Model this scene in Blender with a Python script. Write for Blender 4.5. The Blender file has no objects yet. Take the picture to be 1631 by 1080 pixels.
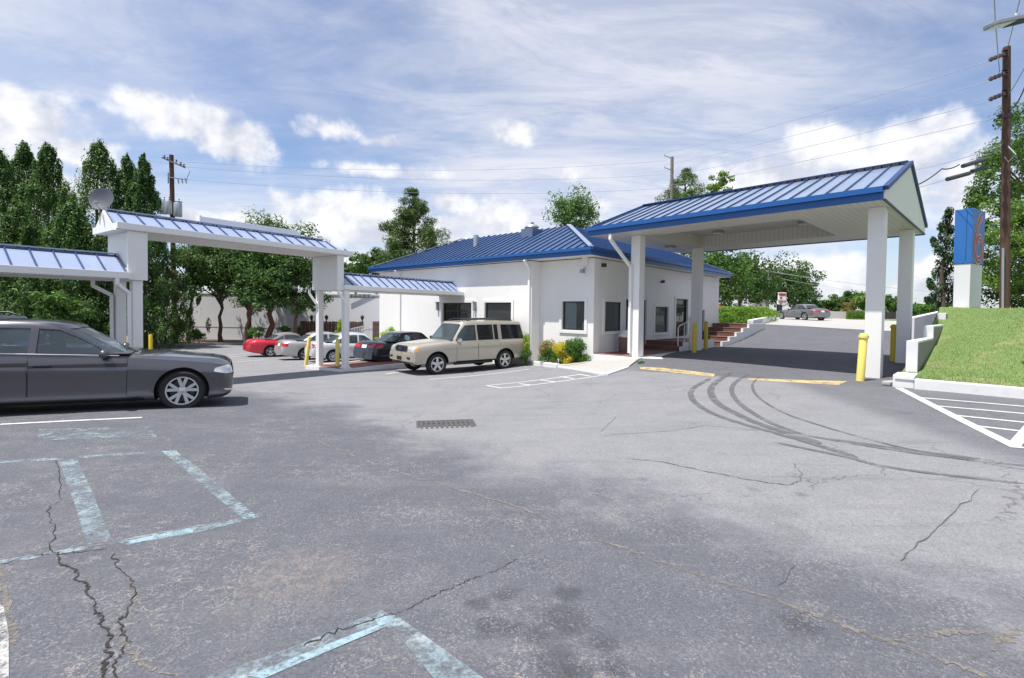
import bpy, bmesh, math, random
import numpy as np
from mathutils import Vector, Matrix
from mathutils.bvhtree import BVHTree

random.seed(7)
rng = np.random.default_rng(11)
SC = bpy.context.scene
COL = SC.collection

# ------------------------------------------------------------------ camera
FPX, U0, HOR, PITCH, ROLL, CZ = 780.0, 815.5, 495.0, math.radians(1.5), math.radians(0.7), 1.6
VC = HOR + FPX * math.tan(PITCH)
CAMROT = Matrix.Rotation(math.pi / 2 - PITCH, 3, 'X') @ Matrix.Rotation(ROLL, 3, 'Z')
cam_d = bpy.data.cameras.new('camera')
cam = bpy.data.objects.new('camera', cam_d)
COL.objects.link(cam)
cam.matrix_world = Matrix.Translation((0, 0, CZ)) @ CAMROT.to_4x4()
cam_d.sensor_width = 36
cam_d.lens = FPX / 1631 * 36
cam_d.shift_y = (VC - 540) / 1631
cam_d.clip_start = 0.05
cam_d.clip_end = 3000
SC.camera = cam


def ray(u, v):
    d = CAMROT @ Vector(((u - U0) / FPX, (VC - v) / FPX, -1.0))
    return d / d.y


def at(u, v, Y):
    return Vector((0, 0, CZ)) + ray(u, v) * Y


def onz(u, v, z):
    d = ray(u, v)
    return at(u, v, (z - CZ) / d.z)


def onplane(u, v, p0, n):
    d = ray(u, v)
    o = Vector((0, 0, CZ))
    return o + d * ((p0 - o).dot(n) / d.dot(n))


# ------------------------------------------------------------------ sky, sun, exposure
SUN_EL, SUN_AZ = math.radians(69), math.radians(-118)      # azimuth from +Y towards +X: sun stands to the left
sun_dir = Vector((math.sin(SUN_AZ) * math.cos(SUN_EL), math.cos(SUN_AZ) * math.cos(SUN_EL), math.sin(SUN_EL)))
sd = bpy.data.lights.new('sun', 'SUN')
sd.energy = 4.2
sd.angle = math.radians(0.55)
sd.color = (1.0, 0.965, 0.915)
sun = bpy.data.objects.new('sun', sd)
COL.objects.link(sun)
sun.rotation_euler = sun_dir.to_track_quat('Z', 'Y').to_euler()
SC.view_settings.view_transform = 'Standard'
SC.view_settings.look = 'None'
SC.view_settings.gamma = 1
SC.view_settings.exposure = 0.64

world = bpy.data.worlds.new('World')
SC.world = world
world.use_nodes = True
NT = world.node_tree


class NG:
    """small helper to write node graphs"""
    def __init__(s, nt):
        s.nt = nt
        for n in list(nt.nodes):
            nt.nodes.remove(n)

    def n(s, t, **kw):
        x = s.nt.nodes.new(t)
        for k, v in kw.items():
            setattr(x, k, v)
        return x

    def put(s, sock, v):
        if hasattr(v, 'is_linked') or hasattr(v, 'links'):
            s.nt.links.new(v, sock)
        elif v is not None:
            sock.default_value = v

    def math(s, op, a, b=None, c=None, clamp=False):
        x = s.n('ShaderNodeMath', operation=op, use_clamp=clamp)
        s.put(x.inputs[0], a)
        if b is not None: s.put(x.inputs[1], b)
        if c is not None: s.put(x.inputs[2], c)
        return x.outputs[0]

    def vmath(s, op, a, b=None, scale=None):
        x = s.n('ShaderNodeVectorMath', operation=op)
        s.put(x.inputs[0], a)
        if b is not None: s.put(x.inputs[1], b)
        if scale is not None: s.put(x.inputs['Scale'], scale)
        return x.outputs['Value'] if op in ('LENGTH', 'DOT_PRODUCT', 'DISTANCE') else x.outputs[0]

    def sep(s, v):
        x = s.n('ShaderNodeSeparateXYZ'); s.put(x.inputs[0], v)
        return x.outputs

    def comb(s, a, b, c=0.0):
        x = s.n('ShaderNodeCombineXYZ')
        for i, q in enumerate((a, b, c)): s.put(x.inputs[i], q)
        return x.outputs[0]

    def noise(s, v, scale, detail=4.0, rough=0.5, dist=0.0, lac=2.0):
        x = s.n('ShaderNodeTexNoise')
        s.put(x.inputs['Vector'], v)
        x.inputs['Scale'].default_value = scale; x.inputs['Detail'].default_value = detail
        x.inputs['Roughness'].default_value = rough; x.inputs['Distortion'].default_value = dist
        x.inputs['Lacunarity'].default_value = lac
        return x.outputs['Fac']

    def voro(s, v, scale, feature='F1', out='Distance', rand=1.0):
        x = s.n('ShaderNodeTexVoronoi', feature=feature)
        s.put(x.inputs['Vector'], v)
        x.inputs['Scale'].default_value = scale
        x.inputs['Randomness'].default_value = rand
        return x.outputs[out]

    def ramp(s, v, lo, hi, smooth=True):
        x = s.n('ShaderNodeMapRange', interpolation_type='SMOOTHSTEP' if smooth else 'LINEAR')
        s.put(x.inputs[0], v)
        x.inputs[1].default_value = lo; x.inputs[2].default_value = hi
        return x.outputs[0]

    def mix(s, f, a, b, mode='MIX'):
        x = s.n('ShaderNodeMix', data_type='RGBA', blend_type=mode)
        s.put(x.inputs[0], f)
        s.put(x.inputs[6], a if not isinstance(a, tuple) else (*a[:3], 1))
        s.put(x.inputs[7], b if not isinstance(b, tuple) else (*b[:3], 1))
        return x.outputs[2]


def build_world():
    g = NG(NT)
    out = g.n('ShaderNodeOutputWorld')
    bg = g.n('ShaderNodeBackground')
    bg.inputs['Strength'].default_value = 0.10
    g.nt.links.new(bg.outputs[0], out.inputs[0])
    sky = g.n('ShaderNodeTexSky', sky_type='NISHITA')
    sky.sun_disc = False
    sky.sun_elevation = SUN_EL
    sky.sun_rotation = SUN_AZ
    sky.air_density = 1.0; sky.dust_density = 0.6; sky.ozone_density = 1.6
    d = g.n('ShaderNodeTexCoord').outputs['Generated']
    d = g.vmath('NORMALIZE', d)
    x, y, z = g.sep(d)
    az = g.math('ARCTAN2', x, y)
    el = g.math('ARCSINE', z)
    # ---- high thin cloud on a flat layer overhead
    zz = g.math('ADD', g.math('MAXIMUM', z, 0.0), 0.10)
    pl = g.comb(g.math('DIVIDE', x, zz), g.math('DIVIDE', y, zz))
    mp = g.n('ShaderNodeMapping'); g.put(mp.inputs[0], pl)
    mp.inputs['Rotation'].default_value = (0, 0, math.radians(-24)); mp.inputs['Scale'].default_value = (0.42, 1.0, 1)
    c1 = g.noise(mp.outputs[0], 0.9, 8, 0.62, 0.5)
    c2 = g.noise(pl, 0.33, 3, 0.5)
    right = g.math('MULTIPLY', g.ramp(az, -0.55, 0.05), g.math('SUBTRACT', 1.0, g.math('MULTIPLY', g.ramp(az, 0.45, 0.8), 0.8)))
    thr = g.math('ADD', g.math('MULTIPLY', c1, 0.62), g.math('ADD', g.math('MULTIPLY', c2, 0.45), g.math('MULTIPLY', right, 0.11)))
    cir = g.ramp(thr, 0.405, 0.68)
    cir = g.math('MULTIPLY', cir, g.ramp(el, 0.02, 0.16))
    wis = g.noise(mp.outputs[0], 3.2, 8, 0.68, 0.8)
    cir = g.math('MULTIPLY', cir, g.math('ADD', 0.55, g.math('MULTIPLY', g.ramp(wis, 0.36, 0.62), 0.40)))
    # ---- cumulus, each bank given its bearing, height and size
    ae = g.comb(az, el)
    n1 = g.noise(ae, 9.0, 7, 0.56)
    n2 = g.noise(g.comb(g.math('ADD', az, 3.1), g.math('MULTIPLY', el, 1.2)), 26.0, 6, 0.55)
    v1 = g.math('SUBTRACT', 1.0, g.voro(ae, 22.0, 'SMOOTH_F1'))
    best = None
    hgt = None
    for (u, v, ru, rv, *soft) in CUMULUS:
        r0 = ray(u, v).normalized()
        a0, e0 = math.atan2(r0.x, r0.y), math.asin(r0.z)
        ra = max(0.02, abs(math.atan2(ray(u + ru, v).x, 1) - math.atan2(ray(u, v).x, 1)))
        rb = abs(math.asin(ray(u, v - rv).normalized().z) - e0)
        dx = g.math('DIVIDE', g.math('SUBTRACT', az, a0), ra)
        dy = g.math('DIVIDE', g.math('SUBTRACT', el, e0), rb)
        q = g.math('SUBTRACT', 1.0, g.math('SQRT', g.math('ADD', g.math('MULTIPLY', dx, dx), g.math('MULTIPLY', dy, dy))))
        q = g.math('SUBTRACT', q, soft[0]) if soft else q
        best = q if best is None else g.math('MAXIMUM', best, q)
    f = g.math('ADD', best, g.math('MULTIPLY', g.math('SUBTRACT', n1, 0.5), 1.75))
    f = g.math('ADD', f, g.math('MULTIPLY', g.math('SUBTRACT', n2, 0.5), 0.85))
    f = g.math('ADD', f, g.math('MULTIPLY', g.math('SUBTRACT', v1, 0.62), 0.35))
    cum = g.ramp(f, 0.0, 0.50)
    core = g.ramp(f, 0.1, 1.05)
    # shade inside the clouds: undersides greyer, billows lighter
    sh = g.math('ADD', g.math('MULTIPLY', g.noise(g.vmath('ADD', ae, (0.02, 0.045, 0)), 9.0, 7, 0.56), -1.3), g.math('MULTIPLY', n1, 1.3))
    lit = g.ramp(g.math('ADD', g.math('MULTIPLY', sh, 1.25), g.math('ADD', g.math('MULTIPLY', g.math('SUBTRACT', n2, .5), 0.75), g.math('MULTIPLY', v1, .22))), -0.28, 0.36)
    ccol = g.mix(lit, CLOUD_LO, CLOUD_HI)
    hz = g.math('MULTIPLY', g.math('SUBTRACT', 1.0, g.ramp(el, 0.0, 0.22)), 0.45)
    skyc = g.mix(1.0, sky.outputs[0], SKY_TINT, 'MULTIPLY')
    col = g.mix(hz, skyc, HAZE_COL)
    col = g.mix(cir, col, CIRRUS_COL)
    col = g.mix(g.math('MULTIPLY', cum, g.math('ADD', 0.75, g.math('MULTIPLY', core, 0.25))), col, ccol)
    g.nt.links.new(col, bg.inputs['Color'])


CUMULUS = [(30, 190, 150, 76), (115, 238, 110, 34), (285, 188, 120, 52), (370, 228, 100, 46), (225, 160, 60, 34), (480, 330, 90, 40, .1),
           (525, 205, 95, 36, .30), (615, 225, 80, 24, .34), (815, 212, 62, 40, .22), (60, 300, 160, 50), (540, 350, 140, 66), (660, 375, 160, 60),
           (430, 355, 110, 32), (320, 350, 60, 22), (775, 345, 80, 48), (720, 325, 50, 22), (610, 272, 190, 24, .34),
           (900, 275, 60, 22, .34), (1200, 290, 140, 58), (1325, 238, 120, 62), (1450, 236, 110, 70), (1490, 205, 70, 40),
           (1400, 320, 200, 60), (1540, 300, 80, 80), (1250, 440, 240, 45), (1500, 440, 150, 40), (620, 420, 200, 30), (930, 330, 60, 16)]
SKY_TINT = (.93, .935, 1.02)
CLOUD_LO = (4.3, 4.45, 5.1)
CLOUD_HI = (6.9, 6.9, 7.0)
HAZE_COL = (4.5, 5.0, 6.0)
CIRRUS_COL = (5.5, 5.6, 6.15)
build_world()


# ------------------------------------------------------------------ materials
def newmat(name):
    m = bpy.data.materials.new(name)
    m.use_nodes = True
    g = NG(m.node_tree)
    out = g.n('ShaderNodeOutputMaterial')
    b = g.n('ShaderNodeBsdfPrincipled')
    g.nt.links.new(b.outputs[0], out.inputs[0])
    return m, g, b, out


def bump(g, b, h, strength, dist=0.01):
    x = g.n('ShaderNodeBump')
    x.inputs['Strength'].default_value = strength
    x.inputs['Distance'].default_value = dist
    g.put(x.inputs['Height'], h)
    g.nt.links.new(x.outputs[0], b.inputs['Normal'])


def pm(name, col, rough=0.5, metal=0.0, spec=0.5, var=0.08, vscale=2.0, bstr=0.0, bscale=60.0, coat=0.0, emit=None, dirt=0.0, stretch=None):
    m, g, b, out = newmat(name)
    p = g.n('ShaderNodeNewGeometry').outputs['Position']
    if stretch:
        mp = g.n('ShaderNodeMapping'); g.put(mp.inputs[0], p); mp.inputs['Scale'].default_value = stretch
        p = mp.outputs[0]
    n1 = g.noise(p, vscale, 6, 0.6)
    lo = tuple(c * (1 - var * 1.6) for c in col); hi = tuple(min(1, c * (1 + var * 1.6)) for c in col)
    c = g.mix(n1, lo, hi)
    if dirt:
        d = g.ramp(g.noise(p, vscale * 2.7, 8, 0.7, 0.4), 0.52, 0.8)
        c = g.mix(g.math('MULTIPLY', d, dirt), c, (col[0] * 0.5, col[1] * 0.47, col[2] * 0.42))
    g.nt.links.new(c, b.inputs['Base Color'])
    g.put(b.inputs['Roughness'], g.math('ADD', rough - 0.05, g.math('MULTIPLY', n1, 0.1)))
    b.inputs['Metallic'].default_value = metal
    b.inputs['Specular IOR Level'].default_value = spec
    b.inputs['Coat Weight'].default_value = coat
    b.inputs['Coat Roughness'].default_value = 0.04
    if bstr: bump(g, b, g.noise(p, bscale, 5, 0.6), bstr)
    if emit:
        b.inputs['Emission Color'].default_value = (*emit[:3], 1); b.inputs['Emission Strength'].default_value = emit[3]
    return m


def glassmat(name, tint, trans=0.6, rough=0.02):
    m, g, b, out = newmat(name)
    b.inputs['Base Color'].default_value = (*[t * 0.25 for t in tint], 1)
    b.inputs['Roughness'].default_value = rough
    b.inputs['Specular IOR Level'].default_value = 0.6
    b.inputs['Coat Weight'].default_value = 0.6
    b.inputs['Coat Roughness'].default_value = 0.01
    t = g.n('ShaderNodeBsdfTransparent'); t.inputs[0].default_value = (*tint, 1)
    fr = g.n('ShaderNodeLayerWeight'); fr.inputs[0].default_value = 0.25
    k = g.math('MULTIPLY', g.math('SUBTRACT', 1.0, fr.outputs['Fresnel']), trans)
    mx = g.n('ShaderNodeMixShader'); g.put(mx.inputs[0], k)
    g.nt.links.new(b.outputs[0], mx.inputs[1]); g.nt.links.new(t.outputs[0], mx.inputs[2])
    g.nt.links.new(mx.outputs[0], out.inputs[0])
    return m


def wornmat(name, col, wear=0.45, scale=7.0, fine=45.0, rough=0.75, tint=None):
    """thin paint or rubber lying on the asphalt, worn through in patches"""
    m, g, b, out = newmat(name)
    p = g.n('ShaderNodeNewGeometry').outputs['Position']
    n = g.math('ADD', g.math('MULTIPLY', g.noise(p, scale, 7, 0.7, 0.3), 0.62), g.math('MULTIPLY', g.noise(p, fine, 4, 0.65), 0.38))
    a = g.ramp(n, wear - 0.10, wear + 0.10)
    c = g.mix(g.noise(p, scale * 0.6, 5), tuple(q * 0.78 for q in col), col)
    if tint: c = g.mix(g.ramp(g.noise(p, 3.1, 4), 0.45, 0.7), c, tint)
    g.nt.links.new(c, b.inputs['Base Color'])
    b.inputs['Roughness'].default_value = rough
    t = g.n('ShaderNodeBsdfTransparent')
    mx = g.n('ShaderNodeMixShader'); g.put(mx.inputs[0], a)
    g.nt.links.new(t.outputs[0], mx.inputs[1]); g.nt.links.new(b.outputs[0], mx.inputs[2])
    g.nt.links.new(mx.outputs[0], out.inputs[0])
    return m


def leafmat(name, dark, light, scale=0.9, trans=0.35):
    m, g, b, out = newmat(name)
    geo = g.n('ShaderNodeNewGeometry')
    p = geo.outputs['Position']
    n = g.math('ADD', g.math('MULTIPLY', g.noise(p, scale, 3, 0.6), 0.75), g.math('MULTIPLY', geo.outputs['Random Per Island'], 0.25))
    c = g.mix(g.ramp(n, 0.25, 0.75, False), dark, light)
    g.nt.links.new(c, b.inputs['Base Color'])
    b.inputs['Roughness'].default_value = 0.55
    b.inputs['Specular IOR Level'].default_value = 0.3
    t = g.n('ShaderNodeBsdfTranslucent')
    g.nt.links.new(g.mix(1.0, c, (1.25, 1.35, 0.7), 'MULTIPLY'), t.inputs[0])
    mx = g.n('ShaderNodeMixShader'); mx.inputs[0].default_value = trans
    g.nt.links.new(b.outputs[0], mx.inputs[1]); g.nt.links.new(t.outputs[0], mx.inputs[2])
    g.nt.links.new(mx.outputs[0], out.inputs[0])
    return m


M = {}
M['stucco'] = pm('white_stucco', (0.78, 0.765, 0.735), 0.85, var=0.03, vscale=1.3, bstr=0.35, bscale=70, dirt=0.16, stretch=(1, 1, .3))
M['trim'] = pm('white_trim', (0.79, 0.78, 0.755), 0.5, var=0.03, vscale=1.5, dirt=0.05)
M['blockwall'] = pm('painted_block', (0.74, 0.745, 0.755), 0.85, var=0.06, vscale=0.5, bstr=0.3, bscale=30, dirt=0.2)
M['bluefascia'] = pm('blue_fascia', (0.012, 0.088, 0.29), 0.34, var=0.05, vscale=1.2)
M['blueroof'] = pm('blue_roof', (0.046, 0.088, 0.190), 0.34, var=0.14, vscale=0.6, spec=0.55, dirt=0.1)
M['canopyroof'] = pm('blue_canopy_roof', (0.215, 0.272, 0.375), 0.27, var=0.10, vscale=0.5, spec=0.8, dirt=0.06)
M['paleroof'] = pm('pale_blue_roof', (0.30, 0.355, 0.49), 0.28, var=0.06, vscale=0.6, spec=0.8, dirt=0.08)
M['bluerib'] = pm('blue_rib', (0.018, 0.052, 0.150), 0.4, var=0.05)
M['curbmetal'] = pm('blue_grey_metal', (0.13, 0.17, 0.25), 0.5, 0.2, var=0.1)
M['bronze'] = pm('dark_bronze', (0.025, 0.022, 0.02), 0.4, var=0.1)
M['black'] = pm('black_plastic', (0.012, 0.012, 0.013), 0.5, var=0.1)
M['rubber'] = pm('rubber', (0.016, 0.016, 0.017), 0.75, var=0.15, vscale=8)
M['chrome'] = pm('chrome', (0.72, 0.73, 0.75), 0.14, 1.0, var=0.02)
M['alloy'] = pm('alloy', (0.62, 0.63, 0.65), 0.28, 0.85, var=0.04)
M['darkmetal'] = pm('dark_metal', (0.06, 0.06, 0.065), 0.45, 0.6, var=0.1)
M['grey'] = pm('grey_metal', (0.32, 0.33, 0.35), 0.45, 0.3, var=0.06)
M['interior'] = pm('interior_trim', (0.05, 0.05, 0.055), 0.8, var=0.1)
M['seat'] = pm('seat_leather', (0.035, 0.035, 0.04), 0.6, var=0.1)
M['room'] = pm('room_wall', (0.45, 0.45, 0.44), 0.8, var=0.05)
M['curtain'] = pm('curtain', (0.72, 0.74, 0.76), 0.8, var=0.05)
M['winglass'] = glassmat('window_glass', (0.85, 0.9, 0.9), 0.82)
M['doorglass'] = glassmat('door_glass', (0.35, 0.38, 0.38), 0.5)
M['carglass'] = glassmat('car_glass', (0.55, 0.68, 0.76), 0.66)
M['privacy'] = glassmat('privacy_glass', (0.10, 0.11, 0.12), 0.4)
M['lens'] = pm('headlight_lens', (0.62, 0.64, 0.66), 0.12, 0.3, var=0.12, vscale=14, coat=1.0)
M['redlens'] = pm('red_lens', (0.42, 0.012, 0.02), 0.12, var=0.1, coat=0.6)
M['amber'] = pm('amber_lens', (0.72, 0.33, 0.08), 0.15, var=0.05, coat=0.6)
M['plate'] = pm('plate_white', (0.7, 0.71, 0.72), 0.4, var=0.04)
M['yellow'] = pm('yellow_paint', (0.66, 0.46, 0.025), 0.45, var=0.07, vscale=5, dirt=0.25)
M['yellow2'] = pm('faded_yellow_paint', (0.80, 0.66, 0.16), 0.5, var=0.06, vscale=4, dirt=0.2)
M['wood'] = pm('pole_wood', (0.10, 0.052, 0.035), 0.85, var=0.3, vscale=6, bstr=0.6, bscale=25, stretch=(6, 6, 0.5))
M['greywood'] = pm('grey_pole_wood', (0.20, 0.175, 0.15), 0.85, var=0.25, vscale=6, bstr=0.5, bscale=25, stretch=(6, 6, 0.5))
M['fencewood'] = pm('fence_wood', (0.115, 0.062, 0.042), 0.8, var=0.3, vscale=9, stretch=(5, 5, 0.6))
M['bark'] = pm('bark', (0.10, 0.07, 0.05), 0.9, var=0.35, vscale=7, bstr=0.8, bscale=22, stretch=(4, 4, 0.8))
M['redbark'] = pm('red_bark', (0.16, 0.075, 0.05), 0.9, var=0.3, vscale=7, bstr=0.8, bscale=22, stretch=(4, 4, 0.8))
M['concrete'] = pm('concrete', (0.40, 0.385, 0.36), 0.85, var=0.12, vscale=1.8, bstr=0.3, bscale=50, dirt=0.25)
M['palecon'] = pm('pale_concrete', (0.40, 0.385, 0.365), 0.85, var=0.1, vscale=0.8, bstr=0.2, bscale=40, dirt=0.3)
M['kerbwhite'] = pm('white_kerb_paint', (0.72, 0.715, 0.70), 0.7, var=0.06, vscale=2.5, bstr=0.3, bscale=40, dirt=0.3)
M['wallend'] = pm('retaining_wall_paint', (0.70, 0.70, 0.695), 0.8, var=0.05, vscale=1.2, bstr=0.3, bscale=40, dirt=0.2)
M['rawwall'] = pm('bare_block', (0.25, 0.235, 0.21), 0.9, var=0.2, vscale=3, bstr=0.5, bscale=25, dirt=0.5)
M['mulch'] = pm('mulch', (0.135, 0.085, 0.06), 0.95, var=0.4, vscale=9, bstr=0.9, bscale=20)
M['insul'] = pm('brown_porcelain', (0.06, 0.025, 0.02), 0.25, var=0.1)
M['wire'] = pm('wire', (0.05, 0.05, 0.055), 0.6, var=0.1)
M['palewire'] = pm('weathered_wire', (0.36, 0.38, 0.44), 0.6, var=0.1)
M['galv'] = pm('galvanised', (0.42, 0.44, 0.47), 0.4, 0.5, var=0.1)
M['dish'] = pm('dish_grey', (0.10, 0.105, 0.125), 0.5, var=0.06)
C2_ = pm('old_crack', (.10, .098, .10), .95, var=.2, vscale=20)
M['rust'] = pm('rusty_iron', (.078, .075, .075), .9, .0, var=.3, vscale=12)
M['pit'] = pm('drain_pit', (.075, .073, .073), .9)
M['trash'] = pm('brown_bin', (0.20, 0.125, 0.10), 0.75, var=0.12, vscale=20)
M['bag'] = pm('white_bag', (0.75, 0.75, 0.78), 0.35, var=0.05)
M['signblue'] = pm('sign_blue', (0.03, 0.15, 0.43), 0.4, var=0.04)
M['signred'] = pm('sign_red', (0.36, 0.02, 0.03), 0.4, var=0.05)
M['signwhite'] = pm('sign_white', (0.8, 0.78, 0.76), 0.4, var=0.03)
M['redroof'] = pm('red_roof', (0.52, 0.10, 0.07), 0.5, var=0.08)
M['soil'] = pm('soil', (0.16, 0.135, 0.09), 0.95, var=0.3, vscale=1.2)


def brickmat(name, c1, c2, mortar, scale):
    m, g, b, out = newmat(name)
    p = g.n('ShaderNodeTexCoord').outputs['Object']
    t = g.n('ShaderNodeTexBrick')
    g.put(t.inputs['Vector'], p)
    t.inputs['Color1'].default_value = (*c1, 1); t.inputs['Color2'].default_value = (*c2, 1); t.inputs['Mortar'].default_value = (*mortar, 1)
    t.inputs['Scale'].default_value = scale; t.inputs['Mortar Size'].default_value = 0.012
    n = g.noise(p, 3, 5)
    g.nt.links.new(g.mix(0.35, t.outputs[0], g.mix(n, tuple(q * .5 for q in c1), c2), 'MIX'), b.inputs['Base Color'])
    b.inputs['Roughness'].default_value = 0.85
    bump(g, b, t.outputs['Fac'], -0.3, 0.01)
    return m


M['brick'] = brickmat('brown_brick', (0.20, 0.085, 0.06), (0.13, 0.06, 0.045), (0.30, 0.27, 0.24), 5.0)
M['paver'] = brickmat('red_paver', (0.30, 0.13, 0.10), (0.22, 0.10, 0.08), (0.33, 0.28, 0.25), 4.0)


def sidingmat(name, col, axis, pitch):
    """ribbed white metal soffit: thin joints every pitch metres along a direction on the ground"""
    m, g, b, out = newmat(name)
    p = g.n('ShaderNodeNewGeometry').outputs['Position']
    k = g.vmath('DOT_PRODUCT', p, (*axis, 0))
    f = g.math('FRACT', g.math('DIVIDE', k, pitch))
    line = g.math('ADD', g.ramp(f, 0.0, 0.07), g.math('MULTIPLY', g.ramp(f, 0.93, 1.0), -1.0))
    n = g.noise(p, 1.5, 5)
    c = g.mix(n, tuple(q * 0.92 for q in col), col)
    c = g.mix(line, tuple(q * 0.55 for q in col), c)
    g.nt.links.new(c, b.inputs['Base Color'])
    b.inputs['Roughness'].default_value = 0.45
    bump(g, b, line, 0.5, 0.01)
    return m


# ------------------------------------------------------------------ object helpers
ORG = {}


def link(o):
    COL.objects.link(o)
    return o


def thing(name, label, cat, loc=(0, 0, 0), group=None, local=False):
    """an Empty at the base of a thing; its parts are built in world space unless local"""
    o = link(bpy.data.objects.new(name, None))
    o.location = loc
    o.empty_display_size = 0.2
    o['label'] = label; o['category'] = cat
    if group: o['group'] = group
    ORG[o.name] = Vector((0, 0, 0)) if local else Vector(loc)
    return o


def tag(o, label, cat, group=None, kind=None):
    o['label'] = label; o['category'] = cat
    if group: o['group'] = group
    if kind: o['kind'] = kind
    return o


class MB:
    def __init__(s):
        s.v = []; s.f = []; s.mi = []; s.m = 0

    def add(s, vs, fs):
        b = len(s.v)
        s.v += [Vector(q) for q in vs]
        for f in fs:
            s.f.append([b + i for i in f]); s.mi.append(s.m)
        return s

    def box(s, x0, x1, y0, y1, z0, z1, T=None):
        vs = [Vector((x, y, z)) for z in (z0, z1) for y in (y0, y1) for x in (x0, x1)]
        if T: vs = [T(q) for q in vs]
        return s.add(vs, [(0, 2, 3, 1), (4, 5, 7, 6), (0, 1, 5, 4), (2, 6, 7, 3), (0, 4, 6, 2), (1, 3, 7, 5)])

    def bar(s, a, b, w, h, up=(0, 0, 1)):
        a, b = Vector(a), Vector(b)
        d = (b - a).normalized(); u = Vector(up)
        sd_ = d.cross(u)
        if sd_.length < 1e-5: sd_ = d.cross(Vector((1, 0, 0)))
        sd_.normalize(); u = sd_.cross(d).normalized()
        vs = [p + sd_ * (i * w / 2) + u * (j * h / 2) for p in (a, b) for j in (-1, 1) for i in (-1, 1)]
        return s.add(vs, [(0, 1, 3, 2), (4, 6, 7, 5), (0, 4, 5, 1), (2, 3, 7, 6), (0, 2, 6, 4), (1, 5, 7, 3)])

    def tube(s, pts, r, n=8, cap=True):
        pts = [Vector(p) for p in pts]
        rs = r if isinstance(r, (list, tuple)) else [r] * len(pts)
        b = len(s.v)
        ref = Vector((0.31, 0.77, 0.55))
        for i, p in enumerate(pts):
            d = (pts[min(i + 1, len(pts) - 1)] - pts[max(i - 1, 0)]).normalized()
            a = d.cross(ref)
            if a.length < 1e-3: a = d.cross(Vector((1, 0, 0)))
            a.normalize(); c = d.cross(a)
            for k in range(n):
                t = 2 * math.pi * k / n
                s.v.append(p + (a * math.cos(t) + c * math.sin(t)) * rs[i])
        for i in range(len(pts) - 1):
            for k in range(n):
                s.f.append([b + i * n + k, b + i * n + (k + 1) % n, b + (i + 1) * n + (k + 1) % n, b + (i + 1) * n + k]); s.mi.append(s.m)
        if cap:
            s.f.append([b + k for k in range(n)][::-1]); s.mi.append(s.m)
            s.f.append([b + (len(pts) - 1) * n + k for k in range(n)]); s.mi.append(s.m)
        return s

    def lathe(s, prof, n=20, T=None, close=False):
        """prof: (r, z) pairs round +Z"""
        b = len(s.v)
        for r, z in prof:
            for k in range(n):
                t = 2 * math.pi * k / n
                q = Vector((r * math.cos(t), r * math.sin(t), z))
                s.v.append(T(q) if T else q)
        m = len(prof)
        for i in range(m if close else m - 1):
            for k in range(n):
                j = (i + 1) % m
                s.f.append([b + i * n + k, b + i * n + (k + 1) % n, b + j * n + (k + 1) % n, b + j * n + k]); s.mi.append(s.m)
        return s

    def prism(s, poly, vec):
        """poly: 3-D polygon, extruded by vec"""
        n = len(poly)
        poly = [Vector(p) for p in poly]; vec = Vector(vec)
        s.add(poly + [p + vec for p in poly], [list(range(n))[::-1], [n + i for i in range(n)]] + [(i, (i + 1) % n, n + (i + 1) % n, n + i) for i in range(n)])
        return s

    def build(s, name, mats, parent=None, smooth=None, bevel=0, recalc=True):
        me = bpy.data.meshes.new(name)
        off = Vector((0, 0, 0))
        if parent is not None:
            r = parent
            while r.parent: r = r.parent
            off = ORG.get(r.name, off)
        me.from_pydata([tuple(q - off) for q in s.v], [], s.f)
        mats = mats if isinstance(mats, (list, tuple)) else [mats]
        for m in mats: me.materials.append(m)
        if any(s.mi): me.polygons.foreach_set('material_index', s.mi)
        if recalc or bevel:
            bm = bmesh.new(); bm.from_mesh(me)
            bmesh.ops.recalc_face_normals(bm, faces=bm.faces)
            if bevel:
                es = [e for e in bm.edges if len(e.link_faces) == 2 and e.calc_face_angle(0) > 0.6]
                bmesh.ops.bevel(bm, geom=es, offset=bevel, segments=2, affect='EDGES', profile=0.6, clamp_overlap=True)
            bm.to_mesh(me); bm.free()
        if smooth is not None:
            me.polygons.foreach_set('use_smooth', [True] * len(me.polygons))
            me.set_sharp_from_angle(angle=math.radians(smooth))
        me.update()
        o = link(bpy.data.objects.new(name, me))
        if parent is not None: o.parent = parent
        return o


class Frame:
    """local (a, b, z) -> world, a along e1, b along e2"""
    def __init__(s, o, e1, e2=None):
        s.o = Vector(o); s.a = Vector((e1[0], e1[1], 0)).normalized()
        s.b = Vector((e2[0], e2[1], 0)).normalized() if e2 else Vector((-s.a.y, s.a.x, 0))

    def __call__(s, p):
        return s.o + s.a * p[0] + s.b * p[1] + Vector((0, 0, p[2]))

    def inv(s, w):
        d = Vector(w) - s.o
        return d.dot(s.a), d.dot(s.b), d.z


def copy_tree(o, parent=None):
    c = o.copy(); COL.objects.link(c)
    c.parent = parent
    for ch in list(o.children): copy_tree(ch, c)
    return c


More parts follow.
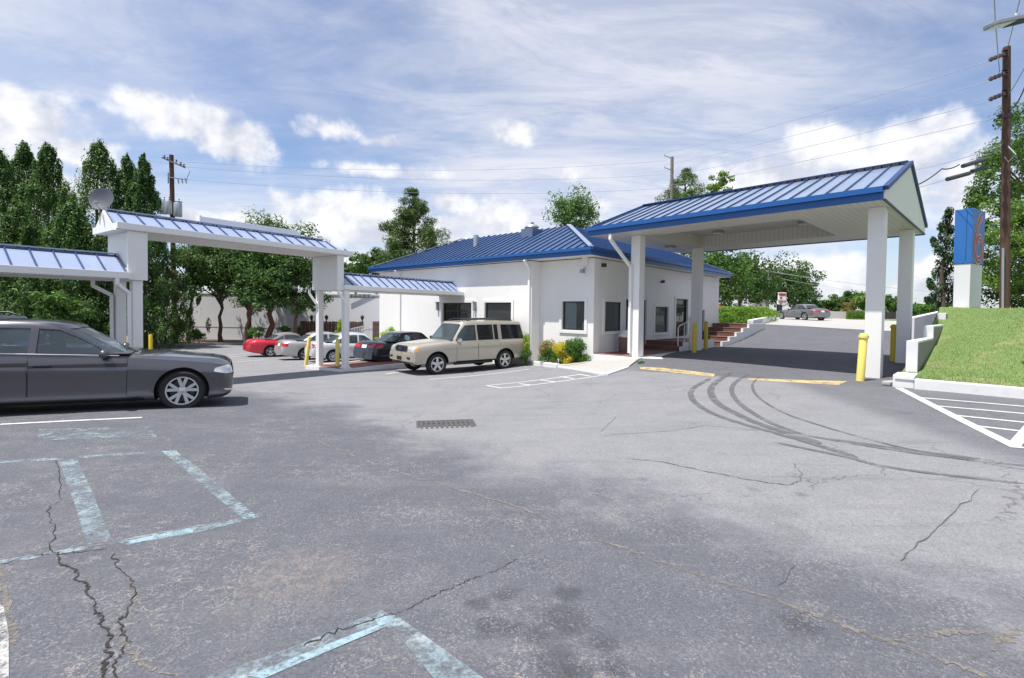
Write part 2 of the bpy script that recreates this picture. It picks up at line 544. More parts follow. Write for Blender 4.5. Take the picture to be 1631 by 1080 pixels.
# ------------------------------------------------------------------ ground
GP = [(0, 2, -.10), (-4, 3, -.22), (4, 3, -.10), (9, 4, -.06), (0, 6, -.2), (-1, 8.2, -.30), (-5.7, 8.45, -.20), (-8.4, 7.0, -.12), (-10, 12, -.5), (-3, 12, -.5),
      (3, 12, -.24), (6, 13, -.10), (9, 10.6, -.01), (4.6, 17.4, -.02), (-2.6, 17.2, -.70), (0, 19.3, -.66), (-6, 17.5, -.62), (-8, 14, -.58),
      (-8.5, 23.2, -.95), (-13, 27.5, -1.18), (-14, 36, -1.3), (-5, 36, -1.2), (-28, 25, -1.0), (-28, 42, -1.3), (-20, 12, -.6), (1.6, 18.0, -.5),
      (9.2, 13, -.02), (13, 16, .06), (8, 21.5, 0), (10.7, 24.5, .03), (15, 22, .15), (12.9, 26.6, .36), (14.9, 29, .80), (13, 33, .65), (17, 40, .98), (21, 48, 1.08), (12, 9, -.02), (-30, 3, -.5),
      (22, 30, .5), (30, 48, 1.1), (18, 8, 0), (30, 15, .3), (30, 60, 1.1), (10, 60, 1.0), (45, 40, 1.0), (0, -6, -.1), (-20, -6, -.4), (20, -6, 0),
      (-14, 60, -1.2), (-60, 40, -1.2), (-60, 0, -.6), (60, 0, .4), (70, 60, 1.1), (0, 90, .4), (40, 110, 1.0), (-60, 110, -1.0)]
_P = np.array(GP, float)


def _tps(r2):
    return r2 * np.log(np.maximum(r2, 1e-9)) * 0.5


def _fit():
    n = len(_P)
    d2 = ((_P[:, None, :2] - _P[None, :, :2]) ** 2).sum(-1)
    A = np.zeros((n + 3, n + 3))
    A[:n, :n] = _tps(d2) + np.eye(n) * 4.0
    A[:n, n] = 1; A[:n, n + 1:] = _P[:, :2]
    A[n, :n] = 1; A[n + 1:, :n] = _P[:, :2].T
    return np.linalg.solve(A, np.concatenate([_P[:, 2], np.zeros(3)]))


_W = _fit()


def gz_arr(x, y):
    x = np.asarray(x, float); y = np.asarray(y, float)
    sh = x.shape
    x = x.ravel(); y = y.ravel()
    cx = np.clip(x, -75, 75); cy = np.clip(y, -10, 110)
    d2 = (cx[:, None] - _P[None, :, 0]) ** 2 + (cy[:, None] - _P[None, :, 1]) ** 2
    z = _tps(d2) @ _W[:-3] + _W[-3] + cx * _W[-2] + cy * _W[-1]
    return np.clip(z, -1.6, 1.25).reshape(sh)


def gz(x, y):
    return float(gz_arr([x], [y])[0])


def gnd(u, v):
    """where the view ray through a photo pixel meets the ground"""
    d = ray(u, v)
    t = np.concatenate([np.linspace(1.5, 30, 1200), np.linspace(30, 140, 1200)])
    z = CZ + d.z * t - gz_arr(d.x * t, t)
    i = int(np.argmax(z < 0))
    if z[i] >= 0: i = len(t) - 1
    t0, t1 = t[max(i - 1, 0)], t[i]
    z0, z1 = z[max(i - 1, 0)], z[i]
    k = t0 + (t1 - t0) * (z0 / (z0 - z1)) if z0 != z1 else t1
    x, y = d.x * k, k
    return Vector((x, y, gz(x, y)))


def axis(fine0, fine1, step, far0, far1):
    a = list(np.arange(fine0, fine1 + 1e-6, step))
    s, x = step, fine1
    while x < far1: s *= 1.22; x += s; a.append(x)
    s, x = step, fine0
    while x > far0: s *= 1.22; x -= s; a.insert(0, x)
    return np.array(a)


def sheet(name, xs, ys, mat, dz=0.0, keep=None):
    X, Y = np.meshgrid(xs, ys)
    Z = gz_arr(X, Y) + dz
    nx, ny = len(xs), len(ys)
    me = bpy.data.meshes.new(name)
    v = np.stack([X, Y, Z], -1).reshape(-1, 3)
    i = (np.arange(ny - 1)[:, None] * nx + np.arange(nx - 1)[None, :]).ravel()
    f = np.stack([i, i + 1, i + 1 + nx, i + nx], -1)
    if keep is not None:
        c = v[f].mean(1)
        f = f[keep(c[:, 0], c[:, 1])]
    me.from_pydata(v.tolist(), [], f.tolist())
    me.materials.append(mat)
    me.polygons.foreach_set('use_smooth', [True] * len(me.polygons))
    me.update()
    o = link(bpy.data.objects.new(name, me))
    return o


def drape(polys, name, mat, dz=0.006, step=0.4):
    """flat markings: 2-D polygons cut into small pieces and laid on the ground"""
    out = bmesh.new()
    for poly in polys:
        bm = bmesh.new()
        vs = [bm.verts.new((p[0], p[1], 0)) for p in poly]
        bm.faces.new(vs)
        lo = [min(p[k] for p in poly) for k in (0, 1)]; hi = [max(p[k] for p in poly) for k in (0, 1)]
        for k in (0, 1):
            c = math.floor(lo[k] / step) * step + step
            while c < hi[k]:
                co = [0, 0, 0]; co[k] = c; no = [0, 0, 0]; no[k] = 1
                bmesh.ops.bisect_plane(bm, geom=bm.verts[:] + bm.edges[:] + bm.faces[:], plane_co=co, plane_no=no)
                c += step
        bmesh.ops.triangulate(bm, faces=bm.faces[:])
        bmesh.ops.recalc_face_normals(bm, faces=bm.faces)
        m = {}
        for v_ in bm.verts: m[v_] = out.verts.new(v_.co)
        for f in bm.faces:
            try: out.faces.new([m[q] for q in f.verts])
            except ValueError: pass
        bm.free()
    out.verts.ensure_lookup_table()
    xy = np.array([v_.co[:2] for v_ in out.verts])
    z = gz_arr(xy[:, 0], xy[:, 1])
    for v_, q in zip(out.verts, z): v_.co.z = q + dz
    for f in out.faces:
        f.normal_update()
        if f.normal.z < 0: f.normal_flip()
    me = bpy.data.meshes.new(name); out.to_mesh(me); out.free()
    me.materials.append(mat)
    o = link(bpy.data.objects.new(name, me))
    o['kind'] = 'structure'
    return o


def gpoly(px): return [gnd(u, v).xy[:] for u, v in px]


def strip2(pts, w, jag=0.0, sub=1, taper=True):
    """polyline of ground points -> one ribbon polygon per piece"""
    P = [Vector(p[:2]) for p in pts]
    Q = [P[0]]
    for a, b in zip(P, P[1:]):
        for k in range(1, sub + 1):
            t = k / sub
            q = a.lerp(b, t)
            if jag and not (k == sub):
                nrm = Vector((-(b - a).y, (b - a).x)).normalized()
                q = q + nrm * random.gauss(0, jag)
            Q.append(q)
    ws = []
    for i in range(len(Q)):
        x = (w[0] + (w[1] - w[0]) * i / (len(Q) - 1)) if isinstance(w, tuple) else w
        if jag: x *= random.uniform(0.35, 1.5)
        ws.append(x)
    if taper: ws[0] *= 0.2; ws[-1] *= 0.2
    L, R_ = [], []
    for i, q in enumerate(Q):
        d = (Q[min(i + 1, len(Q) - 1)] - Q[max(i - 1, 0)])
        if d.length < 1e-6: d = Vector((1, 0))
        d.normalize(); nrm = Vector((-d.y, d.x))
        L.append(q + nrm * ws[i] / 2); R_.append(q - nrm * ws[i] / 2)
    return [[L[i], R_[i], R_[i + 1], L[i + 1]] for i in range(len(Q) - 1)]


def asphalt():
    m, g, b, out = newmat('weathered_asphalt')
    p = g.n('ShaderNodeNewGeometry').outputs['Position']
    x, y, z = g.sep(p)
    big = g.noise(p, 0.22, 4, 0.55, 0.6)
    mid = g.noise(p, 1.3, 7, 0.66, 0.3)
    mid2 = g.noise(g.vmath('ADD', p, (31, 7, 0)), 4.5, 6, 0.7)
    fine = g.noise(p, 62, 5, 0.8)
    grit = g.voro(p, 130)
    # the dark resealed half of the lot ends on a ragged line; the bare half beyond is paler
    a, c = gnd(500, 650).xy, gnd(1631, 985).xy
    dv = (c - a).normalized(); nv = Vector((-dv.y, dv.x))
    dist = g.math('ADD', g.math('MULTIPLY', x, nv.x), g.math('MULTIPLY', y, nv.y))
    dist = g.math('SUBTRACT', dist, a.dot(nv))
    dist = g.math('ADD', dist, g.math('ADD', g.math('MULTIPLY', g.math('SUBTRACT', big, 0.5), 3.2), g.math('MULTIPLY', g.math('SUBTRACT', mid, 0.5), 2.2)))
    lightz = g.ramp(dist, -0.7, 1.0)
    # sealed again beside the hatching and up the drive
    q1, q2 = gnd(1290, 625).xy, gnd(1631, 745).xy
    d2 = (q2 - q1).normalized(); n2 = Vector((-d2.y, d2.x))
    s2 = g.math('SUBTRACT', g.math('ADD', g.math('MULTIPLY', x, n2.x), g.math('MULTIPLY', y, n2.y)), q1.dot(n2))
    s2 = g.math('ADD', s2, g.math('MULTIPLY', g.math('SUBTRACT', mid, 0.5), 1.2))
    seal2 = g.math('MULTIPLY', g.ramp(s2, -0.3, 0.5), g.ramp(x, 4.5, 6.5))
    h1, h2 = gnd(1010, 592).xy, gnd(1400, 618).xy
    d3 = (h2 - h1).normalized(); n3 = Vector((-d3.y, d3.x))
    s3 = g.math('SUBTRACT', g.math('ADD', g.math('MULTIPLY', x, n3.x), g.math('MULTIPLY', y, n3.y)), h1.dot(n3))
    drive = g.math('MULTIPLY', g.ramp(g.math('ADD', s3, g.math('MULTIPLY', g.math('SUBTRACT', mid2, .5), .5)), -0.1, 0.25), g.ramp(x, 3.0, 4.5))
    sealed = g.math('MAXIMUM', g.math('MULTIPLY', seal2, 0.8), drive)
    dark = g.mix(mid, (0.075, 0.079, 0.092), (0.128, 0.131, 0.146))
    light = g.mix(mid, (0.160, 0.162, 0.173), (0.262, 0.262, 0.268))
    seal = g.mix(mid, (0.080, 0.082, 0.094), (0.135, 0.136, 0.150))
    col = g.mix(lightz, dark, light)
    col = g.mix(sealed, col, seal)
    # ghost strokes along the drive direction
    mp = g.n('ShaderNodeMapping'); g.put(mp.inputs[0], p); mp.inputs['Rotation'].default_value = (0, 0, math.radians(18)); mp.inputs['Scale'].default_value = (0.35, 3.2, 1)
    st = g.noise(mp.outputs[0], 1.1, 6, 0.65)
    col = g.mix(g.math('MULTIPLY', g.ramp(st, 0.52, 0.75), 0.35), col, (0.085, 0.085, 0.096))
    col = g.mix(g.math('MULTIPLY', g.ramp(st, 0.5, 0.24), 0.28), col, (0.195, 0.19, 0.188))
    # sandy dust in low patches
    dust = g.math('MULTIPLY', g.ramp(g.math('ADD', g.math('MULTIPLY', big, 0.4), g.math('MULTIPLY', mid, 0.6)), 0.52, 0.72), g.math('SUBTRACT', 1.0, sealed))
    col = g.mix(g.math('MULTIPLY', dust, 0.40), col, (0.215, 0.20, 0.182))
    t0 = gnd(478, 915)
    rr = g.vmath('DISTANCE', p, tuple(t0))
    tan = g.ramp(g.math('ADD', rr, g.math('MULTIPLY', g.math('SUBTRACT', mid2, 0.5), 0.9)), 0.62, 0.05)
    tan = g.math('MULTIPLY', tan, g.math('ADD', 0.25, g.ramp(g.noise(p, 11, 6, 0.7), 0.40, 0.60)))
    col = g.mix(g.math('MULTIPLY', tan, 0.40), col, (0.235, 0.198, 0.172))
    # crazing: fine pale hairlines in the sealed half, dark ones in the bare half
    wp = g.vmath('ADD', p, g.vmath('SCALE', g.n('ShaderNodeTexNoise').outputs['Color'], scale=0.0))
    nz = g.n('ShaderNodeTexNoise'); g.put(nz.inputs['Vector'], p); nz.inputs['Scale'].default_value = 5.0; nz.inputs['Detail'].default_value = 6
    wp = g.vmath('ADD', p, g.vmath('SCALE', nz.outputs['Color'], scale=0.42))
    e1 = g.voro(wp, 8.5, 'DISTANCE_TO_EDGE')
    e2 = g.voro(wp, 0.75, 'DISTANCE_TO_EDGE')
    hair = g.math('MULTIPLY', g.math('MULTIPLY', g.ramp(e1, 0.05, 0.0), g.ramp(mid2, 0.40, 0.54)), g.ramp(g.noise(g.vmath('ADD', p, (5, 9, 0)), 0.7, 4), 0.44, 0.60))
    col = g.mix(g.math('MULTIPLY', hair, g.math('SUBTRACT', 0.8, g.math('MULTIPLY', lightz, 0.65))), col, (0.27, 0.25, 0.23))
    big_c = g.math('MULTIPLY', g.ramp(e2, 0.012, 0.0), g.ramp(g.noise(g.vmath('ADD', p, (15, 2, 0)), 0.35, 3), 0.47, 0.6))
    col = g.mix(g.math('MULTIPLY', big_c, g.math('MULTIPLY', lightz, 0.7)), col, (0.075, 0.07, 0.07))
    # oil drips
    for (su, sv, sr) in ((903, 986, .17), (855, 1012, .10), (780, 996, .12), (815, 1001, .09), (805, 946, .10), (760, 962, .09), (905, 945, .10), (965, 1028, .10), (885, 1058, .16), (978, 1064, .09), (925, 1075, .10), (1270, 992, .14)):
        so = gnd(su, sv)
        sdis = g.vmath('DISTANCE', p, tuple(so))
        sm = g.ramp(g.math('ADD', sdis, g.math('MULTIPLY', g.math('SUBTRACT', mid2, 0.5), sr * 1.3)), sr * 1.15, sr * 0.35)
        col = g.mix(g.math('MULTIPLY', sm, 0.60), col, (0.050, 0.052, 0.060))
    o1 = g.voro(p, 1.7)
    oil = g.math('MULTIPLY', g.ramp(g.math('ADD', o1, g.math('MULTIPLY', g.math('SUBTRACT', mid2, 0.5), 0.25)), 0.17, 0.03), g.ramp(g.noise(g.vmath('ADD', p, (3, 3, 0)), 0.55, 2), 0.50, 0.62))
    col = g.mix(g.math('MULTIPLY', oil, 0.45), col, (0.06, 0.06, 0.07))
    # stones: every chip of aggregate has its own tone
    cells = g.sep(g.voro(p, 98, 'F1', 'Color'))
    cells2 = g.sep(g.voro(p, 47, 'F1', 'Color'))
    tone = g.math('ADD', g.math('MULTIPLY', cells[0], 0.36), g.math('MULTIPLY', cells2[1], 0.12))
    col = g.mix(1.0, col, g.comb(g.math('ADD', tone, 0.76), g.math('ADD', tone, 0.76), g.math('ADD', tone, 0.76)), 'MULTIPLY')
    chip = g.math('MULTIPLY', g.ramp(cells[2], 0.84, 0.90), g.ramp(mid2, 0.36, 0.62))
    col = g.mix(g.math('MULTIPLY', chip, 0.36), col, (0.34, 0.33, 0.325))
    speck = g.ramp(fine, 0.56, 0.72)
    spk = g.math('MULTIPLY', speck, g.ramp(mid2, 0.30, 0.68))
    col = g.mix(g.math('MULTIPLY', spk, 0.40), col, (0.30, 0.295, 0.29))
    col = g.mix(g.math('MULTIPLY', g.ramp(fine, 0.44, 0.27), 0.35), col, (0.06, 0.06, 0.07))
    fl = g.math('MULTIPLY', g.ramp(g.voro(p, 5.5), 0.085, 0.045), g.ramp(g.noise(p, 1.9, 3), 0.54, 0.62))
    col = g.mix(g.math('MULTIPLY', fl, 0.6), col, (0.40, 0.37, 0.34))
    g.nt.links.new(col, b.inputs['Base Color'])
    b.inputs['Roughness'].default_value = 0.86
    b.inputs['Specular IOR Level'].default_value = 0.3
    hgt = g.math('ADD', g.math('MULTIPLY', fine, 0.6), g.math('ADD', g.math('MULTIPLY', grit, 0.5), g.math('MULTIPLY', hair, -0.8)))
    bump(g, b, hgt, 0.55, 0.006)
    return m


M['asphalt'] = asphalt()
xs = axis(-16, 22, 0.3, -420, 420); ys = axis(0, 50, 0.3, -40, 900)
M['farland'] = pm('far_ground', (0.10, 0.12, 0.05), 0.95, var=0.3, vscale=0.3)
o = sheet('terrain', xs, ys, M['farland'], -0.08); o['kind'] = 'structure'
ax = xs[(xs > -34) & (xs < 60)]; ay = ys[(ys > -12) & (ys < 75)]
o = sheet('parking_lot', ax, ay, M['asphalt'], 0.0); o['kind'] = 'structure'

# pale concrete of the upper lot beyond the drive
pcx = [(1214.8, 517), (1300, 521.5), (1381, 526), (1500, 531)]
e = [gnd(*q) for q in pcx]
far = [(e[-1].x + 10, e[-1].y + 2), (62, 36), (62, 72), (14, 72), (e[0].x - 1.0, e[0].y + 4)]
drape([[q.xy[:] for q in e] + far], 'upper_lot_pavement', M['palecon'], 0.02, 2.0)

# ------------------------------------------------------------------ painted markings, cracks and tyre marks
W_MAT = wornmat('white_line_paint', (0.62, 0.62, 0.61), 0.39, 9, 60)
W2_MAT = wornmat('old_white_line_paint', (0.5, 0.49, 0.47), 0.49, 6, 60)
Y_MAT = wornmat('yellow_line_paint', (0.60, 0.46, 0.23), 0.455, 6, 60)
B_MAT = wornmat('blue_line_paint', (0.235, 0.295, 0.325), 0.50, 5, 30, tint=(0.30, 0.345, 0.36))
B1_MAT = wornmat('bright_blue_line_paint', (0.29, 0.405, 0.455), 0.46, 7, 50)
BW_MAT = wornmat('worn_blue_paint', (0.29, 0.37, 0.39), 0.55, 3.6, 30)
T_MAT = wornmat('tyre_rubber_mark', (0.135, 0.135, 0.142), 0.49, 2.6, 80)
C_MAT = pm('crack_gap', (0.030, 0.025, 0.022), 0.95, var=0.3, vscale=20)
S_MAT = wornmat('sand_filled_crack', (0.225, 0.20, 0.17), 0.50, 6, 40)

PX_BLUE = [[(92, 731), (122, 731), (146, 782), (181, 866), (140, 871), (118, 800)],
           [(0, 734), (92, 729), (92, 733), (0, 739)], [(120, 727), (262, 718), (262, 721), (120, 731)],
           [(257, 719), (279, 718), (318, 747), (360, 782), (406, 820), (386, 826), (330, 780), (290, 745)],
           [(180, 862), (310, 838), (380, 826), (415, 818), (421, 823), (392, 830), (310, 850), (202, 869)],
           [(0, 893), (60, 883), (140, 869), (140, 875), (62, 889), (0, 900)],
           [(310, 1086), (470, 1030), (608, 972), (636, 990), (520, 1040), (400, 1092)],
           [(606, 990), (636, 984), (700, 1030), (785, 1092), (700, 1092), (640, 1020)]]
drape([gpoly(p) for p in PX_BLUE], 'blue_marking', B_MAT, 0.0030)
PX_BLUE1 = [[(204, 862), (306, 841), (308, 849), (206, 867)], [(258, 719), (281, 718), (284, 722), (264, 723)],
            [(596, 985), (628, 981), (634, 990), (604, 998)], [(385, 822), (404, 819), (407, 826), (388, 828)], [(395, 1078), (560, 1012), (604, 996), (604, 1004), (480, 1056), (420, 1082)]]
drape([gpoly(p) for p in PX_BLUE1], 'bright_blue_marking', B1_MAT, 0.0045)
drape([gpoly([(62, 684), (240, 680), (250, 696), (60, 702)])], 'faded_blue_marking', BW_MAT, 0.004)


def bar_px(a, b, w0, w1=None):
    """a painted line between two photo points, w in metres"""
    return strip2([gnd(*a), gnd(*b)], (w0, w1 or w0), taper=False)


white = []
for a, b, w in [((0, 676.5), (226, 665.5), .10), ((684, 604.5), (843, 588), .11), ((774, 614.5), (925, 596.5), .10), ((800, 618.5), (957, 598.5), .10),
                ((775, 614.6), (800, 618.5), .09), ((827, 611.5), (847, 613.8), .09), ((860, 605.5), (885, 608.6), .09), ((892, 600.3), (914, 603.4), .09), ((921, 596.5), (941, 599.5), .09),
                ((615, 596), (640, 592), .10), ((365, 569), (400, 566), .1), ((378, 577), (420, 573), .1), ((455, 577), (500, 574), .1), ((560, 585), (600, 579), .1), ((400, 562), (362, 566), .1)]:
    white += bar_px(a, b, w)
drape(white, 'white_marking', W_MAT, 0.006)
hat = []
for a, b, w in [((1431, 618), (1622, 714), .15), ((1463, 633.5), (1640, 648.5), .10), ((1487, 646.5), (1640, 660), .10), ((1511, 661), (1640, 674), .10), ((1546, 678), (1640, 688.5), .10), ((1650, 668), (1614, 711), .13)]:
    hat += bar_px(a, b, w)
drape(hat, 'hatched_marking', W_MAT, 0.006)
drape([gpoly([(-6, 960), (6, 968), (14, 1010), (14, 1092), (-6, 1092)])], 'old_white_marking', W2_MAT, 0.006)
yl = [gpoly(p) for p in ([(1018, 584.5), (1060, 586.5), (1139, 596), (1136, 600.5), (1056, 592), (1020, 588)], [(1190, 602.5), (1270, 605.5), (1350, 607.5), (1335, 613.5), (1262, 609.5), (1192, 605.5)])]
yl += bar_px((360, 582), (445, 577), .14)
drape(yl, 'yellow_marking', Y_MAT, 0.006)


def z7(p): return [(1000 + x / 2.078, 560 + y / 2.078) for x, y in p]
def z5(p): return [(x / 2.455, 640 + y / 2.455) for x, y in p]
def z6(p): return [(500 + x / 2.455, 640 + y / 2.455) for x, y in p]


def smooth_px(p, n=5):
    out = []
    P = [p[0]] + list(p) + [p[-1]]
    for i in range(1, len(P) - 2):
        for k in range(n):
            t = k / n
            out.append(tuple(0.5 * ((2 * P[i][j]) + (P[i + 1][j] - P[i - 1][j]) * t + (2 * P[i - 1][j] - 5 * P[i][j] + 4 * P[i + 1][j] - P[i + 2][j]) * t * t
                                    + (3 * P[i][j] - P[i - 1][j] - 3 * P[i + 1][j] + P[i + 2][j]) * t ** 3) for j in (0, 1)))
    out.append(p[-1])
    return out


tm = []
for pts, w in [([(275, 88), (222, 118), (208, 142), (226, 172), (280, 205), (360, 234), (480, 268), (600, 302), (760, 352)], .20),
               ([(345, 68), (290, 104), (274, 134), (296, 170), (350, 202), (430, 238), (520, 268), (640, 306)], .24),
               ([(400, 75), (356, 102), (344, 132), (366, 168), (420, 208), (500, 248), (600, 280), (740, 300), (900, 322), (1200, 362)], .17),
               ([(440, 80), (412, 112), (436, 155), (520, 205), (640, 246), (800, 292), (1000, 338), (1330, 395)], .10),
               ([(480, 300), (700, 345), (900, 390), (1330, 440)], .14), ([(620, 285), (820, 318), (1050, 350), (1340, 382)], .13)]:
    G = [gnd(*q) for q in smooth_px(z7(pts), 4)]
    tm += strip2(G, w * .62, taper=True)
drape(tm, 'tyre_marks', T_MAT, 0.008)

cr, cr2 = [], []
for pts, w in [(z5([(225, 600), (240, 640), (300, 660), (305, 700), (340, 710), (335, 740), (375, 790), (370, 820), (405, 840), (390, 880), (440, 915), (420, 960), (430, 1000), (400, 1060), (395, 1100)]), .017),
               (z5([(450, 590), (450, 640), (510, 700), (535, 750), (490, 845), (460, 850), (470, 890), (500, 920), (480, 980), (440, 1030), (460, 1090)]), .010),
               (z5([(220, 230), (235, 290), (235, 380), (180, 430), (215, 490), (195, 580), (225, 600)]), .010),
               (z5([(0, 640), (70, 615), (150, 600), (225, 598), (300, 590), (420, 575)]), .010),
               (z6([(320, 830), (390, 800), (450, 765), (520, 735), (560, 720), (620, 695), (720, 655), (800, 615)]), .007),
               (z6([(-40, 960), (60, 905), (180, 872), (260, 845), (320, 830)]), .011),
               (z7([(1165, 455), (1060, 550), (980, 625), (900, 695)]), .012), (z7([(0, 355), (110, 365), (200, 385), (300, 405), (400, 425), (530, 443)]), .02),
               (z7([(530, 443), (570, 430), (572, 400), (550, 370)]), .012), (z7([(440, 262), (350, 252), (260, 245), (150, 262), (-80, 278)]), .012),
               (z6([(370, 85), (420, 72)]), .01), (z6([(1120, 120), (1180, 60), (1060, 40)]), .01), (z7([(480, 820), (560, 690)]), .006)]:
    (cr if pts[0][1] > 700 and pts[0][0] < 700 else cr2).extend(strip2([gnd(*q) for q in pts], w * .72, jag=0.009, sub=7))
drape(cr, 'pavement_cracks', C_MAT, 0.0052)
drape(cr2, 'hairline_cracks', C2_, 0.0052)
sc_ = []
for pts, w in [(z7([(-100, 625), (0, 655), (120, 700), (280, 755), (480, 820), (640, 880), (800, 940), (900, 975), (1100, 1040), (1200, 1085)]), .055),
               (z7([(880, 955), (1050, 935), (1180, 930), (1250, 960), (1311, 920)]), .05), (z7([(1130, 1020), (1200, 975), (1260, 930)]), .04),
               (z5([(0, 640), (20, 740), (40, 840), (60, 950)]), .05), (z5([(440, 900), (520, 985), (580, 1040), (640, 1060), (760, 1090)]), .03), (z5([(500, 690), (540, 760), (500, 850)]), .03),
               (z6([(0, 150), (120, 195), (260, 255), (480, 320), (760, 400), (1000, 490)]), .04)]:
    sc_ += strip2([gnd(*q) for q in pts], w * .7, jag=0.010, sub=8)
drape(sc_, 'sandy_cracks', S_MAT, 0.0036)


# ------------------------------------------------------------------ structure helpers
def rib_roof(mb, poly, pitch, w=0.028, h=0.045, first=None, m_rib=0):
    """raised seams on a roof plane; poly[0] -> poly[1] is the eave"""
    P = [Vector(p) for p in poly]
    e = (P[1] - P[0]).normalized()
    n = (P[1] - P[0]).cross(P[2] - P[0]).normalized()
    if n.z < 0: n = -n
    g = n.cross(e).normalized()
    if g.z < 0: g = -g
    Q = [((p - P[0]).dot(e), (p - P[0]).dot(g)) for p in P]
    s0, s1 = min(q[0] for q in Q), max(q[0] for q in Q)
    s = s0 + (first if first is not None else pitch / 2)
    k = mb.m; mb.m = m_rib
    while s < s1:
        hs = []
        for (a, b), (c, d) in zip(Q, Q[1:] + Q[:1]):
            if (a - s) * (c - s) < 0: hs.append(b + (d - b) * (s - a) / (c - a))
        if len(hs) >= 2 and max(hs) - min(hs) > 0.08:
            A = P[0] + e * s + g * min(hs) + n * h / 2; B = P[0] + e * s + g * (max(hs) - 0.01) + n * h / 2
            mb.bar(A, B, w, h, n)
        s += pitch
    mb.m = k


def wall_holes(mb, F, a0, a1, z0, z1, holes, b0, b1):
    """wall slab between b0 (outer) and b1 (inner) in frame F with openings (a0,a1,z0,z1)"""
    A = sorted({a0, a1, *[h[0] for h in holes], *[h[1] for h in holes]})
    Z = sorted({z0, z1, *[h[2] for h in holes], *[h[3] for h in holes]})
    inside = lambda a, z: any(h[0] < a < h[1] and h[2] < z < h[3] for h in holes)
    for b in (b0, b1):
        for i in range(len(A) - 1):
            for j in range(len(Z) - 1):
                if inside((A[i] + A[i + 1]) / 2, (Z[j] + Z[j + 1]) / 2): continue
                mb.add([F((A[i], b, Z[j])), F((A[i + 1], b, Z[j])), F((A[i + 1], b, Z[j + 1])), F((A[i], b, Z[j + 1]))], [(0, 1, 2, 3)])
    def ring(x0, x1, y0, y1):
        for (p, q) in (((x0, y0), (x1, y0)), ((x1, y0), (x1, y1)), ((x1, y1), (x0, y1)), ((x0, y1), (x0, y0))):
            mb.add([F((p[0], b0, p[1])), F((q[0], b0, q[1])), F((q[0], b1, q[1])), F((p[0], b1, p[1]))], [(0, 1, 2, 3)])
    ring(a0, a1, z0, z1)
    for h in holes: ring(*h)


def frame_rect(mb, F, a0, a1, z0, z1, w, b0, b1, bottom=True):
    mb.box(a0, a0 + w, b0, b1, z0, z1, F); mb.box(a1 - w, a1, b0, b1, z0, z1, F)
    mb.box(a0 + w, a1 - w, b0, b1, z1 - w, z1, F)
    if bottom: mb.box(a0 + w, a1 - w, b0, b1, z0, z0 + w, F)


def window(F, parent, a0, a1, z0, z1, bo, sur=0.13, mull=0, label=None, glass='winglass'):
    """bo: outer wall face in the frame's b direction (outward positive)"""
    mb = MB(); frame_rect(mb, F, a0, a1, z0, z1, 0.045, bo - 0.12, bo - 0.05)
    for k in range(mull):
        c = a0 + (a1 - a0) * (k + 1) / (mull + 1)
        mb.box(c - 0.022, c + 0.022, bo - 0.115, bo - 0.055, z0 + 0.045, z1 - 0.045, F)
    w = mb.build('window', M['bronze'], parent)
    if label: w['label'] = label
    p = MB(); p.box(a0 + 0.045, a1 - 0.045, bo - 0.09, bo - 0.082, z0 + 0.045, z1 - 0.045, F); p.build('pane', M[glass], w)
    s = MB(); frame_rect(s, F, a0 - sur, a1 + sur, z0 - sur, z1 + sur, sur - 0.004, bo - 0.02, bo + 0.045); s.build('surround', M['stucco'], w, bevel=0.008)
    return w


# ------------------------------------------------------------------ motel office
TH = 0.831
ER = Vector((math.cos(TH), math.sin(TH), 0)); EL = Vector((-math.sin(TH), math.cos(TH), 0))
CN = Vector((3.088, 18.8, 0)); LR, LL = 13.3, 13.85
FR = Frame(CN, ER, -EL)          # right wall: a along the wall, b outwards
FL = Frame(CN, EL, -ER)          # left wall
NRW, NLW = -EL, -ER
PROUD = 0.55


def on_r(u, v, b=0.0):
    q = FR.inv(onplane(u, v, CN + NRW * b, NRW)); return q[0], q[2]


def on_l(u, v, b=0.0):
    q = FL.inv(onplane(u, v, CN + NLW * b, NLW)); return q[0], q[2]


office = thing('motel_office', 'white stucco office building with a dark blue hipped metal roof', 'building', CN)
ZT = 3.66
T1 = on_l(860, 500)[0]
holesR = []
rw = []
for (u0, u1, v0, v1) in [(963, 990, 480.5, 528), (1043, 1064, 488.5, 530), (1117.5, 1121.5, 494, 531)]:
    a0, z1 = on_r(u0, v0); a1, _ = on_r(u1, v0); _, z0 = on_r(u0, v1)
    rw.append((a0, a1, z0, z1))
dA = (on_r(995.5, 500)[0], on_r(1029, 500)[0]); dB = (on_r(1075.5, 500)[0], on_r(1094.5, 500)[0])
rd = [(dA[0], dA[1], 0.03, 2.15), (dB[0], dB[1], 0.40, 2.3)]
mb = MB(); wall_holes(mb, FR, 0, LR, -0.8, ZT, rw + rd, 0.0, -0.22)
mb.box(0.0, 0.42, 0.002, 0.05, -0.3, ZT - 0.002, FR)
mb.build('wall', M['stucco'], office, bevel=0)
mb = MB()
wl = on_l(931.7, 480)[0], on_l(896, 480)[0], on_l(914, 526)[1], on_l(914, 480)[1]
wl = (min(wl[0], wl[1]), max(wl[0], wl[1]), wl[2], wl[3])
wall_holes(mb, FL, 0.002, T1 + 0.2, -1.2, ZT - 0.001, [wl], -0.002, -0.22)
mb.build('wall', M['stucco'], office)
w2a, w2b = on_l(815, 482, PROUD), on_l(773, 482, PROUD)
w2 = (w2a[0], w2b[0], -0.1, w2a[1])
d2a, d2b = on_l(752, 476, PROUD), on_l(706, 476, PROUD)
zdoor = gz(-2, 23) + 0.12
dL = (d2a[0], d2b[0], zdoor, 1.95)
mb = MB(); wall_holes(mb, FL, T1, LL, -1.6, ZT - 0.002, [w2, dL], PROUD, PROUD - 0.22)
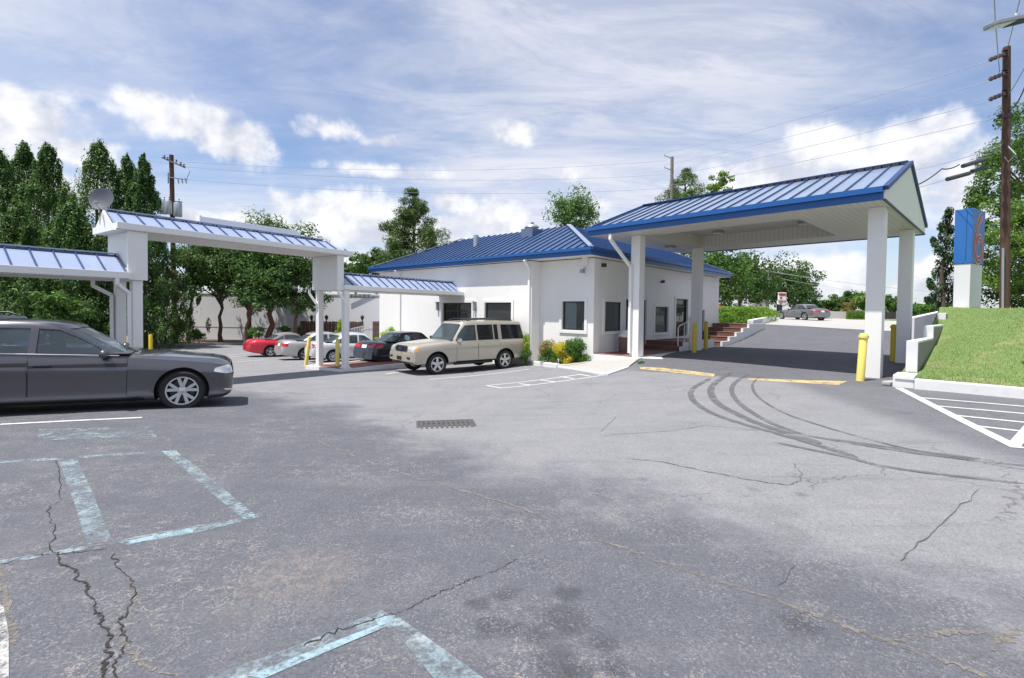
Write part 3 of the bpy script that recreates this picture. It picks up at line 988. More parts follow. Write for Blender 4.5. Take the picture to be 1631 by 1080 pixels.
mb.box(T1, T1 + 0.22, 0.0, PROUD - 0.221, -1.6, ZT - 0.003, FL)
mb.box(LL - 0.22, LL - 0.002, -LR + 0.3, PROUD - 0.222, -1.6, ZT - 0.004, FL)
mb.box(0.1, LL - 0.23, -LR, -LR + 0.22, -1.0, ZT - 0.005, FL)
mb.build('wall', M['stucco'], office)
mb = MB(); mb.box(0.24, LL - 0.24, -LR + 0.24, -0.24, -0.10, -0.02, FL); mb.box(0.24, LL - 0.24, -LR + 0.24, -0.24, 2.75, 2.8, FL)
mb.box(3.6, 3.7, -LR + 0.24, -0.26, -0.02, 2.75, FL); mb.box(0.24, 3.6, -4.4, -4.3, -0.02, 2.75, FL)
mb.build('interior_partition', M['room'], office)
# roof: truncated hip
EV, EF, ZE, ZR, INS = 0.86, 0.45, 3.70, 5.62, 3.69
qa = [(-EV, -EF), (LR + EF, -EF), (LR + EF, LL + EF), (-EV, LL + EF)]
FB = Frame(CN, ER, EL)
zf0, zf1 = ZE, ZE + 0.22
eav = [FB((a, b, zf1)) for a, b in qa]
top = [FB((a + (INS if a < 0 else -INS), b + (INS if b < 0 else -INS), ZR)) for a, b in qa]
mb = MB()
for i in range(4):
    j = (i + 1) % 4
    mb.m = 0
    mb.add([eav[i], eav[j], top[j], top[i]], [(0, 1, 2, 3)])
    rib_roof(mb, [eav[i], eav[j], top[j], top[i]], 0.405, m_rib=1)
mb.m = 0; mb.add(top, [(0, 1, 2, 3)])
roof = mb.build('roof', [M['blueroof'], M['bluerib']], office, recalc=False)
for i in range(4):
    m2 = MB(); m2.bar(eav[i] + Vector((0, 0, .06)), top[i] + Vector((0, 0, .06)), 0.20, 0.03)
    m2.build('hip_cap', M['canopyroof'], roof)
mb = MB()
for (a0, a1, b0, b1) in ((-EV - .03, LR + EF + .03, -EF - .03, -EF + .03), (-EV - .03, LR + EF + .03, LL + EF - .03, LL + EF + .03), (-EV - .03, -EV + .03, -EF + .03, LL + EF - .03), (LR + EF - .03, LR + EF + .03, -EF + .03, LL + EF - .03)):
    mb.box(a0, a1, b0, b1, zf0 - 0.02, zf1 + 0.03, FB)
for (p, q) in (((-EV - .07, -EF - .07), (LR + EF + .07, -EF - .07)), ((-EV - .07, -EF - .07), (-EV - .07, LL + EF + .07))):
    mb.bar(FB((p[0], p[1], zf1 - 0.02)), FB((q[0], q[1], zf1 - 0.02)), 0.09, 0.11)
mb.build('fascia', M['bluefascia'], office)
mb = MB(); mb.box(-EV, LR + EF, -EF, LL + EF, ZE - 0.008, ZE + 0.004, FB); mb.build('soffit', M['trim'], office)
# windows and doors
window(FR, office, *rw[0], 0.0); window(FR, office, *rw[1], 0.0); window(FR, office, *rw[2], 0.0)
window(FL, office, *wl, 0.0, mull=0); window(FL, office, *w2, PROUD)
mb = MB(); mb.box(wl[0] + (wl[1] - wl[0]) * 0.45, wl[1] + 0.1, -0.145, -0.135, wl[2] + .0, wl[3] + .2, FL); mb.build('blind', M['curtain'], office)
mb = MB(); mb.box(rw[0][0] - .1, rw[0][0] + (rw[0][1] - rw[0][0]) * 0.95, -0.15, -0.14, rw[0][2] + .0, rw[0][3] - .25, FR); mb.build('blind', M['curtain'], office)
mb = MB(); mb.box(wl[0] - .05, wl[0] + 0.28, -0.40, -0.24, wl[2] - .5, wl[2] + 0.32, FL); mb.build('window_air_conditioner', M['trim'], office, bevel=.01)


def door(F, a0, a1, z0, z1, bo, leaves=1):
    mb = MB(); frame_rect(mb, F, a0, a1, z0, z1, 0.06, bo - 0.16, bo - 0.04)
    for k in range(1, leaves):
        c = a0 + (a1 - a0) * k / leaves; mb.box(c - .05, c + .05, bo - .14, bo - .06, z0 + .06, z1 - .06, F)
    mb.box(a0 + .06, a1 - .06, bo - .13, bo - .07, z1 - .42, z1 - .36, F)
    d = mb.build('door', M['bronze'], office)
    p = MB(); p.box(a0 + .06, a1 - .06, bo - .105, bo - .097, z0 + .06, z1 - .06, F); p.build('pane', M['doorglass'], d)
    h = MB(); c = (a0 + a1) / 2 - (.12 if leaves > 1 else -.2); h.tube([F((c, bo - .01, z0 + .8)), F((c, bo - .01, z0 + 1.25))], .014); h.build('handle', M['chrome'], d)
    s = MB(); s.box(a0 - .13, a0 - .002, bo - .03, bo + .045, z0, z1 + .13, F); s.box(a1 + .002, a1 + .13, bo - .03, bo + .045, z0, z1 + .13, F); s.box(a0 - .002, a1 + .002, bo - .03, bo + .045, z1 + .002, z1 + .13, F)
    s.build('surround', M['stucco'], d)


door(FR, *rd[0], 0.0, 2); door(FR, *rd[1], 0.0, 1); door(FL, *dL, PROUD, 2)


def elbow_pipe(mb, pts, w=0.085, d=0.065):
    for a, b in zip(pts, pts[1:]):
        mb.bar(a, b, w, d, (0.3, 0.2, 0.1) if abs((Vector(b) - Vector(a)).normalized().z) > 0.9 else (0, 0, 1))


for u in (843.5, 638):
    a = on_l(u, 480, PROUD)[0]
    mb = MB(); mb.box(a - .05, a + .05, PROUD + .003, PROUD + .075, -1.4, ZE - 0.35, FL); mb.bar(FL((a, PROUD + .04, ZE - .36)), FL((a, PROUD + .36, ZE - .03)), .1, .08)
    mb.build('downspout', M['trim'], office)
# floodlight on the corner, vents, wall lamps
fa, fz = on_l(933, 415)
mb = MB(); mb.box(fa - .12, fa + .12, .003, .10, fz - .22, fz + .22, FL); mb.build('meter_box', M['trim'], office, bevel=.01)
mb = MB(); mb.tube([FL((fa - .02, .02, fz - .3)), FL((fa - .02, .22, fz - .36))], .025); mb.box(fa - .10, fa + .04, .16, .34, fz - .5, fz - .36, FL); mb.build('floodlight', M['grey'], office, bevel=.01)
for (uu, vv) in ((857, 427.5),):
    a, z = on_l(uu, vv); mb = MB(); mb.box(a - .06, a + .06, .003, .03, z - .06, z + .06, FL); mb.build('vent', M['darkmetal'], office)
for uu in (959, 962.5):
    a, z = on_r(uu, 422.5); mb = MB(); mb.box(a - .055, a + .055, .052 if a < .42 else .003, .075, z - .07, z + .07, FR); mb.build('vent', M['darkmetal'], office)
a, z = on_r(1053, 449); mb = MB(); mb.tube([FR((a, .0, z)), FR((a, .16, z + .02))], [.05, .08], 10); mb.build('security_camera', M['darkmetal'], office)
for uu in (698, 757):
    a, z = on_l(uu, 487, PROUD); mb = MB(); mb.box(a - .05, a + .05, PROUD + .003, PROUD + .12, z - .22, z + .15, FL); mb.box(a - .08, a + .08, PROUD + .003, PROUD + .15, z + .152, z + .19, FL); mb.build('wall_lamp', M['grey'], office)
# rooftop ventilator and flue
def roof_pt(u, v):
    n = (eav[0] - eav[3]).cross(top[3] - eav[3]).normalized(); return onplane(u, v, eav[3], n)
rv = roof_pt(846, 374)
FV = Frame(rv, EL, ER)
mb = MB(); mb.box(-.36, .36, -.33, .4, -.30, .26, FV); mb.build('roof_ventilator_curb', M['curbmetal'], office)
mb = MB(); mb.lathe([(0, .52), (.19, .50), (.32, .42), (.35, .35), (.25, .34), (.25, .264)], 18, lambda q: rv + ER * .05 + q); mb.build('roof_ventilator', M['galv'], office, smooth=40)
fl = roof_pt(758, 392); mb = MB(); mb.tube([fl - Vector((0, 0, .3)), fl + Vector((0, 0, .55))], .13, 12); mb.build('flue_pipe', M['galv'], office, smooth=40)

# brown tiled apron and steps along the right wall
mb = MB(); mb.box(-0.12, 3.9, 0.001, 2.05, -0.5, -0.02, FR); sl = mb.build('entrance_slab', M['kerbwhite'], None, bevel=.015)
tag(sl, 'white edged raised slab in front of the office entrance', 'pavement', kind='structure')
mb = MB(); mb.box(-0.05, 3.9, 0.06, 1.72, -0.021, -0.008, FR); o = mb.build('tiled_apron', M['paver']); tag(o, 'red tiled floor before the office door', 'pavement', kind='structure')


def steps(name, label, a0, b0, b1, z0, n, rise, run, end, wall_top=None):
    t = thing(name, label, 'steps', FR((a0, b0, z0)))
    for k in range(n):
        mb = MB(); a = a0 + k * run
        mb.box(a, (a0 + (k + 1) * run if k < n - 1 else end), b0, b1, z0 - .6, z0 + rise * (k + 1), FR)
        s = mb.build('step', M['brick'], t)
        m2 = MB(); m2.box(a - .02, a + .26, b0, b1 - .01, z0 + rise * (k + 1) + .001, z0 + rise * (k + 1) + .02, FR); m2.build('tread_edge', M['paver'], s)
        m3 = MB(); m3.box(a - .01, a + run if k < n - 1 else end, b1 - .005, b1 + .10, z0 - .6, z0 + rise * (k + 1) + .015, FR); m3.build('cheek_wall', M['kerbwhite'], s)
    return t


zs0 = -0.03
steps('brick_steps', 'two dark brick steps rising to a landing by the white handrail', 3.95, .06, 1.75, zs0, 2, .19, .34, 7.6)
steps('brick_steps', 'flight of dark brick steps climbing beside the drive to the hedge', 8.3, .06, 1.9, 0.02, 5, .20, 1.0, 15.2)
# white handrail
hr = thing('handrail', 'white tubular handrail standing on the brick landing', 'handrail', FR((4.6, 1.5, .35)))
mb = MB()
def hp(a, z, b=1.55): return FR((a, b, z))
mb.tube([hp(4.25, .15), hp(4.25, .95), hp(4.4, 1.05), hp(5.1, 1.18), hp(5.6, 1.5), hp(6.2, 1.5)], .026)
mb.build('rail', M['trim'], hr, smooth=50)
mb = MB(); mb.tube([hp(4.25, .55), hp(5.5, .62)], .022); mb.build('rail', M['trim'], hr, smooth=50)
for a, zt in ((5.5, 1.42), (4.9, 1.1)):
    mb = MB(); mb.tube([hp(a, .30), hp(a, zt)], .026); mb.build('post', M['trim'], hr, smooth=50)

# ------------------------------------------------------------------ drive-through canopy
TC = math.radians(-46.0)
CA = Vector((math.cos(TC), math.sin(TC), 0)); CB = Vector((-CA.y, CA.x, 0))
FC = Frame((2.788, 18.022, 0), CA, CB)
CL, CW, ZS, ZCR = 8.67, 7.1, 4.367, 5.98
canopy = thing('entrance_canopy', 'white columned drive-through canopy with a blue ribbed metal gable roof', 'canopy', FC((4.3, 3.5, 0)))
SIDX = sidingmat('soffit_siding', (0.66, 0.63, 0.58), CA.xy[:], 0.16)
SIDY = sidingmat('beam_siding', (0.66, 0.63, 0.58), CB.xy[:], 0.16)
ca1, ca2, cb1, cb2 = 1.392, 8.42, 1.08, 5.798
for (a, b) in ((ca1, cb1), (ca2, cb1), (ca1, cb2), (ca2, cb2)):
    mb = MB(); mb.box(a - .18, a + .18, b - .18, b + .18, -.5, ZS - .003, FC); mb.build('column', M['stucco'], canopy, bevel=.012)
r0a, r1a, r0b, r1b, ZC = 1.62, 6.5, 1.34, 5.6, ZS + .46
mb = MB()
for (a0, a1, b0, b1) in ((0, CL, 0, r0b), (0, CL, r1b, CW), (0, r0a, r0b, r1b), (r1a, CL, r0b, r1b)):
    mb.add([FC((a0, b0, ZS)), FC((a0, b1, ZS)), FC((a1, b1, ZS)), FC((a1, b0, ZS))], [(0, 1, 2, 3)])
mb.add([FC((r0a, r0b, ZC)), FC((r0a, r1b, ZC)), FC((r1a, r1b, ZC)), FC((r1a, r0b, ZC))], [(0, 1, 2, 3)])
mb.build('soffit', SIDX, canopy, recalc=False)
mb = MB()
for (p, q) in (((r0a, r1b), (r1a, r1b)), ((r1a, r0b), (r0a, r0b))):
    mb.add([FC((*p, ZS)), FC((*q, ZS)), FC((*q, ZC)), FC((*p, ZC))], [(0, 1, 2, 3)])
mb.build('recess_panel', SIDX, canopy, recalc=False)
mb = MB()
for (p, q) in (((r0a, r0b), (r0a, r1b)), ((r1a, r1b), (r1a, r0b))):
    mb.add([FC((*p, ZS)), FC((*q, ZS)), FC((*q, ZC)), FC((*p, ZC))], [(0, 1, 2, 3)])
mb.build('recess_panel', SIDY, canopy, recalc=False)
zfe = ZS + .26
mb = MB()
n0, n1, f0, f1 = FC((0, 0, zfe)), FC((CL, 0, zfe)), FC((0, CW, zfe)), FC((CL, CW, zfe))
rg0, rg1 = FC((0.12, CW / 2, ZCR)), FC((CL + .02, CW / 2, ZCR))
mb.add([n0, n1, rg1, rg0], [(0, 1, 2, 3)]); rib_roof(mb, [n0, n1, rg1, rg0], 0.425, m_rib=1)
mb.add([f1, f0, rg0, rg1], [(0, 1, 2, 3)]); rib_roof(mb, [f1, f0, rg0, rg1], 0.425, m_rib=1)
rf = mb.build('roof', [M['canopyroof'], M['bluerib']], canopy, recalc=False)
mb = MB(); mb.bar(rg0 + Vector((0, 0, .05)), rg1 + Vector((0, 0, .05)), .3, .035); mb.build('ridge_cap', M['bluerib'], rf)
mb = MB()
mb.box(-.03, CL + .02, -.06, -.002, ZS - .01, zfe - .10, FC); mb.box(-.04, CL + .03, -.15, -.002, zfe - .098, zfe + .035, FC)
mb.box(-.03, CL + .02, CW + .002, CW + .06, ZS - .03, zfe, FC)
mb.build('fascia', M['bluefascia'], canopy)
for a, nm in ((CL + .025, 'right'), (-.01, 'left')):
    mb = MB(); e = .03
    mb.prism([FC((a, .0, ZS - .002)), FC((a, CW, ZS - .002)), FC((a, CW, zfe - .02)), FC((a + (.11 if a < 1 else 0), CW / 2, ZCR - .03)), FC((a, 0, zfe - .02))], CA * (.03 if a > 1 else -.01))
    mb.build('gable_panel', M['stucco'], canopy)
    mb = MB()
    q = a + (.045 if a > 1 else -.02)
    mb.bar(FC((q, -.05, zfe + .0)), FC((q + (.11 if a < 1 else 0), CW / 2, ZCR + .02)), .12, .10); mb.bar(FC((q + (.11 if a < 1 else 0), CW / 2, ZCR + .02)), FC((q, CW + .05, zfe)), .10, .10)
    mb.build('rake_trim', M['bluerib'], canopy)
mb = MB(); mb.box(CL + .03, CL + .07, 0, CW, ZS - .03, ZS + .015, FC); mb.build('drip_edge', M['darkmetal'], canopy)
for (u, v, z) in ((1144, 368, ZC), (1281, 353, ZC), (1068, 392, ZS)):
    q = onz(u, v, z); fr = Frame(q, CA, CB)
    mb = MB(); mb.box(-.17, .17, -.17, .17, -.09, -.004, fr); l = mb.build('ceiling_light', M['grey'], canopy, bevel=.02)
    mb = MB(); mb.box(-.14, .14, -.14, .14, -.11, -.0915, fr); mb.build('diffuser', M['curtain'], l)
mb = MB()
elbow_pipe(mb, [FC((.95, -.02, ZS - .02)), FC((.95, -.02, ZS - .22)), FC((1.25, cb1 - .235, ZS - 1.15)), FC((1.25, cb1 - .235, .12))], .11, .085)
mb.build('downspout', M['trim'], canopy)

# ------------------------------------------------------------------ covered walkway: three roofs
TW = math.radians(55.23)
WA = Vector((math.cos(TW), math.sin(TW), 0)); WB = Vector((-WA.y, WA.x, 0))
FW = Frame((-9.784, 12.305, 0), WA, WB)
WL, WW = 6.8, 1.6
SIDW = sidingmat('walkway_soffit', (0.68, 0.66, 0.62), WA.xy[:], 0.2)


def walk_roof(t, s0, s1, ze, zr, hip0, hip1, first=.2):
    zf = ze + .16
    A, B, C_, D = FW((s0, 0, zf)), FW((s1, 0, zf)), FW((s1, WW, zf)), FW((s0, WW, zf))
    R0, R1 = FW((s0 + hip0, WW / 2, zr)), FW((s1 - hip1, WW / 2, zr))
    mb = MB()
    for poly in ([A, B, R1, R0], [C_, D, R0, R1]):
        mb.m = 0; mb.add(poly, [(0, 1, 2, 3)]); rib_roof(mb, poly, .41, w=.03, h=.035, first=first, m_rib=1)
    mb.m = 0
    mb.add([B, C_, R1], [(0, 1, 2)]); mb.add([D, A, R0], [(0, 1, 2)])
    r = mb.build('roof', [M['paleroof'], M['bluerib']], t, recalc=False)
    mb = MB(); mb.bar(R0 + Vector((0, 0, .03)), R1 + Vector((0, 0, .03)), .16, .03); mb.build('ridge_cap', M['paleroof'], r)
    mb = MB(); mb.bar(R0 + WB * -.085 + Vector((0, 0, -.045)), R1 + WB * -.085 + Vector((0, 0, -.045)), .03, .03); mb.build('ridge_shade_strip', M['bluerib'], r)  # dark bar standing in for the shade line beneath the ridge cap
    mb = MB(); mb.box(s0, s1, -.02, WW + .02, ze, zf - .02, FW); mb.build('beam', SIDW, t)
    mb = MB(); mb.box(s0 - .03, s1 + .03, -.12, -.021, ze + .02, zf + .025, FW); mb.box(s0 - .03, s1 + .03, WW + .021, WW + .12, ze + .02, zf + .025, FW)
    mb.box(s0 - .03, s0 - .001, -.0205, WW + .0205, ze - .005, zf, FW); mb.box(s1 + .001, s1 + .03, -.0205, WW + .0205, ze - .005, zf, FW)
    mb.build('gutter', M['trim'], t, bevel=.012)


def wpost(t, s, b, z1, w=.2):
    q = FW((s, b, 0)); z0 = gz(q.x, q.y)
    mb = MB(); mb.box(s - w / 2, s + w / 2, b - w / 2, b + w / 2, z0 - .15, z1, FW); p = mb.build('post', M['trim'], t, bevel=.01)
    mb = MB(); mb.box(s - w / 2 - .04, s + w / 2 + .04, b - w / 2 - .04, b + w / 2 + .04, z0 - .1, z0 + .14, FW); mb.build('post_base', M['kerbwhite'], p, bevel=.01)
    return z0


high = thing('walkway_canopy', 'raised white canopy with pale blue ribbed roof bridging the car lane', 'canopy', FW((WL / 2, WW / 2, -.6)))
lowr = thing('walkway_canopy', 'low pale blue roofed canopy running from two white posts to the office door', 'canopy', FW((WL + 3, WW / 2, -.6)))
lowl = thing('walkway_canopy', 'low pale blue roofed canopy above the charcoal sedan', 'canopy', FW((-3, WW / 2, -.6)))
walk_roof(high, -.1, WL, 3.5, 4.06, .0, .62)
mb = MB(); mb.prism([FW((-.13, -.02, 3.49)), FW((-.13, WW + .02, 3.49)), FW((-.13, WW / 2, 4.06))], WA * -.03); mb.build('gable_panel', M['stucco'], high)
ZL, ZLR = 2.27, 2.93
walk_roof(lowr, WL - .30, WL + 7.05, ZL, ZLR, .0, .62, first=.05)
walk_roof(lowl, -7.5, .12, ZL, ZLR, .0, .0)
for s in (WL - .52, .15):
    mb = MB(); mb.box(s, s + (.2 if s > 1 else .36), .06, WW - .04, ZL + .002, 3.498, FW); pn = mb.build('end_panel', M['stucco'], high, bevel=.01)
    mb = MB(); mb.box(s - .03, s + (.23 if s > 1 else .39), .0, .058, ZL - .0, 3.497, FW); mb.build('corner_trim', M['trim'], pn)
inv = lambda q: FW.inv(q)[:2]
pr1, pr2 = inv(at(550, 585, 17.75)), inv(at(509, 580, 18.5))
for t, s, b in ((lowr, pr1[0], pr1[1]), (high, pr2[0], pr2[1])):
    wpost(t, s, b, ZL - .002)
for t, b in ((lowl, .2), (high, WW - .25)):
    wpost(t, .35, b, ZL - .002 if t is lowl else ZL, .22)
mb = MB(); elbow_pipe(mb, [FW((pr1[0] - .35, -.06, ZL + .02)), FW((pr1[0] - .35, -.06, ZL - .12)), FW((pr1[0] - .12, pr1[1] - .15, ZL - .42)), FW((pr1[0] - .12, pr1[1] - .15, -.55))], .09, .07); mb.build('downspout', M['trim'], lowr)
mb = MB(); elbow_pipe(mb, [FW((pr2[0] - .3, WW + .06, ZL + .02)), FW((pr2[0] - .3, WW + .06, ZL - .12)), FW((pr2[0] - .14, pr2[1] + .0, ZL - .5))], .09, .07); mb.build('downspout', M['trim'], high)
mb = MB(); elbow_pipe(mb, [FW((-.12, -.06, ZL + .02)), FW((-.12, -.06, ZL - .14)), FW((.16, .07, ZL - .36)), FW((.16, .07, -.4))], .11, .08); mb.build('downspout', M['trim'], lowl)
mb = MB(); elbow_pipe(mb, [FW((-.15, WW + .06, ZL + .02)), FW((-.15, WW + .06, ZL - .14)), FW((.18, WW - .2, ZL - .38)), FW((.18, WW - .2, -.4))], .11, .08); mb.build('downspout', M['trim'], lowl)
# paved walk under the low canopy
mb = MB()
q = FW((WL + 3, .8, 0))
zc = gz(*FW((WL + .2, .5, 0)).xy)
mb.box(WL - .5, WL + 7.3, -.15, WW + .15, zc - .5, zc + .11, FW)
o = mb.build('paved_walk', [M['paver']], None, bevel=.01); o['kind'] = 'structure'
mb = MB(); mb.box(WL - .62, WL - .505, -.27, WW + .27, zc - .5, zc + .12, FW); mb.box(WL - .505, WL + 7.3, -.27, -.152, zc - .5, zc + .12, FW); mb.box(WL - .505, WL + 7.3, WW + .152, WW + .27, zc - .5, zc + .12, FW)
o = mb.build('walk_kerb', M['kerbwhite']); o['kind'] = 'structure'
# things fixed on the walkway roof
rs = thing('rooftop_sign_box', 'flat grey sign box standing along the raised canopy ridge', 'sign box', FW((3.4, WW * .8, 3.9)))
mb = MB(); mb.box(2.35, 5.55, WW * .80, WW * .80 + .16, 3.85, 4.36, FW); mb.build('panel', M['blockwall'], rs, bevel=.01)
mb = MB(); mb.box(2.30, 2.347, WW * .78, WW * .84 + .16, 3.85, 4.38, FW); mb.build('end_cap', M['trim'], rs)
mb = MB(); mb.box(5.553, 5.60, WW * .78, WW * .84 + .16, 3.85, 4.38, FW); mb.build('end_cap', M['trim'], rs)
dc = at(162, 317, 12.75)
dish = thing('satellite_dish', 'grey satellite dish on an arm at the end of the raised canopy', 'satellite dish', at(178, 347, 12.75))
ax_ = Vector((.10, -.96, .20)).normalized()
qd = ax_.to_track_quat('Z', 'Y')
mb = MB(); mb.lathe([(.001, -.05), (.12, -.043), (.22, -.02), (.295, .012), (.30, .02), (.29, .018), (.2, -.012), (.1, -.035), (.001, -.04)], 32, lambda q: dc + qd @ Vector((q.x, q.y * 1.0, q.z)))
mb.build('reflector', M['dish'], dish, smooth=60)
mb = MB(); mb.tube([dc - ax_ * .06, dc + Vector((.09, .12, -.24)), at(178, 347, 12.75) + Vector((0, .05, -.1))], .02); mb.build('mast', M['grey'], dish, smooth=60)
mb = MB(); lnb = dc + ax_ * .32 + Vector((.02, 0, -.22)); mb.tube([dc + qd @ Vector((0, -.27, .0)), lnb], .012); mb.tube([lnb, lnb - ax_ * .12 + Vector((0, 0, .05))], .035); mb.build('feed_arm', M['galv'], dish, smooth=60)


# ------------------------------------------------------------------ cars
def paint_mat(name, col, metal=0.35, rough=0.32):
    m, g, b, out = newmat(name)
    p = g.n('ShaderNodeTexCoord').outputs['Object']
    fl = g.noise(p, 420, 2)
    n = g.noise(p, 1.4, 5)
    c = g.mix(g.math('ADD', g.math('MULTIPLY', fl, .5), g.math('MULTIPLY', n, .5)), tuple(q * .86 for q in col), tuple(min(1, q * 1.14) for q in col))
    # road film low on the body
    z = g.sep(p)[2]
    c = g.mix(g.math('MULTIPLY', g.ramp(g.math('ADD', z, g.math('MULTIPLY', n, .25)), .55, .25), .35), c, (.16, .145, .13))
    g.nt.links.new(c, b.inputs['Base Color'])
    b.inputs['Metallic'].default_value = metal
    b.inputs['Roughness'].default_value = rough
    b.inputs['Coat Weight'].default_value = 0.8
    b.inputs['Coat Roughness'].default_value = 0.05
    return m


P = {k: paint_mat('car_paint_' + k, *a) for k, a in dict(
    charcoal=((.108, .105, .118), .66, .22), tan=((.455, .42, .345), .35, .33), red=((.62, .012, .035), .1, .3), silver=((.50, .485, .465), .45, .34), white=((.66, .68, .70), .3, .34),
    navy=((.028, .032, .048), .4, .3), grey=((.20, .20, .20), .5, .33), black=((.02, .022, .03), .3, .25)).items()}


def lerp_tab(tab):
    X = [t[0] for t in tab]; Z = [t[1] for t in tab]
    return lambda d: float(np.interp(d, X, Z))


def smooth_tab(tab):
    """monotone-ish smooth interpolation through (d, value) pairs"""
    X = np.array([t[0] for t in tab], float); Z = np.array([t[1] for t in tab], float)
    m = np.zeros(len(X)); h = np.diff(X); s = np.diff(Z) / h
    m[0], m[-1] = s[0], s[-1]
    for i in range(1, len(X) - 1):
        m[i] = 0 if s[i - 1] * s[i] <= 0 else 2 * s[i - 1] * s[i] / (s[i - 1] + s[i])
    def f(d):
        d = min(max(d, X[0]), X[-1]); i = min(int(np.searchsorted(X, d, 'right')) - 1, len(h) - 1)
        t = (d - X[i]) / h[i]
        return float((2 * t ** 3 - 3 * t ** 2 + 1) * Z[i] + (t ** 3 - 2 * t ** 2 + t) * h[i] * m[i] + (-2 * t ** 3 + 3 * t ** 2) * Z[i + 1] + (t ** 3 - t ** 2) * h[i] * m[i + 1])
    return f


def grid_poly(poly, n=7):
    """polygon in 2-D -> small triangles (vertices, faces)"""
    bm = bmesh.new()
    bm.faces.new([bm.verts.new((p[0], p[1], 0)) for p in poly])
    for k in (0, 1):
        lo = min(p[k] for p in poly); hi = max(p[k] for p in poly)
        for i in range(1, n):
            co = [0, 0, 0]; no = [0, 0, 0]; co[k] = lo + (hi - lo) * i / n; no[k] = 1
            bmesh.ops.bisect_plane(bm, geom=bm.verts[:] + bm.edges[:] + bm.faces[:], plane_co=co, plane_no=no)
    bm.verts.index_update()
    v = [q.co.xy[:] for q in bm.verts]; f = [[q.index for q in fa.verts] for fa in bm.faces]
    bm.free()
    return v, f


def patch(bvh, O, U, V, D, poly, off=.004, thick=0.0, n=7):
    """a panel whose outline (in the plane O,U,V) is dropped along D onto the body"""
    v, f = grid_poly(poly, n)
    O, U, V, D = Vector(O), Vector(U), Vector(V), Vector(D).normalized()
    out = []
    for a, b in v:
        o = O + U * a + V * b
        hit = bvh.ray_cast(o, D, 6)
        if hit[0] is None or hit[1] is None:
            q = bvh.find_nearest(o + D * 1.2); h, nn = q[0], q[1]
        else: h, nn = hit[0], hit[1]
        if nn.dot(D) > 0: nn = -nn
        out.append(h - D * off if off < 0 else h + nn * off)
    mb = MB(); mb.add(out, f)
    return mb


def superell(cx, hl, w, n, ex):
    pts = []
    for k in range(n):
        t = 2 * math.pi * k / n
        c, s = math.cos(t), math.sin(t)
        pts.append((cx + hl * math.copysign(abs(c) ** (2 / ex), c), w * math.copysign(abs(s) ** (2 / ex), s)))
    return pts


def mesh_obj(bm, name, mats, parent):
    me = bpy.data.meshes.new(name); bm.to_mesh(me); bm.free()
    for m in mats: me.materials.append(m)
    o = link(bpy.data.objects.new(name, me)); o.parent = parent
    return o


def apply_cut(o, cutters):
    for c in cutters:
        md = o.modifiers.new('cut', 'BOOLEAN'); md.operation = 'DIFFERENCE'; md.solver = 'EXACT'; md.object = c; md.material_mode = 'TRANSFER'; md.use_self = True
    bpy.context.view_layer.update()
    dg = bpy.context.evaluated_depsgraph_get()
    me = bpy.data.meshes.new_from_object(o.evaluated_get(dg))
    o.modifiers.clear()
    old = o.data; o.data = me; me.name = o.name
    bpy.data.meshes.remove(old)
    for c in cutters:
        d = c.data; bpy.data.objects.remove(c); bpy.data.meshes.remove(d)


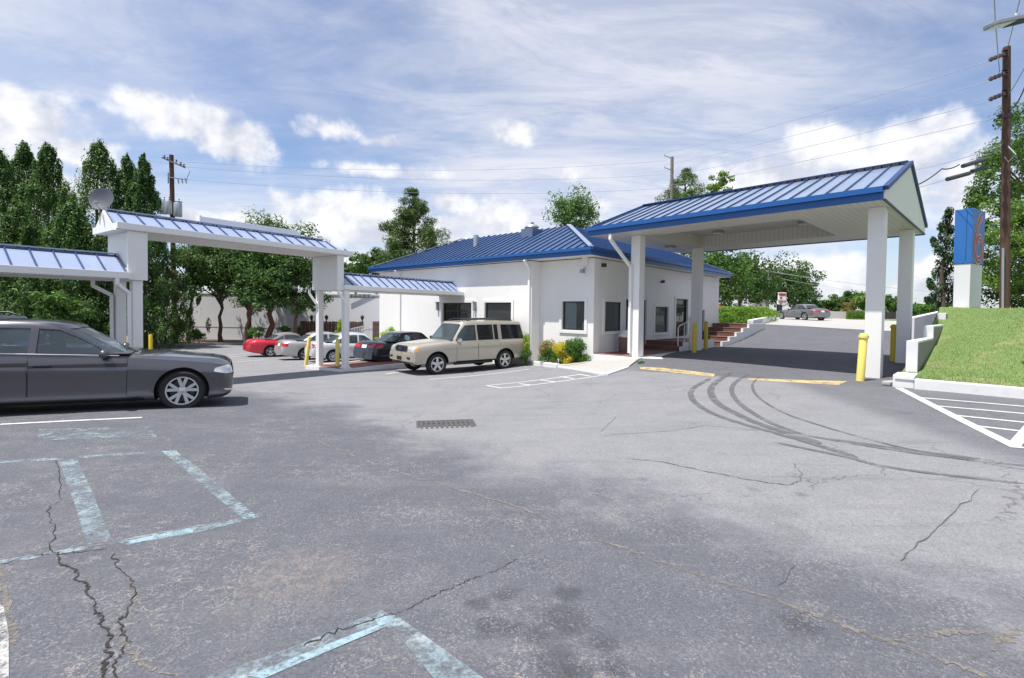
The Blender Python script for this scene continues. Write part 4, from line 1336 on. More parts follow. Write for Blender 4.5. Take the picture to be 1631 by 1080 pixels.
def make_car(name, label, cat, S, paint, loc, heading, group='cars parked in the motel lot', glass='carglass', slope=0.0):
    L, W, H, wb, fo, R = S['L'], S['W'], S['H'], S['wb'], S['fo'], S['R']
    X = lambda d: L / 2 - d
    root = thing(name, label, cat, (0, 0, 0), group, local=True)
    top, belt, bot, plan = smooth_tab(S['top']), smooth_tab(S['belt']), lerp_tab(S['bot']), smooth_tab(S['plan'])
    hw = W / 2
    ds = sorted(set([0, .015, .04, .08, .14, .2, .28, .38, .5, .62, .75] + list(np.linspace(.9, L - .9, 40)) + [L - q for q in (0, .015, .04, .08, .14, .2, .28, .38, .5, .62, .75)]))
    prof = S.get('side', [(.0, 0), (.60, 0), (.90, .01), (.965, .10), (.985, .28), (1.0, .52), (.997, .72), (.985, .86), (.955, .96), (.92, 1.0)])
    fb, rb = S.get('nose', .10), S.get('tail', .07)
    # lower body
    bm = bmesh.new()
    rings = []
    for d in ds:
        w = hw * plan(d); zb, zs, zt = bot(d), belt(d), top(d)
        half = [(y * w, zb + (zs - zb) * k) for y, k in prof]
        ct = max(0.0, zt - zs)
        half += [(w * .80, zs + ct * .45), (w * .62, zs + ct * .78), (w * .40, zs + ct * .94), (0, zt)]
        ring = []
        for sgn in (1, -1):
            seq = half if sgn == 1 else half[::-1]
            for (y, z) in seq:
                if sgn == -1 and (abs(y) < 1e-6): continue
                x = X(d)
                zm = (z - S['nz']) / (zt - zb + 1e-6)
                if d < .7: x -= fb * (1 - d / .7) ** 2 * zm * zm * 4
                if L - d < .7: x += rb * (1 - (L - d) / .7) ** 2 * zm * zm * 4
                ring.append(bm.verts.new((x, y * sgn, z)))
        rings.append(ring)
    n = len(rings[0])
    for a, b in zip(rings, rings[1:]):
        for k in range(n): bm.faces.new([a[k], a[(k + 1) % n], b[(k + 1) % n], b[k]])
    bm.faces.new(rings[0][::-1]); bm.faces.new(rings[-1])
    bmesh.ops.recalc_face_normals(bm, faces=bm.faces)
    bvh = BVHTree.FromBMesh(bm)
    body = mesh_obj(bm, 'body', [P[paint] if isinstance(paint, str) else paint], root)
    bm = bmesh.new()
    axles = (X(fo), X(fo + wb))
    for x in axles:
        for s in (1, -1):
            r = bmesh.ops.create_cone(bm, cap_ends=True, segments=40, radius1=R + S.get('gap', .05), radius2=R + S.get('gap', .05), depth=.44)
            bmesh.ops.transform(bm, verts=r['verts'], matrix=Matrix.Translation((x, s * (hw - .10), R + .005)) @ Matrix.Rotation(math.pi / 2, 4, 'X'))
    cut = mesh_obj(bm, 'cutter', [M['black']], None)
    apply_cut(body, [cut])
    body.data.polygons.foreach_set('use_smooth', [True] * len(body.data.polygons)); body.data.set_sharp_from_angle(angle=math.radians(32))
    # cabin shell
    F0, F1, R1, R0 = S['cab']      # d of windscreen base, windscreen top, back window top, back window base
    cw0, cw1 = S.get('cw', (.93, .72))
    ex = S.get('ex', 5.5)
    roofz = lambda x: H - .035 - S.get('arch', .03) * ((x - X((F1 + R1) / 2)) / ((R1 - F1) / 2)) ** 2
    def ring_at(a):
        xf, xr = X(F0 + (F1 - F0) * a), X(R0 + (R1 - R0) * a)
        w = hw * (cw0 + (cw1 - cw0) * a) - .035 * max(0, (a - .82) / .18) ** 2
        pts = superell((xf + xr) / 2, (xf - xr) / 2, w, 72, ex)
        return [(x, y, (belt(L / 2 - x) - .05) * (1 - a) + roofz(x) * a) for x, y in pts]
    bm = bmesh.new()
    rr = [[bm.verts.new(p) for p in ring_at(a)] for a in (0, .12, .25, .4, .55, .7, .82, .9, .96, 1.0)]
    xm = (X(F1) + X(R1)) / 2
    base = ring_at(1.0)
    for s in (.96, .88, .75, .55, .3):
        rr.append([bm.verts.new((xm + (x - xm) * s, y * s, roofz(xm + (x - xm) * s) + .035 * (1 - s ** 3))) for x, y, z in base])
    for a, b in zip(rr, rr[1:]):
        for k in range(72): bm.faces.new([a[k], a[(k + 1) % 72], b[(k + 1) % 72], b[k]])
    bm.faces.new(rr[-1])
    bmesh.ops.recalc_face_normals(bm, faces=bm.faces)
    cvh = BVHTree.FromBMesh(bm)
    bmesh.ops.solidify(bm, geom=bm.faces[:], thickness=.035)
    cabin = mesh_obj(bm, S.get('cabname', 'cabin'), [M[S['cabmat']] if 'cabmat' in S else (P[paint] if isinstance(paint, str) else paint)], root)
    lv = lambda x, a: (belt(L / 2 - x) - .05) * (1 - a) + roofz(x) * a
    A0, A1 = S.get('win', (.12, .87))
    def edge_f(a): return F0 + (F1 - F0) * a + S.get('apil', .14)
    def edge_r(a): return R0 + (R1 - R0) * a - S.get('cpil', .26) - S.get('crk', 0) * (1 - a)
    polys = []
    cuts_d = S['split']           # list of (start, end) along the side; None = pillar edge
    for (da, db) in cuts_d:
        pa = [(edge_f(a) if da is None else da + (0 if isinstance(da, float) else 0), a) for a in (A0, A1)]
        pb = [(edge_r(a) if db is None else db, a) for a in (A0, A1)]
        q = [(pa[0][0], A0)] + [(pa[0][0] + (pb[0][0] - pa[0][0]) * t, A0) for t in (.33, .66)] + [(pb[0][0], A0)]
        if db is None: q += [(pb[0][0] + (pb[1][0] - pb[0][0]) * t + .10 * math.sin(math.pi * t) * S.get('cbow', .6), A0 + (A1 - A0) * t) for t in (.35, .7)]
        q += [(pb[1][0], A1)] + [(pb[1][0] + (pa[1][0] - pb[1][0]) * t, A1) for t in (.25, .5, .75)] + [(pa[1][0], A1)]
        if da is None: q += [(pa[1][0] + (pa[0][0] - pa[1][0]) * t - .06 * math.sin(math.pi * t), A1 + (A0 - A1) * t) for t in (.3, .65)]
        polys.append([(X(d), lv(X(d), a)) for d, a in q])
    bm = bmesh.new()
    for p in polys:
        vs = [bm.verts.new((x, -1.5, z)) for x, z in p]
        f = bm.faces.new(vs)
        r = bmesh.ops.extrude_face_region(bm, geom=[f])
        bmesh.ops.translate(bm, verts=[v for v in r['geom'] if isinstance(v, bmesh.types.BMVert)], vec=(0, 3, 0))
    bmesh.ops.recalc_face_normals(bm, faces=bm.faces)
    c1 = mesh_obj(bm, 'cutter', [M['black']], None)
    cutters = [c1]
    scr = []
    for nm, a0, a1, xx0, xx1, ins in (('windscreen', .08, .90, X((F1 + R1) / 2) + .1, X(F0) + .6, .085), ('rear_window', S.get('rwin', .14), .88, X(R0) - .6, X((F1 + R1) / 2) - .1, S.get('rins', .11))):
        w = lambda a: hw * (cw0 + (cw1 - cw0) * a) - ins
        xe = (lambda a: X(F0 + (F1 - F0) * a)) if nm == 'windscreen' else (lambda a: X(R0 + (R1 - R0) * a))
        p = [(-w(a0), lv(xe(a0), a0)), (0, lv(xe(a0), a0) - .01), (w(a0), lv(xe(a0), a0)), (w(a1), lv(xe(a1), a1)), (0, lv(xe(a1), a1) + .012), (-w(a1), lv(xe(a1), a1))]
        scr.append((nm, p))
        bm = bmesh.new()
        f = bm.faces.new([bm.verts.new((xx0, y, z)) for y, z in p])
        r = bmesh.ops.extrude_face_region(bm, geom=[f])
        bmesh.ops.translate(bm, verts=[v for v in r['geom'] if isinstance(v, bmesh.types.BMVert)], vec=(xx1 - xx0, 0, 0))
        bmesh.ops.recalc_face_normals(bm, faces=bm.faces)
        cutters.append(mesh_obj(bm, 'cutter', [M['black']], None))
    apply_cut(cabin, cutters)
    cabin.data.polygons.foreach_set('use_smooth', [True] * len(cabin.data.polygons)); cabin.data.set_sharp_from_angle(angle=math.radians(32))
    gname = lambda i: M[S['glass'][i]] if 'glass' in S else M[glass]
    for i, p in enumerate(polys):
        for s in (1, -1):
            g_ = patch(cvh, (0, s * 1.6, 0), (1, 0, 0), (0, 0, 1), (0, -s, 0), p, -.012, n=6).build('side_window', gname(i), root, smooth=60)
    for nm, p in scr:
        s = 1 if nm == 'windscreen' else -1
        patch(cvh, (s * 4, 0, 0), (0, 1, 0), (0, 0, 1), (-s, 0, 0), p, -.014, n=8).build(nm, M[glass] if (s == 1 or 'glass' not in S) else gname(len(polys) - 1), root, smooth=60)
    # dark tub inside
    mb = MB()
    xa, xb = X(F0) - .18, X(R0) + .12
    for (x0, x1, z0, z1, hw_) in ((xb, xa, .45, belt(L / 2) - .08, hw * .8),):
        pass
    # the body is closed at the belt line; cover it with dark trim and set the dash and seats on it
    v = []
    xs_ = np.linspace(xb, xa, 8)
    mb.add([(x, y * hw * .84, max(belt(L / 2 - x), top(L / 2 - x)) + .012) for x in xs_ for y in (-1, -.5, 0, .5, 1)], [(i * 5 + j, i * 5 + j + 1, (i + 1) * 5 + j + 1, (i + 1) * 5 + j) for i in range(7) for j in range(4)])
    mb.build('cabin_floor', M['interior'], root, smooth=60)
    bz = belt(L / 2)
    mb = MB(); mb.box(xa - .30, xa + .02, -hw * .72, hw * .72, bz - .05, bz + .05); mb.build('dashboard', M['interior'], root, bevel=.03)
    for sx in S['seats']:
        for sy in (-.36, .36):
            mb = MB(); mb.box(X(sx) - .14, X(sx) + .0, sy * hw / .95 - .22, sy * hw / .95 + .22, bz - .3, bz + .16); s_ = mb.build('seat', M['seat'], root, bevel=.06)
            mb = MB(); mb.box(X(sx) - .17, X(sx) - .06, sy * hw / .95 - .12, sy * hw / .95 + .12, bz + .17, bz + .35); mb.build('headrest', M['seat'], s_, bevel=.045)
    swx, swy = X(S['seats'][0]) + .48, .36 * hw / .95
    mb = MB(); mb.lathe([(.17 + .016 * math.cos(t), .016 * math.sin(t)) for t in np.linspace(0, 2 * math.pi, 7)[:-1]], 24, lambda q: Vector((swx, swy, bz + .06)) + Matrix.Rotation(math.radians(-65), 3, 'Y') @ q, close=True)
    mb.build('steering_wheel', M['black'], root, smooth=60)
    # wheels
    tw = S.get('tw', .23); rr_ = S.get('rim', .70) * R
    for x in axles:
        for s in (1, -1):
            yc = s * (hw - tw / 2 - .012)
            T = lambda q: Vector((x, yc, R)) + Vector((q.x, s * q.z, q.y))
            mb = MB(); mb.lathe([(rr_, -tw / 2 + .01), (R - .04, -tw / 2), (R - .012, -tw / 2 + .03), (R, -tw / 4), (R, tw / 4), (R - .012, tw / 2 - .03), (R - .04, tw / 2), (rr_ + .02, tw / 2 - .004), (rr_, tw / 2 - .012)], 40, T)
            wh = mb.build('wheel', M['rubber'], root, smooth=40)
            mb = MB(); o_ = tw / 2 - .012
            mb.lathe([(rr_ + .002, -tw / 2 + .03), (rr_ - .012, o_ - .06), (rr_ - .012, o_ - .012), (rr_ + .002, o_), (rr_ - .022, o_ - .001), (rr_ - .03, o_ - .03)], 40, T)
            mb.lathe([(.001, o_ - .012), (.045, o_ - .014), (.075, o_ - .03), (.08, o_ - .07)], 20, T)
            ns = S.get('spokes', 5); sw = S.get('sw', .05)
            for k in range(ns):
                for dt in S.get('twin', (0,)):
                    t = 2 * math.pi * k / ns + .3
                    t1 = t + dt
                    a = T(Vector((.055 * math.cos(t), .055 * math.sin(t), o_ - .026))); b = T(Vector(((rr_ - .015) * math.cos(t1), (rr_ - .015) * math.sin(t1), o_ - .02)))
                    mb.bar(a, b, sw, .022, (0, 1, 0))
            mb.build('rim', M[S.get('rimmat', 'alloy')], wh, smooth=40, bevel=0)
            mb = MB(); mb.lathe([(.001, o_ - .085), (rr_ * .78, o_ - .085), (rr_ * .78, o_ - .105)], 24, T); mb.build('brake_disc', M['darkmetal'], wh, smooth=30)
    # panels
    PT = P[paint] if isinstance(paint, str) else paint
    for (da, db) in S['doors']:
        for s in (1, -1):
            z0 = S.get('dz', .30)
            zA = lambda d: belt(d) - .012
            def outline(g):
                q = [(X(da - g), z0 - g), (X(db + g), z0 - g)]
                if fo + wb - R - .12 < db:      # rear door clears the wheel arch
                    c = X(fo + wb); rad = R + .10 - g
                    q = [(X(da - g), z0 - g), (c + math.sqrt(max(rad * rad - (z0 - R) ** 2, 0)) , z0 - g)]
                    t0 = math.atan2(z0 - R, math.sqrt(max(rad * rad - (z0 - R) ** 2, 0)))
                    t1 = math.acos(max(-1, min(1, (X(db + g) - c) / rad)))
                    q += [(c + rad * math.cos(t), R + rad * math.sin(t)) for t in np.linspace(t0, t1, 6)[1:]]
                q += [(X(db + g), zA(db) + g)] + [(X(da + (db - da) * t), zA(da + (db - da) * t) + g) for t in (.66, .33)] + [(X(da - g), zA(da) + g)]
                return q
            sm = patch(bvh, (0, s * 2, 0), (1, 0, 0), (0, 0, 1), (0, -s, 0), outline(.006), .0015, n=8)
            dm = patch(bvh, (0, s * 2, 0), (1, 0, 0), (0, 0, 1), (0, -s, 0), outline(-.004), .0035, n=10)
            d_ = dm.build('door', PT, root, smooth=50)
            sm.build('door_gap', M['black'], d_, smooth=50)
            hd = db - .17; hz = belt(hd) - S.get('hz', .13)
            q = bvh.ray_cast(Vector((X(hd), s * 2, hz)), Vector((0, -s, 0)))[0]
            mb = MB(); mb.box(X(hd) - .11, X(hd) + .11, min(q.y + s * .006, q.y + s * .045), max(q.y + s * .006, q.y + s * .045), hz - .018, hz + .018)
            mb.build('handle', M[S['handle']] if 'handle' in S else PT, d_, bevel=.012)
    for s in (1, -1):
        # mirror
        md = edge_f(A0) + .10; q = Vector((X(md), s * (hw * cw0 + .10), lv(X(md), A0) + .05))
        mb = MB()
        T = lambda p_, q=q: q + Vector((p_.x * 1.0, p_.y, p_.z))
        mb.lathe([(.001, -.06), (.05, -.052), (.075, -.02), (.08, .02), (.07, .05), (.001, .056)], 14, lambda p_, q=q: q + Vector((p_.z * 1.0, p_.x * 1.35, p_.y * .95)))
        mb.bar(q - Vector((0, s * .02, .03)), Vector((X(md) + .02, s * (hw * cw0 - .05), lv(X(md), A0) + .0)), .08, .03)
        mb.build('mirror', M[S['mirror']] if 'mirror' in S else PT, root, smooth=50)
    for nm, mat, O, D, poly in S['patches'](X, belt, top, hw, L):
        ss = (1, -1) if D[1] != 0 else (1,)
        for s in ss:
            Dv = Vector((D[0], D[1] * s, D[2])).normalized()
            Uv = Vector((0, 0, 1)).cross(Dv).normalized() * -1 if abs(Dv.z) < .9 else Vector((0, 1, 0))
            if s == -1: Uv = Uv * -1
            Vv = Vector((0, 0, 1)) if abs(Dv.z) < .9 else Vector((1, 0, 0))
            patch(bvh, Vector((O[0], O[1] * s, O[2])) - Dv * 3, Uv, Vv, Dv, poly, .006 + .004 * (nm in ('grille_mesh', 'turn_signal')), n=6).build(nm, M[mat], root, smooth=60)
    if 'extra' in S: S['extra'](root, X, belt, top, hw, PT, bvh)
    root.location = loc
    root.rotation_euler = (0, slope, heading)
    return root


def rect(a0, a1, b0, b1, k=0.0):
    if k <= 0: return [(a0, b0), (a1, b0), (a1, b1), (a0, b1)]
    return [(a0 + k, b0), (a1 - k, b0), (a1, b0 + k), (a1, b1 - k), (a1 - k, b1), (a0 + k, b1), (a0, b1 - k), (a0, b0 + k)]


def sedan_patches(hz=.62, tz=.78, lo=.2, grille='black', plate=True, htop=.13, tl=(.34, .16), amber=False, wrap=.62, fog=False, lower='black'):
    def f(X, belt, top, hw, L):
        out = [('headlight', 'lens', (X(.2), hw * .70, 0), (-.80, -.60, 0), [(-.24, hz - .01), (.30, hz + .06), (.34, hz + htop + .03), (.05, hz + htop), (-.24, hz + htop - .03)]),
               ('grille', grille, (X(0), 0, 0), (-1, 0, 0), rect(-.34, .34, hz - .10, hz + .09, .05)),
               ('lower_intake', 'black', (X(0), 0, 0), (-1, 0, 0), rect(-.42, .42, .26, .38, .04)),
               ('taillight', 'redlens', (X(L - .15), hw * .72, 0), (.82, -.57, 0), [(-tl[0] * .7, tz), (tl[0] * .8, tz - .01), (tl[0], tz + tl[1]), (-tl[0] * .7, tz + tl[1] - .01)]),
               ('sill_trim', lower, (0, hw, 0), (0, -1, 0), rect(-(L / 2 - 1.35), L / 2 - 1.35, lo, lo + .06))]
        if plate: out.append(('licence_plate', 'plate', (X(L), 0, 0), (1, 0, 0), rect(-.16, .16, tz - .02, tz + .13)))
        if amber: out.append(('side_marker', 'amber', (X(.42), hw, 0), (0, -1, 0), rect(X(.42) - .0 - .03, X(.42) + .03, .52, .66, .01)))
        return out
    return f


def fix_side(fn):
    """side patches are outlined in absolute body x"""
    return fn


S300 = dict(L=4.90, W=1.90, H=1.575, wb=3.05, fo=.80, R=.364, nz=.5, nose=.05, tail=.05, gap=.055,
            top=[(0, .80), (.05, .86), (.2, .915), (.7, .965), (1.25, 1.005), (1.7, 1.02), (2.6, 1.01), (3.7, 1.05), (4.3, 1.09), (4.85, 1.07), (4.90, .98)],
            belt=[(0, .74), (.06, .78), (.25, .835), (.8, .90), (1.45, .955), (2.5, .985), (3.6, 1.015), (4.4, 1.035), (4.90, .93)],
            bot=[(0, .26), (.12, .20), (.5, .185), (1.4, .20), (4, .20), (4.7, .26), (4.90, .34)],
            plan=[(0, .74), (.05, .83), (.18, .92), (.45, .975), (.9, 1.0), (2.2, 1.0), (4.2, 1.0), (4.7, .965), (4.95, .88), (4.90, .78)],
            side=[(.0, 0), (.60, 0), (.90, .01), (.965, .07), (.985, .13), (.972, .20), (.974, .36), (.980, .56), (1.0, .735), (.999, .77), (.972, .84), (.955, .93), (.925, 1.0)],
            cab=(1.42, 2.46, 3.66, 4.5), cw=(.905, .69), arch=.03, ex=5.0, win=(.14, .84), apil=.25, cpil=.42, split=[(None, 2.80), (2.90, 3.74), (3.78, None)], seats=(2.75, 3.75),
            doors=((1.60, 2.86), (2.875, 3.82)), tw=.235, rim=.70, spokes=5, sw=.052, twin=(-.26, .26), rimmat='alloy', handle='black', dz=.29, hz=.145,
            patches=None)


def p300(X, belt, top, hw, L):
    out = sedan_patches(.62, .80, .19)(X, belt, top, hw, L)[1:4]
    out += [('headlight', 'lens', (X(.2), hw * .72, 0), (-.72, -.69, 0), [(-.18, .665), (.06, .655), (.24, .70), (.20, .765), (.06, .80), (-.18, .80)]),
            ('side_marker', 'amber', (0, hw, 0), (0, -1, 0), [(X(.36), .50), (X(.31), .495), (X(.33), .62), (X(.40), .655)]),
            ('chrome_strip', 'chrome', (X(0), hw * .75, 0), (-.75, -.66, 0), [(-.22, .315), (.16, .335), (.20, .37), (-.22, .345)]),
            ('sill_trim', 'black', (0, hw, 0), (0, -1, 0), rect(X(3.55), X(1.35), .205, .265))]
    return out


S300['patches'] = p300


def x300(root, X, belt, top, hw, PT, bvh):
    for s in (1, -1):
        # bright window surround along the belt and lower roof edge
        mb = MB(); mb.tube([(X(d), s * (hw * .905 + .002), belt(d) + .035) for d in np.linspace(1.72, 4.0, 12)], .011, 6); mb.build('window_trim', M['chrome'], root, smooth=60)
        # fender line
        mb = MB()
    mb = MB(); mb.tube([(X(1.52), -.5, top(1.45) + .03), (X(1.75), .1, top(1.6) + .07)], .012); mb.build('wiper', M['black'], root)


S300['extra'] = x300

SEDAN = dict(L=4.82, W=1.80, H=1.47, wb=2.75, fo=.95, R=.325, nz=.5, nose=.09, tail=.06,
             top=[(0, .62), (.06, .70), (.25, .77), (.7, .86), (1.1, .93), (1.6, .97), (2.6, .98), (3.9, 1.03), (4.3, 1.06), (4.7, 1.04), (4.82, .95)],
             belt=[(0, .56), (.08, .63), (.3, .70), (.8, .80), (1.4, .88), (2.5, .92), (3.7, .97), (4.4, .98), (4.82, .88)],
             bot=[(0, .24), (.15, .19), (.6, .18), (4.1, .19), (4.55, .25), (4.82, .33)],
             plan=[(0, .62), (.06, .76), (.2, .88), (.45, .955), (.9, 1.0), (3.9, 1.0), (4.45, .94), (4.72, .84), (4.82, .72)],
             cab=(1.05, 1.95, 3.25, 4.22), cw=(.90, .68), arch=.05, ex=4.6, win=(.14, .84), apil=.24, cpil=.36, split=[(None, 2.42), (2.52, None)], seats=(2.35, 3.3),
             doors=((1.42, 2.47), (2.485, 3.5)), tw=.2, rim=.68, spokes=5, sw=.06, dz=.28, patches=sedan_patches(.58, .74, .19))


def variant(base, **kw):
    d = dict(base); d.update(kw); return d


BOOTBAR = None


def camry_extra(root, X, belt, top, hw, PT, bvh):
    L = 4.82
    patch(bvh, (X(L) - 3, 0, 0), (0, 1, 0), (0, 0, 1), (1, 0, 0), rect(-.44, .44, .92, .955), .012, n=4).build('boot_garnish', M['darkmetal'], root, smooth=60)
    mb = MB(); mb.lathe([(.055 + .008 * math.cos(t), .008 * math.sin(t)) for t in np.linspace(0, 2 * math.pi, 7)[:-1]], 16, lambda q: Vector((X(L) - .05, q.x, .985 + q.y * .7)), close=True); mb.build('badge', M['chrome'], root, smooth=60)


CAMRY = variant(SEDAN, extra=camry_extra, patches=sedan_patches(.58, .80, .19, tl=(.40, .17), plate=True))
CIVIC = variant(SEDAN, L=4.45, W=1.70, H=1.44, wb=2.62, fo=.88, R=.305, cab=(.98, 1.80, 3.0, 3.95), split=[(None, 2.22), (2.30, None)], seats=(2.15, 3.05), doors=((1.32, 2.26), (2.275, 3.25)), spokes=9, sw=.04, rim=.66,
                cpil=.34,
                top=[(0, .62), (.06, .70), (.25, .76), (.7, .83), (1.0, .88), (1.6, .91), (2.6, .92), (3.7, .98), (4.0, 1.01), (4.3, .99), (4.45, .90)],
                belt=[(0, .56), (.08, .62), (.3, .69), (.8, .77), (1.4, .84), (2.5, .88), (3.5, .92), (4.05, .93), (4.45, .84)],
                bot=[(0, .24), (.15, .19), (.6, .18), (3.8, .19), (4.2, .25), (4.45, .33)],
                plan=[(0, .62), (.06, .76), (.2, .88), (.45, .955), (.9, 1.0), (3.6, 1.0), (4.1, .95), (4.36, .86), (4.45, .74)],
                patches=sedan_patches(.56, .72, .19, tl=(.30, .17)))
M['softtop'] = pm('grey_soft_top', (.17, .155, .16), .85, var=.08, bstr=.2)
COUPE = variant(SEDAN, cabmat='softtop', cabname='soft_top', L=4.89, W=1.81, H=1.38, wb=2.72, fo=1.0, R=.325, cab=(1.35, 2.15, 3.2, 4.1), split=[(None, 2.95), (3.02, None)], win=(.14, .80), seats=(2.6, 3.2), doors=((1.6, 3.0),), cpil=.40, ex=3.8,
                top=[(0, .60), (.06, .68), (.25, .75), (.8, .84), (1.3, .92), (1.8, .95), (2.8, .96), (3.9, 1.0), (4.3, 1.02), (4.7, .98), (4.89, .86)],
                belt=[(0, .54), (.08, .61), (.3, .69), (.8, .79), (1.4, .86), (2.5, .90), (3.7, .945), (4.4, .94), (4.89, .78)],
                bot=[(0, .24), (.15, .19), (.6, .18), (4.1, .19), (4.6, .26), (4.89, .34)],
                plan=[(0, .55), (.06, .70), (.2, .85), (.45, .95), (.9, 1.0), (3.9, 1.0), (4.45, .93), (4.75, .80), (4.89, .62)],
                patches=sedan_patches(.56, .70, .19, tl=(.26, .13), plate=False))
BIGSED = variant(SEDAN, L=5.03, W=1.90, H=1.49, wb=2.99, fo=.88, R=.36, cab=(1.35, 2.2, 3.5, 4.42), split=[(None, 2.6), (2.7, None)], seats=(2.6, 3.5), doors=((1.58, 2.65), (2.665, 3.7)), cpil=.40, crk=-.1, cbow=1.0, spokes=10, sw=.03, rim=.72,
                 top=[(0, .66), (.06, .76), (.25, .83), (.7, .91), (1.25, .97), (1.7, .99), (2.6, 1.0), (3.9, 1.05), (4.45, 1.10), (4.9, 1.06), (5.03, .96)],
                 belt=[(0, .60), (.08, .68), (.3, .76), (.8, .85), (1.4, .92), (2.5, .95), (3.7, .985), (4.5, .99), (5.03, .88)],
                 bot=[(0, .24), (.15, .19), (.6, .18), (4.1, .19), (4.7, .25), (5.03, .33)],
                 plan=[(0, .64), (.06, .78), (.2, .89), (.45, .96), (.9, 1.0), (4.0, 1.0), (4.6, .955), (4.92, .86), (5.03, .74)],
                 patches=sedan_patches(.62, .78, .2, tl=(.40, .15)))


def suv_patches(X, belt, top, hw, L):
    return [('headlight', 'lens', (X(.15), hw * .70, 0), (-.86, -.5, 0), [(-.22, .83), (.17, .83), (.17, 1.03), (-.22, 1.0)]),
            ('turn_signal', 'amber', (X(.15), hw * .70, 0), (-.62, -.78, 0), [(.06, .835), (.20, .85), (.19, .985), (.06, 1.0)]),
            ('grille', 'chrome', (X(0), 0, 0), (-1, 0, 0), rect(-.47, .47, .815, 1.035, .06)),
            ('grille_mesh', 'black', (X(-.01), 0, 0), (-1, 0, 0), rect(-.445, .445, .835, 1.015, .05)),
            ('taillight', 'redlens', (X(L - .05), hw, 0), (.55, -.83, 0), rect(-.06, .16, .92, 1.22, .02)),
            ('lower_bumper', 'black', (X(0), 0, 0), (-1, 0, 0), rect(-.86, .86, .34, .46, .03)),
            ('fog_light', 'black', (X(0), hw * .62, 0), (-1, -.08, 0), rect(-.10, .28, .56, .68, .03)),
            ('sill_trim', 'black', (0, hw, 0), (0, -1, 0), rect(X(3.5), X(1.5), .38, .46))]


def suv_extra(root, X, belt, top, hw, PT, bvh):
    # bumper
    mb = MB()
    T = [(-.99, .22), (-.97, .06), (-.85, -.04), (-.4, -.07), (.4, -.07), (.85, -.04), (.97, .06), (.99, .22)]
    pts = [(X(d), y * hw, z) for (y, d) in T for z in (.50, .54, .70, .76)]
    mb.add(pts, [(i * 4 + j, i * 4 + j + 1, (i + 1) * 4 + j + 1, (i + 1) * 4 + j) for i in range(7) for j in range(3)])
    inner = [(X(d + .10), y * hw * .97, z) for (y, d) in T for z in (.50, .76)]
    mb.add(inner, [])
    b = len(pts)
    for i in range(7):
        mb.f.append([i * 4 + 3, (i + 1) * 4 + 3, b + (i + 1) * 2 + 1, b + i * 2 + 1]); mb.mi.append(0)
        mb.f.append([i * 4, (i + 1) * 4, b + (i + 1) * 2, b + i * 2]); mb.mi.append(0)
    bp = mb.build('bumper', PT, root, smooth=35)
    mb = MB(); mb.box(X(-.085), X(-.06), -.18, .18, .53, .66); mb.build('licence_plate', M['black'], bp, bevel=.008)
    for s in (1, -1):
        mb = MB(); mb.box(X(-.06), X(0), s * .62 - .16, s * .62 + .16, .575, .665); mb.build('bumper_slot', M['black'], bp, bevel=.02)
    mb = MB(); mb.lathe([(.001, .012), (.06, .01), (.085, .0)], 20, lambda q: Vector((X(-.04) + q.z, q.x, .925 + q.y * .45))); mb.build('badge', pm('badge_blue', (.03, .06, .25), .25), root, smooth=60)
    for s in (1, -1):
        mb = MB(); mb.tube([(X(2.35), s * hw * .66, 1.90), (X(2.5), s * hw * .66, 1.965), (X(4.3), s * hw * .66, 1.975), (X(4.5), s * hw * .66, 1.92)], .022, 8); mb.build('roof_rail', M['darkmetal'], root, smooth=60)
    for d in (2.75, 4.0):
        mb = MB(); mb.tube([(X(d), -hw * .66, 1.975), (X(d), hw * .66, 1.975)], .02, 8); mb.build('roof_bar', M['darkmetal'], root, smooth=60)
    for d in (1.9,):
        for s in (1, -1):
            mb = MB(); mb.tube([(X(1.6), s * (hw - .02), .37), (X(3.3), s * (hw - .02), .37)], .05, 8); mb.build('running_board', M['black'], root, smooth=60)


SUV = dict(L=5.20, W=1.99, H=1.93, wb=3.02, fo=.93, R=.385, nz=.75, nose=.03, tail=.03, gap=.075,
           top=[(0, .98), (.05, 1.06), (.2, 1.11), (.7, 1.16), (1.3, 1.21), (1.7, 1.22), (3.0, 1.20), (5.1, 1.20), (5.2, 1.16)],
           belt=[(0, .90), (.06, .98), (.25, 1.03), (.8, 1.08), (1.4, 1.12), (2.5, 1.14), (4.0, 1.15), (5.1, 1.16), (5.2, 1.12)],
           bot=[(0, .42), (.12, .38), (.6, .38), (1.5, .38), (4.3, .38), (4.8, .42), (5.2, .48)],
           plan=[(0, .88), (.04, .92), (.15, .955), (.4, .98), (.9, 1.0), (4.2, 1.0), (4.9, .985), (5.12, .95), (5.2, .90)],
           side=[(.0, 0), (.60, 0), (.90, .01), (.965, .06), (.985, .16), (.995, .34), (1.0, .55), (.998, .74), (.985, .88), (.965, .96), (.945, 1.0)],
           cab=(1.42, 2.08, 4.98, 5.15), cw=(.945, .76), arch=.03, ex=9, win=(.12, .84), apil=.22, cpil=.16, cbow=0, rwin=.16, rins=.12,
           split=[(None, 2.62), (2.70, 3.42), (3.47, 3.66), (3.82, None)], glass=['carglass', 'privacy', 'privacy', 'privacy'], seats=(2.45, 3.4),
           doors=((1.72, 2.66), (2.675, 3.70)), tw=.26, rim=.66, spokes=5, sw=.085, rimmat='alloy', dz=.45, hz=.16, mirror='chrome', patches=suv_patches, extra=suv_extra)


def on_ground(x, y, z=0): return Vector((x, y, gz(x, y) + z))


